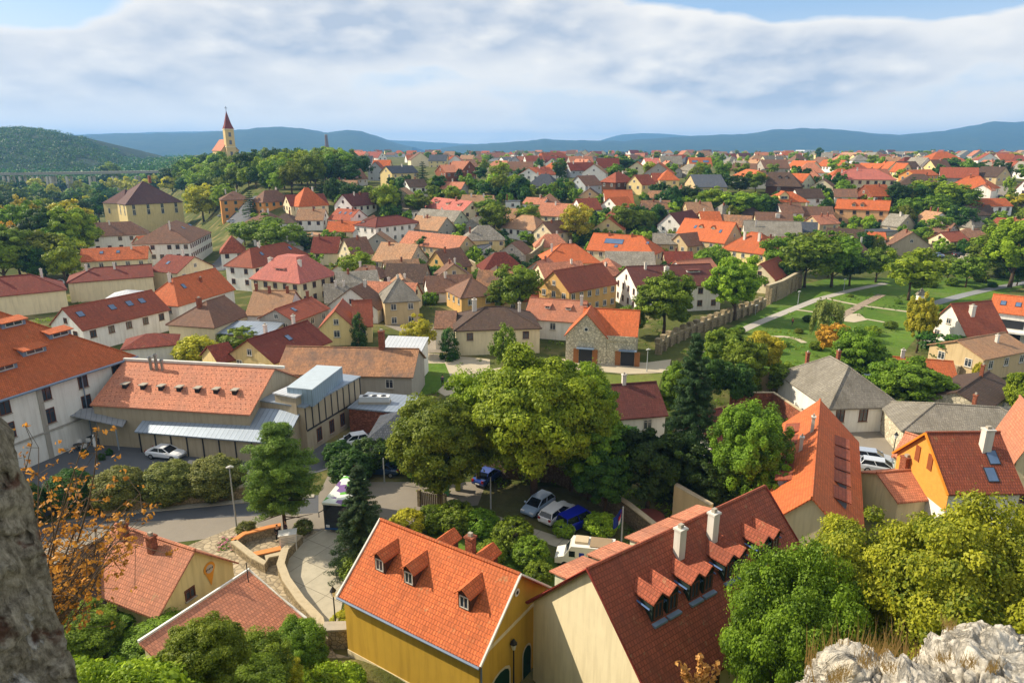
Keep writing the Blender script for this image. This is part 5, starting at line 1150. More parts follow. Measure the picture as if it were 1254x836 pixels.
# ---------------- trees ----------------
T = [
 # central group
 (350,515,655,108,'pinec','pine',dict(label='big green pine beside the stepped plaza')),
 (446,566,700,92,'spruce','spruce',dict(label='dark blue-green spruce partly hiding the parked tour bus')),
 (540,478,616,136,'olive','round',dict(label='broad olive and rust tinted tree over the lane junction')),
 (655,424,612,170,'bright','round',dict(label='largest bright green tree in the centre above the parked cars')),
 (586,452,595,104,'bright','round',{}), (712,462,606,96,'bright','wide',{}), (722,500,612,110,'green','wide',{}), (700,440,600,120,'bright','round',{}),
 (840,402,606,96,'spruce','spruce',dict(label='tall ragged dark spruce rising between the cottages')),
 (792,520,625,95,'deep','round',{}), (868,545,632,90,'deep','round',{}), (740,540,630,80,'dark','round',{}), (910,488,640,105,'green','tall',dict(label='tall green tree right of the ragged spruce')), (945,560,660,60,'green','round',{}),
 (617,395,462,38,'green','tall',dict(label='slender green tree in front of the wide cream house')), (550,401,440,26,'dark','cyp',{}), (440,383,424,21,'dark','cyp',{}),
 (513,386,436,46,'yel','round',dict(label='round tree with orange top in the yard of the grey hipped house')),
 # round catalpas along the courtyard wall
 (150,570,620,70,'catalpa','ball',dict(label='ball-clipped catalpa, one nearest the orange autumn branches', name='catalpa_tree', lod=0)),
 (210,563,613,70,'catalpa','ball',dict(label='ball-clipped catalpa in the middle of the courtyard wall', name='catalpa_tree', lod=0)),
 (267,556,608,72,'catalpa','ball',dict(label='ball-clipped catalpa nearest the grey street lamp', name='catalpa_tree', lod=0)),
 (90,573,622,60,'dark','ball',dict(label='dark ball-clipped catalpa behind the autumn leaves', name='catalpa_tree', lod=0)), (30,590,640,60,'dark','ball',dict(label='shaded ball-clipped catalpa beside the rough stone wall', name='catalpa_tree', lod=0)),
 # mid town
 (635,320,386,62,'green','round',{}), (612,342,382,40,'green','round',{}), (812,330,412,80,'green','round',dict(label='broad green tree in front of the arcaded maroon-roofed house')),
 (898,308,392,70,'bright','round',dict(label='rounded bright tree beside the end of the castle wall')), (870,296,350,44,'green','round',{}), (775,370,412,40,'green','round',{}),
 (985,282,352,78,'green','round',{}), (1018,284,352,70,'green','round',{}), (950,285,335,46,'green','round',{}), (1040,302,350,44,'dark','round',{}), (960,320,352,36,'deep','round',{}),
 (1112,302,368,74,'bright','wide',dict(label='spreading bright tree on the park lawn')), (1072,300,346,46,'green','round',{}), (1182,311,352,48,'green','round',{}), (1236,262,352,86,'bright','tall',dict(label='tall bright tree at the right edge beside the park lane')),
 (1205,296,340,50,'green','round',{}), (1160,316,345,30,'green','round',{}),
 (1010,366,414,38,'willow','willow',dict(label='weeping willow by the park path')), (1018,392,440,44,'autumn','round',{}), (1046,398,474,68,'green','round',dict(label='green tree behind the grey hipped house on the park edge')),
 (1122,358,432,42,'yel','tall',dict(label='yellowing slim tree left of the folk house')), (1155,405,446,70,'dark','round',{}), (1112,436,505,92,'green','wide',dict(label='wide bushy tree along the lane wall')), (1080,440,500,60,'green','round',{}),
 (1160,470,505,44,'olive','round',{}), (1245,446,520,46,'bright','round',{}), (1195,440,470,14,'yel','ball',{}),
 (885,396,470,60,'olive','round',{}), (930,400,470,60,'yel','round',{}), (908,412,485,60,'green','round',{}), (865,430,500,50,'dark','round',{}), (955,440,485,40,'green','round',{}),
 (828,440,520,50,'green','round',{}), (900,440,500,50,'dark','round',{}),
 (325,262,306,66,'green','round',{}), (345,270,318,60,'green','round',{}), (300,270,300,40,'green','round',{}), (378,285,312,30,'dark','round',{}),
 (438,304,348,46,'bright','round',dict(label='bright tree behind the pink mansard roof')), (415,318,340,24,'green','round',{}), (242,408,444,56,'yel','ball',dict(label='bushy yellow-green tree in the courtyard by the metal roof')), (295,400,424,50,'green','ball',{}),
 (517,288,312,26,'dark','round',{}), (425,366,385,12,'dark','ball',{}), (470,345,362,28,'green','round',{}),
 (705,246,300,46,'yel','round',dict(label='yellow-topped tree beside the modern white house')), (646,248,282,34,'bright','round',{}), (765,248,290,46,'green','round',{}), (790,255,285,30,'green','round',{}),
 (475,221,268,34,'bright','round',{}), (430,222,250,34,'dark','round',{}), (452,226,250,30,'green','round',{}), (505,235,260,24,'green','round',{}), (520,236,258,26,'olive','round',{}), (555,226,250,26,'bright','round',{}),
 (518,196,226,24,'spruce','spruce',{}), (563,206,224,10,'spruce','cyp',{}), (595,240,275,38,'green','round',{}), (606,245,290,44,'green','round',{}), (500,256,275,14,'green','round',{}),
 (655,268,290,8,'yel','ball',{}), (745,190,214,40,'green','round',{}), (765,188,214,36,'dark','round',{}), (730,195,215,24,'green','round',{}), (848,212,230,20,'green','round',{}),
 (870,228,262,34,'bright','round',{}), (900,232,268,46,'bright','round',{}), (925,235,268,36,'green','round',{}), (880,210,236,34,'dark','round',{}), (905,212,240,32,'deep','round',{}), (925,208,236,28,'green','round',{}),
 (850,238,262,34,'green','round',{}), (897,250,275,22,'olive','round',{}), (938,238,262,30,'green','round',{}), (960,252,268,34,'deep','round',{}), (995,250,270,20,'green','round',{}),
 (882,186,204,12,'green','tall',{}), (800,196,208,14,'dark','spruce',{}), (818,196,210,14,'dark','spruce',{}), (953,194,212,18,'green','round',{}), (1003,180,196,14,'dark','round',{}), (1012,186,196,14,'green','round',{}),
 (1075,190,208,26,'green','round',{}), (1090,194,208,18,'dark','round',{}), (1128,184,198,24,'bright','round',{}), (1165,190,216,36,'dark','round',dict(label='large dark tree before the tall cream villa')), (1182,200,216,18,'green','round',{}),
 (1130,218,250,40,'bright','round',{}), (1160,220,258,50,'bright','round',{}), (1180,228,262,40,'green','round',{}), (1115,215,245,24,'spruce','spruce',{}), (1145,235,268,40,'green','round',{}), (1110,240,270,34,'green','round',{}), (1175,250,285,44,'dark','round',{}),
 (1150,262,292,34,'green','round',{}), (1130,275,295,24,'green','round',{}), (1048,264,276,18,'green','ball',{}), (1010,250,266,20,'green','round',{}), (1060,236,252,14,'bright','ball',{}), (1088,230,248,16,'olive','ball',{}),
 (1234,214,240,14,'bright','tall',{}), (1244,236,256,26,'yel','round',{}), (1225,255,280,26,'green','round',{}), (1213,268,290,24,'green','round',{}), (1240,186,198,20,'yel','round',{}), (1218,186,196,20,'green','round',{}), (1250,188,200,20,'green','round',{}),
 (1245,320,350,34,'dark','round',{}), (1242,285,330,30,'green','round',{}), (725,330,345,10,'green','ball',{}), (560,300,312,20,'green','round',{}), (590,222,246,20,'dark','round',{}),
 (440,480,560,0,'green','ball',{}) ,
]
for a in T:
    x, yt, yb, w_, c, s, o = a
    if w_: tree(x, yt, yb, w_, c, s, **o)
R3 = random.Random(5); DEF = []
def scatter(xa, xb, yb, step, hm, cols, shapes=('round','round','tall'), j=.35, name='trees', minr=3.2):
    x = xa
    while x < xb:
        x += step*R3.uniform(1-j, 1+j); yy = yb+R3.uniform(-1.6, 1.6)
        X, Y, Z = pg(x, yy)
        if not free(X, Y, minr): continue
        h = hm*R3.uniform(.75, 1.3); DEF.append((h*F/proj(X, Y, Z)[2], dict(world=(X, Y), h=h, w=h*R3.uniform(.72, 1.05), col=R3.choice(cols), shape=R3.choice(shapes), group=name)))
G = ['green','green','dark','bright','olive']; FL = G+['dark','yel','deep']
# wooded valley on the left
for yb, xb, st in ((352,62,30),(338,70,26),(324,88,24),(310,88,24),(297,90,22),(285,92,20),(274,122,20),(264,122,18),(255,125,17),(247,130,15),(240,215,15),(234,225,14),(229,235,14)):
    scatter(-25, xb, yb, st, 15, FL, name='trees of the valley wood')
tree(48,278,345,72,'olive','round',label='rounded tree turning orange in front of the valley wood'); tree(38,238,300,34,'yel','round',label='bright yellow tree standing out in the valley wood'); tree(15,268,320,30,'autumn','round'); tree(95,245,300,36,'olive','tall')
# church hill
for yb, xa, xb, st in ((262,226,262,18),(254,226,268,16),(246,226,268,15),(238,226,345,15),(231,222,420,14),(225,215,430,13),(219,215,430,13),(214,220,270,12),(213,300,432,12),(207,300,432,12),(202,300,425,12)):
    scatter(xa, xb, yb, st, 13, ['green','bright','dark','bright','olive','dark'], name='trees on the church hill')
tree(250,222,272,46,'yel','round',label='big yellow-green tree right of the school'); tree(308,232,265,30,'spruce','spruce',label='broad dark cedar in front of the orange-walled house'); tree(140,196,232,26,'olive','round'); tree(395,210,240,24,'dark','spruce')
# hedgerows and slopes between the houses
for yb, xa, xb, st, hm in ((240,600,700,9,5),(246,606,712,10,6),(234,604,650,10,6),(262,700,722,9,5),(272,715,800,9,5),(280,705,760,10,5),(244,790,840,9,6),(252,800,860,9,6),(262,806,960,9,6),(270,880,925,9,5),(250,1000,1022,8,5),(262,1092,1190,9,7),(272,1092,1115,9,5),(285,1100,1190,10,5),(250,1088,1110,8,6),(298,1190,1254,12,6),(288,1195,1254,12,5),(312,1195,1254,13,7),
    (225,1100,1150,9,6),(300,700,722,9,5),(232,470,480,8,6),(245,515,560,9,5),(236,590,612,8,7),(330,505,545,11,4),(345,505,560,12,4),(318,560,620,11,4),(340,1000,1060,14,6),(330,925,945,12,6),(360,810,860,12,4),(292,615,650,10,4),(262,560,600,9,5),(300,590,612,9,5),(268,470,500,9,6),(330,1215,1254,14,8),(240,604,700,8,8),(256,800,870,8,8),(268,806,960,9,8),(255,1090,1190,8,9),(278,1095,1180,9,7),(276,715,800,9,7),(258,420,480,9,8),(246,400,420,8,8),(270,470,505,9,6),(238,480,600,10,7),(300,640,730,11,5),(310,500,620,12,4),(350,500,545,12,5),(335,590,660,12,5),(300,880,920,10,5),(312,960,1060,11,7),(230,840,1000,12,8),(236,1000,1050,10,7),(246,980,1022,10,7),(290,1190,1254,11,7),(268,990,1022,10,6),(325,505,560,12,4),(372,500,530,10,3)):
    scatter(xa, xb, yb, st, hm, ['green','dark','dark','bright','deep','olive'], ('round','ball','round'), name='garden trees on the slopes', minr=.5)
for yb in (247,256,265,274,283,292,301,311,322,334,347): scatter(400 if yb < 300 else 330, 1250 if yb < 318 else 850, yb, 21, 4.6, ['green','dark','bright','green','olive'], ('round','ball','round'), j=.6, name='garden trees on the slopes', minr=.4)
tree(270,184,211,26,'green','round'); tree(262,190,213,20,'dark','round'); tree(300,184,214,24,'dark','round'); tree(258,196,216,20,'bright','round')
# trees in between the far roofs and along the edge of the plateau
for yb, st, p in ((186.8,15,.5),(188.6,16,.55),(190.5,20,.6),(193.5,24,.6),(198,26,.7),(203.5,30,.7),(210,34,.7),(217,36,.8),(224,40,.8)):
    scatter(430 if yb < 200 else 560, 1250, yb, st/p*.6, 9, ['green','dark','bright','bright','olive','green','dark'], name='trees between the far roofs', minr=.8)
# near bushes below the lookout and in the small gardens
NB = [(100,735,790,80,'bright'),(150,742,800,80,'green'),(95,770,850,90,'green'),(200,768,830,90,'green'),(250,790,850,90,'olive'),(160,790,870,110,'green'),(310,800,860,80,'olive'),(365,783,830,62,'green'),(340,810,850,50,'yel'),
 (70,725,780,40,'olive'),(300,815,880,90,'green')]
for i, (x, yt, yb, w_, c) in enumerate(NB):
    X, Y, Z = pg(x, yt+14, 2.2)
    if Y < 20: continue
    z = proj(X, Y, Z)[2]
    tree(world=(X, Y), h=3.0+(i*7%5)*.35, w=w_/F*z*1.25, col=c, shape='wide', lod=-1, name='bush', cat='bush', noun='bush', group='bushes on the slope under the lookout', desc='leafy %s bush' % LDESC[c])
for i, (x, y, w_, c) in enumerate([(445,712,60,'green'),(470,690,50,'green'),(500,655,50,'yel'),(530,648,46,'green'),(560,650,56,'green'),(590,655,50,'green'),(628,670,56,'green'),(650,690,50,'green'),(600,690,44,'olive'),(660,712,40,'green'),(690,655,30,'bright'),(735,655,44,'bright'),(450,730,44,'bright'),(303,655,28,'catalpa'),(372,652,26,'catalpa'),(520,585,50,'green'),(500,575,50,'dark'),(455,575,60,'dark'),(430,590,60,'dark'),(415,565,40,'dark'),(470,560,40,'dark'),(1030,600,40,'green'),(760,560,60,'dark'),(820,600,60,'deep'),(700,575,60,'bright'),(245,735,30,'dark')]):
    X, Y, Z = pg(x, y); z = proj(X, Y, Z)[2]; w_ = w_/F*z
    tree(world=(X, Y), h=w_*.75, w=w_, col=c, shape='ball', lod=1, name='bush', cat='bush', noun='bush', group='bushes in the gardens', desc='rounded %s bush' % LDESC[c])
for x, y, w_ in ((420,765,26),(432,748,16),(735,640,12)):
    X, Y, Z = pg(x, y); z = proj(X, Y, Z)[2]; tree(world=(X, Y), h=1.2, w=w_/F*z*1.3, col='yel', shape='ball', lod=1, name='shrub', cat='shrub', noun='shrub', desc='low yellow-leaved shrub', group='yellow shrubs')
tree(world=(15.2,31.0), h=16.6, w=8.6, col='green', shape='round', lod=-2, label='fresh green ash tree at the bottom right below the dormer house')
tree(world=(24.0,29.5), h=19.8, w=12.5, col='maple', shape='round', lod=-2, label='large yellow-green maple filling the lower right corner')
tree(world=(21.6,34.0), h=16.6, w=11, col='maple', shape='round', lod=-2, label='yellow-green maple crown between the ash tree and the corner maple')
tree(world=(32.5,32), h=19.3, w=11, col='maple', shape='round', lod=-2, label='yellowing maple crown cut by the right edge of the view')
TREES = sum(1 for o in bpy.data.objects if o.get('category') == 'tree')
DEF.sort(key=lambda q: -q[0]); nk = max(0, 298-TREES); rest = [tree(**k) for _, k in DEF[nk:]]
for r_ in rest:
    for it in ITEMS[::-1]:
        if it[0] == r_: ITEMS.remove(it); break
for _, k in DEF[:nk]: tree(**k)
print('trees', TREES, len(DEF))
def join_trees(roots):
    G_ = {}
    for r in roots:
        for c in r.children:
            if c.name.startswith('crown'): G_.setdefault(c.data.materials[0].name, []).append((c, r))
    vs = []; at = []; mi = []; mats = []
    for k, L_ in G_.items():
        mats.append(bpy.data.materials[k])
        for c, r in L_:
            me = c.data; n = len(me.vertices); co = np.empty(n*3); me.vertices.foreach_get('co', co); co = co.reshape(-1, 3)
            M = np.array(r.matrix_basis @ c.matrix_basis); vs.append(co@M[:3, :3].T+M[:3, 3]); a = np.empty(len(me.polygons)); me.attributes['lv'].data.foreach_get('value', a); at.append(a*.7+.3*rnd.random()); mi.append(np.full(len(me.polygons), len(mats)-1))
    V = np.concatenate(vs); N = len(V)//4; me = bpy.data.meshes.new('garden_trees'); me.vertices.add(4*N); me.vertices.foreach_set('co', V.ravel())
    me.loops.add(4*N); me.loops.foreach_set('vertex_index', np.arange(4*N)); me.polygons.add(N)
    me.polygons.foreach_set('loop_start', np.arange(N)*4); me.polygons.foreach_set('loop_total', np.full(N, 4))
    for m in mats: me.materials.append(m)
    me.polygons.foreach_set('material_index', np.concatenate(mi).astype(np.int32)); me.update(calc_edges=True)
    a = me.attributes.new('lv', 'FLOAT', 'FACE'); a.data.foreach_set('value', np.concatenate(at).astype(np.float32))
    o = link('small_trees', me); tag(o, 'small far trees and bushes scattered among the roofs', kind='stuff')
    for r in roots:
        for c in list(r.children): bpy.data.objects.remove(c)
        bpy.data.objects.remove(r)
join_trees(rest)
# ground cover in gardens, grass and weeds: one mass
pts = []; R4 = random.Random(9)
for _ in range(4200):
    x = R4.uniform(-10, 1264); y = R4.uniform(232, 640) if R4.random() < .8 else R4.uniform(560, 700)
    X, Y, Z = pg(x, y)
    if Y < 45 or not free(X, Y, 1.0): continue
    if 40 < Y < 150 and (x < 450 and y > 480 or 560 < x < 760 and y > 595 or 430 < x < 600 and y > 530): continue
    if (600 < x < 830 and 430 < y < 500) or (1180 < x < 1215 and 370 < y < 470) or (x > 1030 and 500 < y < 600) or (330 < x < 560 and 400 < y < 480): continue
    if 860 < x < 1254 and 335 < y < 470:
        if R4.random() < .8: continue
    pts.append((X, Y, Z, R4.uniform(.3, .9)*(1.5 if y < 330 else 1)))
foliage_mass('undergrowth', pts, 1, leafm('green'), 'mixed green undergrowth filling the gardens between the houses', n=26, ls=.22)
pts = []
for _ in range(1500):
    x = R4.uniform(60, 440); y = R4.uniform(735, 900) if x < 400 else R4.uniform(825, 900)
    X, Y, Z = pg(x, y)
    if Y > 40 or Y < 18 or (x < 300 and y < 745): continue
    pts.append((X, Y, Z+R4.uniform(.1, .8), R4.uniform(.3, .7)))
foliage_mass('hillside_shrubbery', pts, 1, leafm('bright'), 'tangle of leafy shrubs and ivy covering the slope under the lookout', n=150, ls=.17)
# forest on the near hill and the valley floor: nobody can count it
pts = []
for _ in range(2300):
    x = R4.uniform(-60, 240); y = R4.uniform(196, 222); X, Y, Z = pg(x, y)
    if Y < 560: continue
    pts.append((X, Y, Z+2, R4.uniform(4, 7)))
foliage_mass('forest', pts, 1, leafm('dark'), 'distant woodland covering the valley floor behind the viaduct', n=22, ls=.3)
pts = []
for _ in range(2600):
    u_ = R4.uniform(-330, 175); D = R4.uniform(1000, 1560); X = ray(u_, 180)[0]/ray(u_, 180)[1]*D
    Z = HILLZ(X, D)
    if Z is None: continue
    pts.append((X, D, Z-1, R4.uniform(6, 11)))
foliage_mass('hill_forest', pts, 1, leafm('dark'), 'dense woodland on the rounded hill at the far left', n=40, ls=.15)
pts = []
for _ in range(1500):
    x = R4.uniform(-60, 1260); Y = 1150*math.exp(R4.random()*1.5); X = ray(x, 187)[0]/ray(x, 187)[1]*Y
    if x < 420 and Y < 1700: continue
    pts.append((X, Y, gt(X, Y), Y*R4.uniform(.0025, .006)))
foliage_mass('plain_woods', pts, 1, leafm('dark'), 'dark woods and hedgerows on the plain beyond the town', n=10, ls=.45)
# ---------------- walls, vehicles, people, street furniture, rocks ----------------
STW = mat('rubble_wall', (164,148,118), 'stone', scale=1.6); CAP = mat('wall_coping', (186,172,144), 'wall')
def wallrun(name, pts, h, th, m, label, cap=True, px=True, zb=None, coping=CAP):
    P = [pg(*p)[:2] for p in pts] if px else pts; h = h if hasattr(h, '__len__') else [h]*len(P)
    X0, Y0 = P[0]; Z0 = terr(X0, Y0); r = empty(name, (X0, Y0, Z0)); b = MB(); c = MB()
    L_, R_ = [], []
    for i, q in enumerate(P):
        d = Vector((P[min(i+1, len(P)-1)][0]-P[max(i-1, 0)][0], P[min(i+1, len(P)-1)][1]-P[max(i-1, 0)][1])).normalized(); n = Vector((-d.y, d.x))*th/2
        L_.append((q[0]-X0+n.x, q[1]-Y0+n.y)); R_.append((q[0]-X0-n.x, q[1]-Y0-n.y))
    for i in range(len(P)-1):
        g = [terr(*P[i])-Z0, terr(*P[i+1])-Z0]; pts4 = [R_[i], R_[i+1], L_[i+1], L_[i]]
        b.prism(pts4, [g[0]-.3, g[1]-.3, g[1]-.3, g[0]-.3], [g[0]+h[i], g[1]+h[i+1], g[1]+h[i+1], g[0]+h[i]])
        if cap:
            s = 1.12; cx_, cy_ = [(R_[i][0]+L_[i][0])/2, (R_[i+1][0]+L_[i+1][0])/2], [(R_[i][1]+L_[i][1])/2, (R_[i+1][1]+L_[i+1][1])/2]
            e = lambda p, k: (cx_[k]+(p[0]-cx_[k])*s, cy_[k]+(p[1]-cy_[k])*s)
            c.prism([e(R_[i],0), e(R_[i+1],1), e(L_[i+1],1), e(L_[i],0)], [g[0]+h[i]+.002, g[1]+h[i+1]+.002]*1+[g[1]+h[i+1]+.002, g[0]+h[i]+.002], [g[0]+h[i]+.14, g[1]+h[i+1]+.14, g[1]+h[i+1]+.14, g[0]+h[i]+.14])
    b.build('wall_body', m, r)
    if cap: c.build('coping', coping, r)
    tag(r, label, 'wall'); return r, P
wallrun('stone_wall', [(128,629),(175,622),(240,615),(300,609),(350,606)], 1.3, .5, STW, 'rubble retaining wall under the clipped catalpas')
r, P = wallrun('parapet_wall', [(430,612),(352,684)][:0] or [(368,664),(350,684),(345,703),(352,722),(370,748),(392,772),(398,800)], [.7,.9,1.0,1.0,1.0,1.0,1.1], .6, STW, 'curved cobble parapet wall between plaza and driveway')
wallrun('parapet_wall', [(398,790),(452,788),(500,812),(600,860)], [1.6,1.6,1.7,1.8], .9, STW, 'broad-topped ramp wall with grey coping below the yellow house', coping=CONC)
wallrun('planter_wall', [(287,672),(300,663),(330,655),(345,652)], .8, .5, STW, 'low planter wall with orange coping around the flower bed', coping=mat('orange_coping', (214,140,80)))
wallrun('planter_wall', [(287,672),(312,692),(326,700),(328,692),(345,688)], .8, .5, STW, 'angular bench wall on the stepped plaza')
wallrun('planter_wall', [(310,688),(345,680)], .7, .6, STW, 'short bench wall with orange seat top', coping=mat('orange_coping', (214,140,80)))
wallrun('garden_wall', [(582,575),(620,585),(680,590),(720,608),(770,640),(800,665)], [2.0,2.2,2.2,2.2,2.0,2.0], .5, mat('dark_rubble', (120,106,86), 'stone', scale=1.6), 'long dark rubble wall behind the parked cars')
wallrun('garden_wall', [(824,640),(868,660)], [4.2,3.6], .5, wallm('tanw'), 'tall tan plastered wall stub behind the salmon dormers')
wallrun('garden_wall', [(575,330),(604,345),(606,332),(650,322),(662,318),(672,300)], [3,2.5,3,3,4.5,5.5], .5, STW, 'pale ruined garden wall climbing to the tan hipped house')
wallrun('garden_wall', [(1062,520),(1104,512),(1150,470),(1160,452),(1172,462),(1178,445)], [2,2,1.6,1.6,1.8,1.8], .4, STW, 'tan garden wall curving up the lane')
wallrun('garden_wall', [(1050,262),(1046,250),(1000,268),(1036,290),(1062,296)][2:], 1.4, .4, wallm('white'), 'white parapet wall of the hillside road')
wallrun('garden_wall', [(955,470),(1016,520)][:0] or [(893,500),(945,500),(985,528)], [2.4,2.4,2.4], .35, wallm('brick'), 'roofless brick wall of the ruined yard beside the white house')
wallrun('garden_wall', [(900,482),(950,478),(990,512)], [3.0,3.0,3.0], .35, wallm('tanw'), 'tan back wall of the ruined roofless yard')
wallrun('garden_wall', [(455,362),(520,366)][:0] or [(418,358),(455,352),(470,362)], [3.5,3.5,3.5], .3, wallm('white'), 'white yard wall between the pink mansard and grey hipped houses')
# castle wall with merlons beside the park
r, P = wallrun('castle_wall', [(804,434),(817,424),(850,409),(890,394),(923,382),(936,376)], [2.0]*6, .7, STW, 'old castle curtain wall with stepped merlons along the park')
x0, y0, z0 = r.location; m = MB(); k = 0
for i in range(len(P)-1):
    a, b = Vector(P[i]), Vector(P[i+1]); d = (b-a).normalized(); n = Vector((-d.y, d.x)); s = 0
    while s < (b-a).length-1.2:
        p = a+d*s; q = [p-n*.5, p+d*1.3-n*.5, p+d*1.3+n*.5, p+n*.5]; m.prism([(v.x-x0, v.y-y0) for v in q], terr(*p)-z0+2.145, terr(*p)-z0+2.9)
        q = [p-n*.8, p+d*.6-n*.8, p+d*.6-n*.36, p-n*.36]; m.prism([(v.x-x0, v.y-y0) for v in q], terr(*p)-z0-.3, terr(*p)-z0+1.7); s += 2.9
m.build('merlons', STW, r)
r, P = wallrun('buttress_wall', [(938,372),(955,366),(978,352)], [4.5]*3, .8, STW, 'stone buttressed wall under the small cream house')
m = MB(); a, b = Vector(P[0]), Vector(P[2]); d = (b-a).normalized(); n = Vector((-d.y, d.x)); x0, y0, z0 = r.location
for i in range(7):
    p = a+d*(b-a).length*i/6.5; q = [p-n*1.1, p+d*.7-n*1.1, p+d*.7-n*.41, p-n*.41]; m.prism([(v.x-x0, v.y-y0) for v in q], -1, 3.8)
m.build('buttress', STW, r)
# bare earth bank
X, Y, Z = pg(1085, 309); r = empty('earth_bank', (X, Y, Z-.5)); m = MB(); n = 14; L = 12.5
for i in range(n):
    for j in range(5): pass
top = [5.6*math.sin(min(1, (i/n)*3+.25)*1.57)*(1 if i < 11 else 1-(i-11)*.12) for i in range(n+1)]
for i in range(n):
    xa, xb = L*i/n, L*(i+1)/n
    yo = [1.2*noise.noise(Vector((xa*.6, j*1.0, 3))) for j in range(5)]; yo2 = [1.2*noise.noise(Vector((xb*.6, j*1.0, 3))) for j in range(5)]
    for j in range(4): m.face([(xa, j*.35+yo[j], top[i]*j/4), (xb, j*.35+yo2[j], top[i+1]*j/4), (xb, (j+1)*.35+yo2[j+1], top[i+1]*(j+1)/4), (xa, (j+1)*.35+yo[j+1], top[i]*(j+1)/4)])
    m.face([(xa, 1.4+yo[4], top[i]), (xb, 1.4+yo2[4], top[i+1]), (xb, 5, top[i+1]*.9), (xa, 5, top[i]*.9)]); m.face([(xb,5,0),(xa,5,0),(xa,5,top[i]*.9),(xb,5,top[i+1]*.9)])
m.build('bank_face', mat('bare_earth', (196,160,116), 'rock', scale=.5), r, smooth=True); tag(r, 'bare tan earth bank behind the park trees', 'bank')

# vehicles
TYRE = mat('tyre', (30,30,32)); RIM = mat('rim', (170,172,176), rough=.4, metal=.6); LAMP = mat('headlight_glass', (220,224,228), 'glass'); TAIL = mat('tail_light', (150,24,20)); CARG = mat('car_glass', (26,32,40), 'glass'); PLATE = mat('plate', (225,225,222))
def car(label, x, y, hd, col, typ='sedan', world=None, s=1.0):
    """hd: heading in degrees (0 = nose to the right of the photo, 90 = away)"""
    X, Y = (world or pg(x, y)[:2]); Z = terr(X, Y)+.05
    r = empty({'van': 'parked_van', 'camper': 'camper_van'}.get(typ, 'parked_car'), (X, Y, Z), math.radians(hd)); pm = mat('paint_%s' % label.split()[0], col, 'paint')
    P = dict(sedan=(4.6,1.8,1.45,[(-2.3,.6,.82),(-2.2,.35,.95),(-1.5,.3,1.0),(.9,.3,.95),(1.9,.3,.82),(2.25,.35,.66),(2.3,.45,.55)],[(-1.75,.98),(-1.0,1.40),(.15,1.43),(1.05,.95)]),
             wagon=(4.5,1.78,1.5,[(-2.25,.5,.95),(-2.2,.35,1.0),(-1.5,.3,1.02),(1.0,.3,.97),(1.9,.3,.85),(2.22,.35,.68),(2.27,.45,.55)],[(-2.15,1.0),(-1.85,1.46),(.2,1.5),(1.15,.97)]),
             hatch=(3.9,1.68,1.45,[(-1.95,.5,.9),(-1.9,.35,.98),(-1.2,.3,1.0),(.9,.3,.95),(1.6,.3,.85),(1.9,.35,.68),(1.95,.45,.55)],[(-1.85,.98),(-1.45,1.42),(.2,1.46),(1.05,.95)]),
             van=(4.4,1.8,1.85,[(-2.2,.5,1.1),(-2.15,.35,1.15),(-1.4,.3,1.15),(1.0,.3,1.1),(1.8,.3,.95),(2.15,.35,.75),(2.2,.45,.6)],[(-2.12,1.12),(-1.95,1.8),(.6,1.85),(1.35,1.1)]))
    L, Wd, H, st, cab = P['van' if typ == 'camper' else typ]; hw = Wd/2
    m = MB(); ring = []
    for sx, z0, z1 in st:
        k = 1-.12*max(0, abs(sx)/(L/2)-.7)/.3; w_ = hw*k
        ring.append([(sx,-w_*.92,z0),(sx,-w_,z0+.12),(sx,-w_,z1-.16),(sx,-w_*.9,z1),(sx,w_*.9,z1),(sx,w_,z1-.16),(sx,w_,z0+.12),(sx,w_*.92,z0)])
    for a, b in zip(ring, ring[1:]):
        for i in range(8): j = (i+1) % 8; m.face([a[i], a[j], b[j], b[i]][::-1])
    m.face(ring[0]); m.face(ring[-1][::-1]); m.build('body', pm, r)
    g = MB(); rf = MB(); (xa,za),(xb,zb),(xc,zc),(xd,zd) = cab; w1, w2 = hw*.88, hw*.72
    lo = [(xa,-w1,za-.02),(xd,-w1,zd-.02),(xd,w1,zd-.02),(xa,w1,za-.02)]; hi = [(xb,-w2,zb),(xc,-w2,zc),(xc,w2,zc),(xb,w2,zb)]
    for i in range(4): j = (i+1) % 4; g.face([lo[i], lo[j], hi[j], hi[i]])
    g.build('windows', CARG, r)
    rf.slab([(xb-.06,-w2-.03,zb+.05),(xc+.08,-w2-.03,zc+.05),(xc+.08,w2+.03,zc+.05),(xb-.06,w2+.03,zb+.05)], .07)
    for sy in (-1, 1):
        for (p, q) in (((xa,za),(xb,zb)),((xd,zd),(xc,zc)),(((xa+xd)/2,(za+zd)/2),((xb+xc)/2,(zb+zc)/2))): rf.tube([(p[0],sy*w1*1.0,p[1]),(q[0],sy*w2*1.01,q[1])], .045, 5)
    rf.build('car_roof', pm, r)
    for sx in (-L*.31, L*.31):
        for sy in (-1, 1):
            t = MB().tube([(sx,sy*(hw-.2),.33),(sx,sy*(hw+.01),.33)], .33, 14).build('wheel', TYRE, r); MB().tube([(sx,sy*(hw+.011),.33),(sx,sy*(hw+.03),.33)], .2, 10).build('rim', RIM, t)
    for sy in (-1, 1):
        MB().box(L/2-.22, L/2-.03, sy*hw*.62-.2, sy*hw*.62+.2, .6, .74).build('headlight', LAMP, r); MB().box(-L/2-.01, -L/2+.14, sy*hw*.7-.14, sy*hw*.7+.14, .72, .98).build('tail_light', TAIL, r)
        MB().box(xd-.25, xd-.1, sy*(hw+.1)-.08, sy*(hw+.1)+.08, zd, zd+.14).build('wing_mirror', pm, r)
    MB().box(-L/2-.025, -L/2-.005, -.26, .26, .5, .62).build('number_plate', PLATE, r)
    r.scale = (s, s, s); tag(r, label, 'van' if typ == 'van' else 'car'); return r
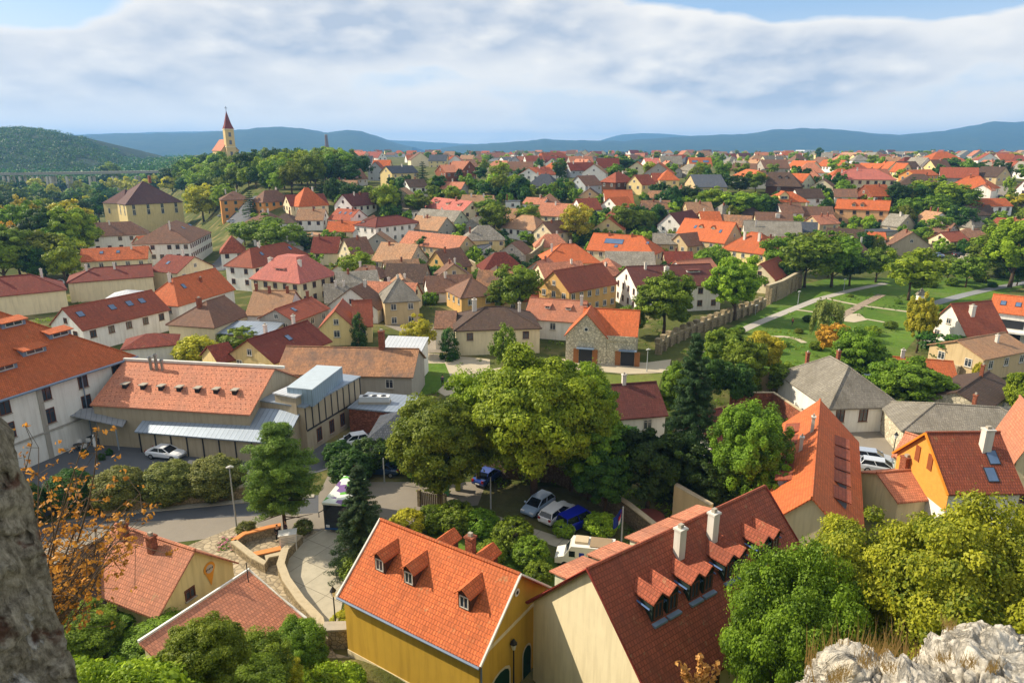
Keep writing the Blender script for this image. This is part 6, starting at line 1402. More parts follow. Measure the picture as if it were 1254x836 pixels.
car('white fastback saloon parked alone on the hotel courtyard', 204, 560, -12, (232,234,238), 'sedan')
car('white compact estate on the lane beside the beige wing', 433, 545, 28+180, (226,228,230), 'hatch')
car('dark blue car in the shade under the pavilion', 467, 580, 170, (22,52,84), 'sedan')
car('silver-blue hatchback, the leftmost one in the parking row', 659, 625, 232, (150,172,196), 'hatch', s=1.05)
car('white estate with roof rails parked between the silver-blue and royal blue cars', 682, 634, 52, (228,230,232), 'wagon')
car('royal blue van parked at the end of the row', 707, 645, 38, (16,28,150), 'van')
car('silver estate nearest the timber-gabled house on the square', 1078, 578, -25, (186,192,202), 'wagon')
car('silver-grey hatchback behind the other parked one on the square', 1068, 566, -22, (160,170,186), 'wagon')
car('old pale green saloon at the corner of the white hipped house', 1050, 524, 5, (150,160,132), 'sedan')
car('dark blue hatchback parked by the white terrace house', 1203, 390, 10, (24,38,104), 'hatch')
car('pale blue car at the top of the park', 1146, 315, 170, (176,196,222), 'sedan')
car('black car near the white rubble heap', 1173, 314, 20, (22,24,28), 'hatch')
car('black car between the garden tree and the grey hipped roof', 1058, 468, 100, (24,28,34), 'sedan')
car('blue car glimpsed behind the olive tree', 598, 588, 60, (30,60,140), 'sedan')
car('silver car parked at the wooded bend of the street', 273, 266, 10, (180,188,196), 'sedan')
car('pale car at the street corner below the cedar', 285, 273, 30, (196,204,214), 'sedan')
car('white car parked beside the forest edge house', 74, 349, 40, (220,224,228), 'hatch')
car('dark car on the street among the far right houses', 1222, 243, 95, (40,44,52), 'sedan')
# camper van
X, Y = pz(716, 690); r = empty('camper_van', (X, Y, 0), math.radians(168)); r.scale = (.9, .9, .9); wh = mat('paint_camper', (226,224,216), 'paint')
m = MB(); b = [(-2.9,.45),(1.3,.45),(2.9,.45),(2.9,1.0),(2.0,1.3),(1.5,2.1),(1.3,2.45),(-2.9,2.55)]
for s in (-1, 1): m.face([(x, s*1.05, z) for x, z in (b if s < 0 else b[::-1])])
for i in range(8): j = (i+1) % 8; m.face([(b[i][0],1.05,b[i][1]),(b[j][0],1.05,b[j][1]),(b[j][0],-1.05,b[j][1]),(b[i][0],-1.05,b[i][1])])
m.build('body', wh, r); MB().face([(1.98,-.9,1.33),(1.98,.9,1.33),(1.53,.9,2.05),(1.53,-.9,2.05)]).face([(2.03,.92,1.30),(2.03,-.92,1.30),(1.55,-.92,2.06),(1.55,.92,2.06)]).build('windscreen', CARG, r)
for s in (-1, 1): MB().box(.9,1.5,s*1.052-.01,s*1.052+.01,1.3,1.95).box(-1.4,-.4,s*1.052-.01,s*1.052+.01,1.4,1.9).build('window', CARG, r)
MB().box(.0,.5,1.053,1.075,1.35,1.85).build('blue_panel', mat('blue_panel', (30,60,160)), r)
MB().box(-.3,1.0,-.7,.5,2.5,2.75).build('roof_box', mat('roof_box', (196,180,150)), r); MB().box(-2.6,-.5,-.9,.9,2.55,2.62).build('roof_mat', mat('roof_mat', (150,130,104)), r)
for sx in (-1.9, 1.9):
    for sy in (-1, 1): MB().tube([(sx,sy*.85,.35),(sx,sy*1.07,.35)], .35, 12).build('wheel', TYRE, r)
tag(r, 'white camper van with tan roof box behind the salmon dormers', 'camper van')
# tour bus coming down the driveway behind the spruce
X, Y = pz(412, 653); r = empty('tour_bus', (X, Y, 0), math.radians(-98)); bd = mat('bus_dark', (26,40,46), 'paint'); pt = bpy.data.materials.new('bus_roof'); q = NT(pt)
vo = q.n('ShaderNodeTexVoronoi', Vector=q.n('ShaderNodeTexCoord').outputs['Object'], Scale=1.1); cr = q.t.nodes.new('ShaderNodeValToRGB'); cr.color_ramp.interpolation = 'CONSTANT'
for i, c in enumerate(((226,226,214),(96,170,50),(214,220,206),(120,90,140),(150,200,80))):
    e = cr.color_ramp.elements[i] if i < 2 else cr.color_ramp.elements.new(.2*i); e.position = .2*i; e.color = lin(c)
q.l(q.n('ShaderNodeRGBToBW', Color=vo.outputs['Color']).outputs[0], cr.inputs[0]); q.bsdf(cr.outputs[0], .5)
MB().box(-5.6,0,-1.15,1.15,.4,3.1).build('body', bd, r); MB().box(-5.6,.1,-1.2,1.2,3.102,3.3).build('bus_roof', pt, r)
MB().box(.003,.05,-1.05,1.05,1.3,2.95).build('windscreen', CARG, r)
for s in (-1, 1):
    MB().box(-5.3,-.3,s*1.155-.01,s*1.155+.01,1.5,2.7).build('window', CARG, r); MB().tube([(.05,s*1.1,2.5),(.4,s*1.45,2.4),(.4,s*1.45,1.9)], .05, 5).build('wing_mirror', DARK, r)
    MB().box(.003,.06,s*.8-.18,s*.8+.18,.65,.9).build('headlight', LAMP, r)
    for sx in (-1.2,-4.4): MB().tube([(sx,s*.95,.45),(sx,s*1.18,.45)], .45, 14).build('wheel', TYRE, r)
MB().box(.003,.05,-1.1,1.1,.4,.6).build('bumper', mat('bumper_blue', (40,80,130)), r); tag(r, 'dark tour bus with green and white patterned roof behind the spruce', 'bus')

# street lamps and poles
def lantern(x, y, h, label):
    X, Y, Z = pg(x, y); r = empty('street_lamp', (X, Y, Z)); MB().tube([(0,0,0),(0,0,.5),(0,0,.55),(0,0,h-.5)], [.14,.1,.06,.05], 8).build('pole', DARK, r)
    MB().tube([(0,0,h-.5),(0,0,h-.05)], [.12,.22], 6).build('lantern_glass', LAMP, r); MB().tube([(0,0,h-.05),(0,0,h+.12),(0,0,h+.35)], [.27,.16,.03], 6).build('lantern_cap', DARK, r); tag(r, label, 'street lamp', 'black lantern street lamps')
lantern(412,776,3.9,'black lantern lamp standing on the parapet wall by the driveway'); lantern(629,850,4.2,'black lantern lamp in front of the green arched doors'); lantern(1092,566,3.6,'black lantern lamp on the square behind the silver cars')
def post(x, yt, yb, label, arm=0, name='street_lamp', cat='street lamp', head=True):
    X, Y, Z = pg(x, yb); h = CZ-Y*(SP+(yt-CY)/F*CP)/(CP-(yt-CY)/F*SP)-Z; r = empty(name, (X, Y, Z)); gm = mat('post_grey', (166,170,172))
    MB().tube([(0,0,0),(0,0,h)], [.09,.06], 8).build('pole', gm, r)
    if head: MB().tube([(-.3,0,h-.05),(.1,0,h+.08),(.4,0,h+.02)], [.08,.15,.08], 8).build('lamp_head', mat('lamp_head', (210,210,206)), r)
    tag(r, label, cat, 'grey street lamps' if cat == 'street lamp' else None); return r, h
post(291,572,655,'tall grey street lamp at the flower bed'); post(471,561,591,'white sign post at the lane junction', name='sign_post', cat='post', head=False); post(601,584,623,'pale blue post beside the parking grass', name='marker_post', cat='post', head=False)
post(977,357,373,'park lamp on the grass below the buttressed wall'); post(1033,342,356,'park lamp under the dark park trees'); post(792,428,455,'thin grey lamp before the stone barn'); post(925,374,386,'park lamp at the end of the castle wall'); post(1223,278,300,'concrete utility pole at the right between gardens', name='utility_pole', cat='pole'); post(491,632,648,'small dark garden lamp behind the yellow house'); post(1157,234,240,'short pole near the white porch', name='utility_pole', cat='pole') if False else None
r, h = post(761,620,664,'flagpole with two flags beside the camper van', name='flagpole', cat='flagpole', head=False)
def flag(r, h, cols, sx, label=None):
    for i, c in enumerate(cols):
        m = MB(); n = 6
        for j in range(n):
            a, b = j/n, (j+1)/n; f_ = lambda t, k: (sx*(.1+t*.75), .12*math.sin(t*7), h-.2-1.7*t*.6-(1.5*(k)/len(cols))*(1-.2*t))
            m.face([f_(a,i), f_(b,i), f_(b,i+1), f_(a,i+1)]); 
        o = m.build('flag', mat('flag_%d%d%d' % c, c), r)
flag(r, h, [(34,50,130)], -1); flag(r, h, [(190,50,50),(230,230,225),(60,130,70)], -.45)
# people
def person(x, y, hd, top, bottom, hair, pose, label, Z=None):
    X, Y, Zt = pg(x, y); r = empty('person', (X, Y, Zt+.03), math.radians(hd))
    def skin(name, verts, edges, rad, m, parent):
        me = bpy.data.meshes.new(name); me.from_pydata(verts, edges, []); 
        o = bpy.data.objects.new('tmp', me); COL.objects.link(o)
        md = o.modifiers.new('k', 'SKIN'); sd = o.modifiers.new('s', 'SUBSURF'); sd.levels = 2
        bpy.context.view_layer.update()
        if not me.skin_vertices: bpy.context.view_layer.objects.active = o; o.select_set(True); bpy.ops.mesh.customdata_skin_add()
        for v, q in zip(me.skin_vertices[0].data, rad): v.radius = q if hasattr(q, '__len__') else (q, q)
        me.skin_vertices[0].data[0].use_root = True
        dg = bpy.context.evaluated_depsgraph_get(); nm = bpy.data.meshes.new_from_object(o.evaluated_get(dg)); bpy.data.objects.remove(o)
        nm.materials.clear(); nm.materials.append(m)
        for p in nm.polygons: p.use_smooth = True
        return link(name, nm, parent)
    st = pose
    J = [(0,0,.95),(0,0,1.2),(0,0,1.42),(0,.0,1.52),(.02,0,1.62),(.02,0,1.72), (0,.19,1.40),(.03,.24,1.12),(.12,.22,.90), (0,-.19,1.40),(.05,-.24,1.12),(.22,-.18,.98), (0,.1,.9),(.0+st,.11,.48),(-.05+st*.5,.11,.06),(.1+st*.5,.11,.03), (0,-.1,.9),(.0-st,-.11,.48),(-.1-st,-.11,.06),(.05-st,-.11,.03),
         (.16,.22,.82),(.28,-.17,.93)]
    E = [(0,1),(1,2),(2,3),(3,4),(4,5),(2,6),(6,7),(7,8),(8,20),(2,9),(9,10),(10,11),(11,21),(0,12),(12,13),(13,14),(14,15),(0,16),(16,17),(17,18),(18,19)]
    Rr = [.14,.13,.13,.055,.095,.075,.055,.042,.033,.055,.042,.033,.085,.06,.04,.035,.085,.06,.04,.035,.022,.022]
    body = skin('body', J, E, Rr, mat('skin', (206,160,130)), r)
    skin('jacket', [J[i] for i in (0,1,2,6,7,8,9,10,11)], [(0,1),(1,2),(2,3),(3,4),(4,5),(2,6),(6,7),(7,8)], [.165,.155,.155,.075,.058,.048,.075,.058,.048], mat('cloth_%d%d%d' % top, top), r)
    skin('trousers', [J[i] for i in (0,12,13,14,16,17,18)], [(0,1),(1,2),(2,3),(0,4),(4,5),(5,6)], [.155,.1,.075,.055,.1,.075,.055], mat('cloth_%d%d%d' % bottom, bottom), r)
    hm = MB(); 
    skin('hair', [(-.005,0,1.70),(-.03,0,1.735),(-.05,0,1.62)], [(0,1),(0,2)], [.088,.07,.07], mat('hair_%d%d%d' % hair, hair), r)
    for s in (-1, 1): MB().tube([(.098,s*.03,1.66),(.112,s*.03,1.66)], .012, 6).build('eye', DARK, r)
    MB().tube([(.1,0,1.655),(.125,0,1.625),(.1,0,1.615)], [.01,.016,.012], 6).build('nose', mat('skin', (206,160,130)), r); MB().box(.085,.105,-.025,.025,1.585,1.592).build('mouth', mat('lips', (150,80,70)), r)
    tag(r, label, 'person')
person(341,663,-60,(22,22,26),(24,24,30),(30,22,18),.12,'person in black striding past the white cabinet')
person(351,657,200,(60,40,44),(30,30,34),(40,24,18),.05,'person in dark clothes half hidden behind the white cabinet')
person(970,399,0,(170,40,50),(60,60,70),(60,44,34),.05,'person in red top among the park flower beds')
person(542,472,90,(40,44,90),(30,30,36),(40,30,24),.08,'person in blue walking on the path by the small lawn')
# white cabinet, bins, planters, furniture
def thing(name, x, y, label, cat, rz=0, Z=None, group=None):
    X, Y, Zt = pg(x, y); r = empty(name, (X, Y, Zt if Z is None else Z), math.radians(rz)); tag(r, label, cat, group); return r
r = thing('cabinet', 354, 672, 'white slatted cabinet beside the foot of the pine', 'cabinet', 15); m = MB().box(-.75,.75,-.5,.5,0,1.7); m.build('body', wallm('white'), r); MB().box(-.82,.82,-.56,.56,1.702,1.78).build('lid', mat('white_trim', (222,220,212)), r)
m = MB(); [m.box(-.6,.6,-.53,-.503,.3+i*.16,.36+i*.16) for i in range(8)]; m.build('louvres', mat('louvre', (180,178,170)), r)
for x, y, l, c in ((547,606,'green wheeled bin under the olive tree',(70,140,90)),(561,600,'yellow-green wheeled bin beside the gate post',(150,160,60))):
    r = thing('wheeled_bin', x, y, l, 'bin'); MB().prism([(-.28,-.3),(.28,-.3),(.28,.3),(-.28,.3)], .1, 1.15).build('body', mat('bin_%d' % c[0], c, rough=.5), r); MB().box(-.33,.33,-.36,.34,1.152,1.24).build('lid', mat('bin_%d' % c[0], c, rough=.5), r)
    for s in (-1, 1): MB().tube([(s*.22,.3,.1),(s*.3,.3,.1)], .1, 8).build('wheel', TYRE, r)
r = thing('timber_gate', 528, 622, 'weathered timber gate and posts in the low stone wall', 'gate', -20); m = MB(); [m.box(-1.3+i*.22,-1.14+i*.22,-.03,.03,.2,1.7) for i in range(12)]; m.build('gate_leaf', mat('old_wood', (96,82,60), 'wood'), r)
for s in (-1.5, 1.45): MB().box(s,s+.3,-.18,.18,0,1.9).build('post', STW, r)
# flower bed on the plaza
fb = [(*pg(x, y), R4.uniform(.12,.3)) for x, y in [(R4.uniform(266,300), R4.uniform(658,676)) for _ in range(60)]]
foliage_mass('flower_bed', fb, 1, leafm('green'), 'mixed pink and green flower bed by the grey lamp', n=24, ls=.3, kind='stuff')
foliage_mass('flowers', [(a, b, c+.15, d*.8) for a, b, c, d in fb[::2]], 1, mat('petals', (196,90,130), 'leaf', rgb2=(220,150,190)), 'pink blooms in the plaza flower bed', n=16, ls=.3)
fb = [(*pg(x, y), R4.uniform(.2,.45)) for x, y in [(R4.uniform(925,985), R4.uniform(402,432)) for _ in range(110)]]
foliage_mass('flower_beds', fb, 1, leafm('olive'), 'low rusty and green flower beds in the park', n=18, ls=.3)
fb = [(*pg(x, y), R4.uniform(.2,.4)) for x, y in [(R4.choice((1040,1065,1090,1110))+R4.uniform(-14,14), R4.choice((366,377))+R4.uniform(-3,3)) for _ in range(80)]]
foliage_mass('rose_beds', fb, 1, leafm('dark'), 'dark rose beds in rows on the park lawn', n=18, ls=.3)
for i, (x, y, w_, c) in enumerate([(868,440,20,'green'),(880,448,26,'olive'),(862,452,22,'dark'),(900,440,16,'green'),(948,432,20,'green'),(1000,428,20,'green'),(1022,425,24,'olive'),(1035,410,14,'green'),(1005,372,10,'olive'),(1042,364,8,'green'),(1100,372,10,'green'),(1120,390,16,'green'),(1090,402,18,'green'),(1068,410,22,'bright'),(1140,352,16,'green'),(1165,350,18,'green'),(1200,345,20,'olive'),(1228,340,24,'green'),(1150,380,14,'green'),(1215,352,12,'dark'),(935,418,14,'olive'),(960,424,14,'green'),(978,408,12,'olive'),(990,394,16,'dark'),(1000,388,12,'green'),(905,408,16,'green'),(890,418,20,'green'),(850,465,30,'green'),(880,470,34,'bright'),(920,480,26,'green')]):
    X, Y, Z = pg(x, y); w_ = w_/F*proj(X, Y, Z)[2]; tree(world=(X, Y), h=w_*.6, w=w_, col=c, shape='ball', lod=1, name='bush', cat='bush', noun='bush', group='park bushes', desc='rounded %s park bush' % LDESC[c])
# park shelter and kiosks
r = thing('garden_pavilion', 1126, 372, 'tiny white pavilion with pointed grey roof on the park lawn', 'pavilion'); MB().box(-.7,.7,-.7,.7,0,2.2).build('wall', wallm('white'), r); MB().face([(-.95,-.95,2.2),(.95,-.95,2.2),(0,0,4.0)]).face([(.95,-.95,2.2),(.95,.95,2.2),(0,0,4.0)]).face([(.95,.95,2.2),(-.95,.95,2.2),(0,0,4.0)]).face([(-.95,.95,2.2),(-.95,-.95,2.2),(0,0,4.0)]).build('roof', roofm('grey'), r)
r = thing('rubble_heap', 1186, 318, 'heap of pale rubble at the edge of the parking square', 'heap'); m = MB()
for i in range(26):
    a, b = R4.uniform(-3,3), R4.uniform(-1.5,1.5); z = 1.6*(1-abs(a)/3.4); s = R4.uniform(.3,.7); m.prism([(a+s*math.cos(t), b+s*math.sin(t)) for t in (0,1.1,2.3,3.5,4.9)], 0, max(.3, z*R4.uniform(.7,1.2)))
m.build('rubble', mat('pale_rubble', (214,206,196), 'rock'), r)
# terrace furniture
WHT = mat('white_plastic', (228,228,226), rough=.5)
def chair(X, Y, rz, lab):
    r = empty('garden_chair', (X, Y, .05), rz); MB().box(-.25,.25,-.25,.25,.42,.47).build('seat', WHT, r); MB().box(-.25,.25,.22,.27,.47,.95).build('backrest', WHT, r)
    for a in (-.22,.22):
        for b in (-.22,.22): MB().tube([(a,b,0),(a,b,.42)], .025, 5).build('leg', WHT, r)
        MB().box(a-.03,a+.03,-.25,.22,.64,.68).build('armrest', WHT, r)
    tag(r, None, 'chair', 'white chairs on the hotel terrace', desc='white plastic chair', noun='chair'); r['pxc'] = [float(v) for v in proj(X, Y, .5)[:2]]
for i, (x, y) in enumerate(((60,549),(78,541),(100,533),(122,527),(96,551),(112,541),(136,533))):
    X, Y = pz(x, y); r = empty('terrace_table', (X, Y, .05)); MB().tube([(0,0,.7),(0,0,.74)], .48, 16).build('tabletop', DARK, r); MB().tube([(0,0,0),(0,0,.7)], .05, 6).build('leg', DARK, r); MB().tube([(0,0,0),(0,0,.04)], .28, 12).build('foot_plate', DARK, r)
    tag(r, None, 'table', 'dark tables on the hotel terrace', desc='round dark terrace table', noun='table'); r['pxc'] = [x, y]
    for k in range(3):
        a = i+k*2.1; chair(X+.85*math.cos(a), Y+.85*math.sin(a), a-math.pi/2, '')
X, Y = pz(118,556); r = empty('parasol', (X, Y, 0)); MB().tube([(0,0,0),(0,0,2.7)], .03, 6).build('pole', DARK, r); MB().tube([(0,0,.9),(0,0,1.1),(0,0,2.3),(0,0,2.7)], [.1,.2,.12,.02], 8).build('folded_canopy', WHT, r); tag(r, 'folded white parasol among the terrace chairs', 'parasol')
for x, y in ((125,563),(104,558),(134,557)): tree(x, y-8, y, 9, 'dark', 'ball', name='potted_shrub', cat='shrub', noun='shrub', desc='dark potted shrub at the terrace edge', group='potted shrubs on the terrace edge')
for x, y in ((222,553),(240,555),(262,557),(291,559),(311,561)): tree(x, y-5, y, 7, 'dark', 'ball', name='potted_shrub', cat='shrub', noun='shrub', desc='small potted shrub against the beige wing', group='potted shrubs along the beige wing')
# air conditioners on the low flat roof
X, Y = pz(459, 492, 3.5); r = empty('air_conditioner', (X, Y, 3.36)); MB().box(-2,2,-.5,.5,.3,1.0).build('casing', mat('ac_white', (206,208,208)), r); MB().box(-2.1,2.1,-.6,.6,0,.3).build('plinth', CONC, r)
for k in (-1.2,0,1.2): MB().tube([(k,0,1.0),(k,0,1.05)], .36, 12).build('fan_grille', DARK, r)
tag(r, 'white rooftop air conditioning unit on the low rust-red building', 'air conditioner')
# swimming pool, play tower
r = thing('paddling_pool', 605, 334, 'blue paddling pool in the walled garden', 'pool'); MB().tube([(0,0,0),(0,0,.7)], 1.9, 20).build('rim', mat('pool_white', (210,214,216)), r); MB().tube([(0,0,.7),(0,0,.72)], 1.8, 20).build('pool_water', mat('pool_blue', (40,110,210), 'glass'), r)
r = thing('picnic_bench', 724, 464, 'yellow timber picnic bench on the lawn before the stone barn', 'bench', 60); pm = mat('pine_boards', (214,160,80), 'wood'); MB().box(-1,1,-.4,.4,.72,.78).build('tabletop', pm, r)
for s in (-1, 1):
    MB().box(-1,1,s*.75-.15,s*.75+.15,.42,.47).build('seat', pm, r); MB().tube([(s*.8,-.75,0),(s*.8,-.1,.72)], .05, 5).tube([(s*.8,.75,0),(s*.8,.1,.72)], .05, 5).build('leg', pm, r)
r = thing('garden_table', 795, 640, 'rust-brown round table in the shade behind the tan wall stub', 'table'); MB().tube([(0,0,.72),(0,0,.8)], 1.5, 14).build('tabletop', mat('rust_table', (130,70,56)), r); MB().tube([(0,0,0),(0,0,.72)], .12, 8).build('leg', DARK, r)
r = thing('green_gate', 1086, 521, 'bright green gate beside the white grey-roofed house', 'gate', 8); gm = mat('gate_green', (60,150,70)); m = MB(); [m.box(-1.2+i*.6,-1.14+i*.6,-.04,.04,0,1.9) for i in range(5)]; [m.box(-1.2,1.26,-.04,.04,z,z+.06) for z in (0.1,.7,1.3,1.84)]; m.build('gate_frame', mat('gate_pale', (120,190,110)), r); MB().box(-1.2,1.2,-.015,.015,.05,1.85).build('gate_panel', gm, r)

# ---------------- the lookout itself: rocks, old wall, branches ----------------
def rock(name, loc, size, seed, label, m, rz=0, n=150):
    v = []; f = []
    for i in range(n+1):
        th = math.pi*i/n
        for j in range(2*n):
            ph = math.pi*j/n; p = Vector((math.sin(th)*math.cos(ph), math.sin(th)*math.sin(ph), math.cos(th)))
            q = Vector((abs(p.x)**.7*(1 if p.x > 0 else -1), abs(p.y)**.7*(1 if p.y > 0 else -1), abs(p.z)**.8*(1 if p.z > 0 else -1)))
            s = Vector((seed*3.1, seed*1.7, seed))
            d = 1+.26*noise.fractal(p*1.7+s, .9, 2, 4)+.035*noise.ridged_multi_fractal(p*3.4+s, 1.0, 2.1, 5, 1.0, 2.0)-.05+.04*noise.fractal(p*7+s, .8, 2.2, 6)-.05*max(0, noise.noise(p*11+s)-.15)
            vd = noise.voronoi(p*2.6+s)[0]; vf = noise.voronoi(p*7+s)[0]
            d -= .08*max(0, 1-(vd[1]-vd[0])/.07)+.015*max(0, 1-(vf[1]-vf[0])/.08); d += .05*vd[0]
            v.append((q.x*d*size[0], q.y*d*size[1], q.z*d*size[2]))
    for i in range(n):
        for j in range(2*n):
            k = (j+1) % (2*n); f.append((i*2*n+j, (i+1)*2*n+j, (i+1)*2*n+k, i*2*n+k))
    me = bpy.data.meshes.new(name); me.from_pydata(v, [], f); me.materials.append(m)
    for p in me.polygons: p.use_smooth = True
    o = link(name, me); o.location = loc; o.rotation_euler = (0, 0, rz); tag(o, label, 'rock', 'limestone rocks at the lookout'); return o
ROCK = mat('limestone', (236,228,212), 'rock', scale=1.0, rgb2=(180,160,116))
def at(x, y, d):
    a, b, c = ray(x, y); return Vector((a*d, b*d, CZ+c*d))
rock('limestone_rock', at(1215,880,7.6), (.86,.75,.85), 1, 'pale limestone crag at the bottom right corner', ROCK)
rock('limestone_rock', at(1050,880,7.9), (.72,.6,.75), 2, 'rounded limestone boulder left of the corner crag', ROCK, .5)
rock('limestone_rock', at(1130,900,7.2), (.7,.5,.55), 4, 'low limestone slab between the boulder and the crag', ROCK, 1.2)
# old masonry pier on the left
r = empty('ruined_wall', (0, 0, CZ)); m = MB(); prof = [(-700,-140),(22,528),(24,560),(38,600),(44,640),(58,690),(62,740),(78,780),(92,815),(110,880),(130,960)]
V = []; Fc = []; nz = 90; nx = 46
for i in range(nz+1):
    y = 505+(980-505)*i/nz; xe = lerp(y, [(505,2),(528,20),(545,22),(560,26),(600,40),(640,46),(690,60),(740,66),(780,80),(815,92),(880,108),(980,135)])
    for j in range(nx+1):
        t = j/nx; x = xe+(-330-xe)*t
        d = 3.0-.35*math.sin(min(1, t*3)*1.57)
        if y < 545: pass
        p = at(x, y, d); w_ = Vector((x*.012, y*.012, 4))
        p += Vector((.3, -.6, .2))*(.11*noise.fractal(w_*1.2, 1, 2, 4)+.05*noise.fractal(w_*6, 1, 2, 4)+.06*(noise.noise(w_*2.2) > .1))
        V.append(tuple(p-Vector((0,0,CZ))))
for i in range(nz):
    for j in range(nx): a = i*(nx+1)+j; Fc.append((a, a+1, a+nx+2, a+nx+1))
# top and far side give the pier its thickness
nb = len(V)
for j in range(nx+1):
    q_ = Vector(V[j]); V.append(tuple(q_*1.22))
for j in range(nx): Fc.append((j+1, j, nb+j, nb+j+1))
nb2 = len(V)
for i in range(nz+1):
    q_ = Vector(V[i*(nx+1)]); V.append(tuple(q_*1.22+Vector((-.12, 0, 0))))
for i in range(nz): Fc.append((i*(nx+1), (i+1)*(nx+1), nb2+i+1, nb2+i))
me = bpy.data.meshes.new('masonry'); me.from_pydata(V, [], Fc); PM = bpy.data.materials.new('old_masonry'); q = NT(PM)
geo = q.n('ShaderNodeNewGeometry').outputs['Position']; mp = q.n('ShaderNodeMapping', Vector=geo); mp.inputs['Scale'].default_value = (1.6,1.6,.5)
n1 = q.noise(mp.outputs[0], 13, 9, .75); n2 = q.ramp(q.noise(mp.outputs[0], 3.0, 8, .6), .565, .59); n3 = q.ramp(q.noise(geo, 5, 5), .6, .66); n4 = q.noise(geo, 22, 5, .7)
col = q.mix(q.ramp(n1, .35, .65), lin((112,104,86)), lin((214,204,182))); col = q.mix(n2, col, lin((214,210,200))); col = q.mix(q.math('MULTIPLY', n3, .8), col, lin((104,60,46))); col = q.mix(q.math('MULTIPLY', q.ramp(n4, .45, .62), .5), col, lin((58,52,42)))
q.bsdf(col, .95, bump=q.math('ADD', q.noise(geo, 30, 9, .8), n2), bstr=1.0, bd=.05, spec=.1); me.materials.append(PM)
for p in me.polygons: p.use_smooth = True
link('masonry', me, r); tag(r, 'weathered stone and plaster pier rising at the bottom left', 'wall')
# orange autumn branches hanging beside the pier
r = empty('autumn_bush', tuple(at(20,760,6.5)-Vector((0,0,2.5)))); o0 = Vector(r.location); bm_ = MB(); lv = []; R5 = random.Random(3)
root_ = at(40,800,6.5)
for k in range(52):
    tx, ty = R5.choice(((100,545),(60,560),(40,600),(90,600),(130,640),(168,622),(75,640),(110,690),(50,680),(150,655),(60,720),(95,660),(30,560)))
    tip = at(tx+R5.uniform(-22,22), ty+R5.uniform(-26,26), 6.5+R5.uniform(-1.2,1.2)); mid = root_.lerp(tip, .5)+Vector((R5.uniform(-.3,.3),R5.uniform(-.3,.3),R5.uniform(-.1,.35)))
    pts = []
    for i in range(9):
        t_ = i/8; p = root_*(1-t_)**2+mid*2*t_*(1-t_)+tip*t_*t_; pts.append(p)
    bm_.tube([tuple(p-o0) for p in pts], [.010*(1-i/9)+.002 for i in range(9)], 5, cap=False)
    for i in range(3, 9):
        for _ in range(3):
            q_ = pts[i]+Vector((R5.gauss(0,.14),R5.gauss(0,.14),R5.gauss(0,.09))); lv.append((q_.x, q_.y, q_.z, .035))
            if _ < 2: bm_.tube([tuple(pts[i]-o0), tuple(q_-o0)], .003, 3, cap=False)
bm_.tube([(root_.x-o0.x,root_.y-o0.y,terr(root_.x,root_.y)-.3-o0.z),tuple(root_-o0)],[.05,.03],6)
tag(r, 'thin branches with orange autumn leaves beside the stone pier', 'bush')
bm_.build('branches', BARK, r)
o = foliage_mass('leaves', lv, 1, mat('leaves_orange_near', (150,112,32), 'leaf', rgb2=(206,166,60)), n=4, ls=.6, seed=8, kind=None); o.parent = r; o.matrix_parent_inverse = Matrix.Translation(-o0)
# dry grass and weeds round the rocks
W_ = MB(); base = at(1060,800,9); 
for k in range(1500):
    x = R5.uniform(985,1250); y = R5.uniform(770,850); p = at(x, y+30, R5.uniform(7.6,10.5)); h = R5.uniform(.15,.5)*(1.3 if x < 1110 else .7); d = Vector((R5.uniform(-.12,.12),R5.uniform(-.1,.1),h)); s = R5.uniform(.004,.01)
    W_.face([tuple(p-base+Vector((-s,0,0))), tuple(p-base+Vector((s,0,0))), tuple(p-base+d)]); 
for (x, y, d_) in ((1032,818,7.3),(1060,805,7.4),(1022,826,7.2),(1155,800,7.0),(1186,806,6.9),(1215,812,6.8),(1162,760,7.5),(1238,842,6.6),(1090,812,7.3),(1078,790,7.7)):
    for k in range(60):
        p = at(x+R5.gauss(0,6), y+8+R5.gauss(0,3), d_+R5.uniform(-.15,.15)); d = Vector((R5.uniform(-.07,.07),R5.uniform(-.07,.07),R5.uniform(.06,.16)))
        W_.face([tuple(p-base+Vector((-.004,0,0))), tuple(p-base+Vector((.004,0,0))), tuple(p-base+d)])
o = W_.build('dry_grass', mat('dry_grass', (176,152,84), 'leaf', rgb2=(206,186,120)), loc=base); tag(o, 'dry straw-coloured grass growing between the limestone rocks', kind='stuff')
r = empty('dry_sapling', tuple(at(855,850,22)-Vector((0,0,1)))); o0 = Vector(r.location); b = MB(); lv = []
for k in range(7):
    tip = at(855+R5.uniform(-26,30), 806+R5.uniform(-4,24), 22); b0 = at(855,860,22); b.tube([tuple(b0-o0), tuple(b0.lerp(tip,.5)-o0+Vector((0,0,.1))), tuple(tip-o0)], [.03,.02,.006], 5, cap=False)
    for i in range(14): q_ = b0.lerp(tip, R5.uniform(.45,1)); lv.append((q_.x+R5.gauss(0,.05), q_.y, q_.z, .1))
tag(r, 'small bare sapling with rusty leaves in front of the long cream house', 'sapling'); b.build('trunk', BARK, r); o = foliage_mass('crown', lv, 1, mat('leaves_rust', (168,124,60), 'leaf', rgb2=(204,164,90)), n=5, ls=.8, kind=None); o.parent = r; o.matrix_parent_inverse = Matrix.Translation(-o0)

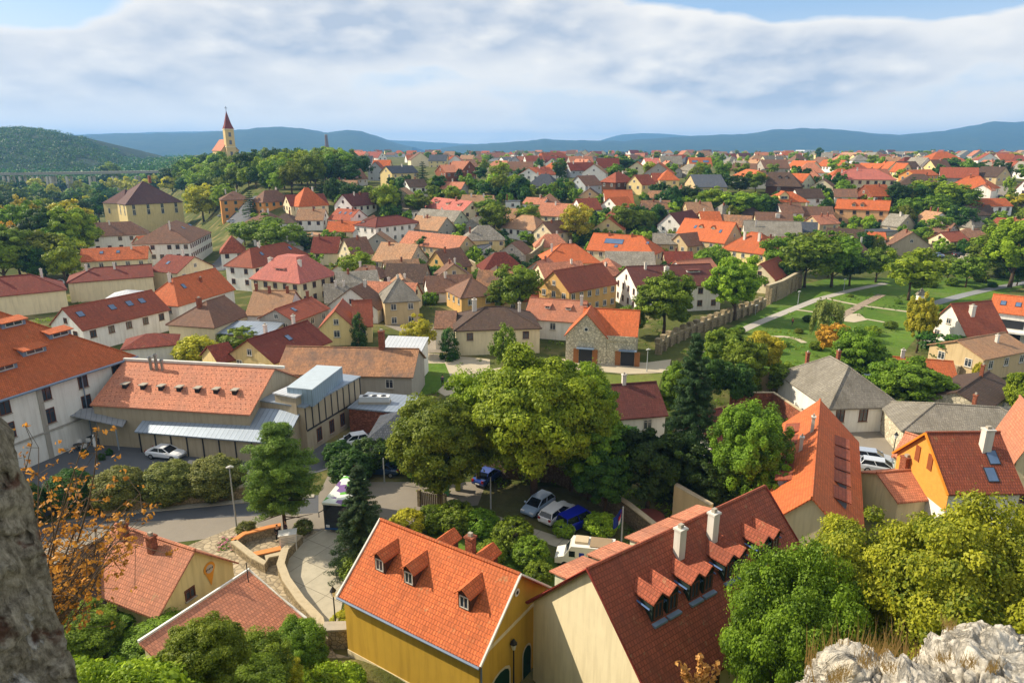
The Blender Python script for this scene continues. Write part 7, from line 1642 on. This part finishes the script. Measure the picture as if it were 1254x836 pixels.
# ---------------- labels: every thing is told apart by what it stands beside ----------------
LM = [((284,180),'the church'),((188,262),'the yellow school'),((70,215),'the viaduct'),((401,178),'the brick chimney stack'),((48,310),'the orange autumn tree'),((250,250),'the big yellow-green school tree'),((363,335),'the pink mansard house'),
 ((486,278),'the big whitewashed house'),((492,365),'the steep grey hipped house'),((610,402),'the wide cream house'),((740,410),'the stone barn'),((726,340),'the ochre chalet'),((648,273),'the large tan hipped roof'),((700,310),'the rust-orange hipped roof'),
 ((765,298),'the solar-panelled roof'),((765,240),'the modern dark-gabled house'),((860,280),'the roof with eyebrow dormers'),((910,295),'the two tall white chimneys'),((967,245),'the yellow arched-dormer house'),((1055,262),'the wide peach house'),
 ((1058,214),'the pinkish red guesthouse'),((1186,225),'the white porch house'),((1160,192),'the skyline villa'),((1110,300),'the bare earth bank'),((1112,335),'the spreading park tree'),((1165,385),'the folk house'),((1018,470),'the white grey-roofed house'),
 ((1010,580),'the dormered orange roof'),((1200,560),'the orange timber gable'),((830,700),'the long dark red roof'),((540,720),'the yellow dormer house'),((680,628),'the parked cars row'),((655,500),'the largest bright tree'),((840,480),'the ragged spruce'),
 ((350,590),'the big pine'),((440,630),'the tour bus'),((210,620),'the catalpa wall'),((60,460),'the white hotel'),((240,470),'the tile annex'),((420,440),'the mottled tile barn'),((330,420),'the large dark red yellow-gabled roof'),((155,385),'the long white skylight house'),
 ((135,330),'the long dark red roof by the forest'),((440,245),'the maroon-roofed white gable'),((495,208),'the slate-roofed yellow house'),((310,245),'the orange-walled house'),((545,250),'the three lean-to dormers'),((625,195),'the twin gables'),((655,210),'the green balcony house'),
 ((760,200),'the dark tree clump'),((857,195),'the blue solar panels'),((855,222),'the slate tan gable'),((960,215),'the dark timber house'),((1060,235),'the brick cottage'),((1130,265),'the twin brick chimneys'),((240,690),'the ice cream emblem'),((300,760),'the corrugated salmon roof'),
 ((45,680),'the stone pier'),((1140,700),'the yellow-green maple'),((595,290),'the two-tone grey roof'),((480,305),'the tan stone-gabled roof'),((560,315),'the ochre turquoise-shuttered cottage'),((980,186),'the white industrial halls'),((666,180),'the lattice mast'),((830,340),'the maroon arcaded house'),((380,245),'the dark red barn'),((100,540),'the terrace canopy'),((1180,290),'the cream parking-square house'),((860,400),'the castle wall')]
ORD = ['first','second','third','fourth','fifth','sixth','seventh','eighth','ninth','tenth','eleventh','twelfth','thirteenth','fourteenth','fifteenth','sixteenth','seventeenth','eighteenth','nineteenth','twentieth']
cells = {}
for o, d, noun in ITEMS:
    x, y = o['pxc']; best = min(LM, key=lambda l: math.hypot(l[0][0]-x, (l[0][1]-y)*1.5)+(1e3 if math.hypot(l[0][0]-x, l[0][1]-y) < 5 else 0))
    dx, dy = x-best[0][0], y-best[0][1]
    rel = ('right of' if dx > 0 else 'left of') if abs(dx) > 1.3*abs(dy) else ('in front of' if dy > 0 else 'behind')
    cells.setdefault((noun, best[1], rel), []).append((math.hypot(dx, dy), o, d))
for (noun, lm, rel), L in cells.items():
    L.sort(key=lambda t: t[0])
    for i, (_, o, d) in enumerate(L):
        if len(L) == 1: s = '%s %s %s' % (d, rel, lm)
        else: s = '%s, %s %s %s %s' % (d, ORD[i] if i < 20 else 'farthest', noun, rel, lm)
        o['label'] = s
for o in bpy.data.objects:
    if 'pxc' in o: del o['pxc']
[print('LONG', len(o['label'].split()), o['label']) for o in bpy.data.objects if len(o.get('label','').split()) > 16]
print('objects', len(bpy.data.objects), 'faces', sum(len(m.polygons) for m in bpy.data.meshes))
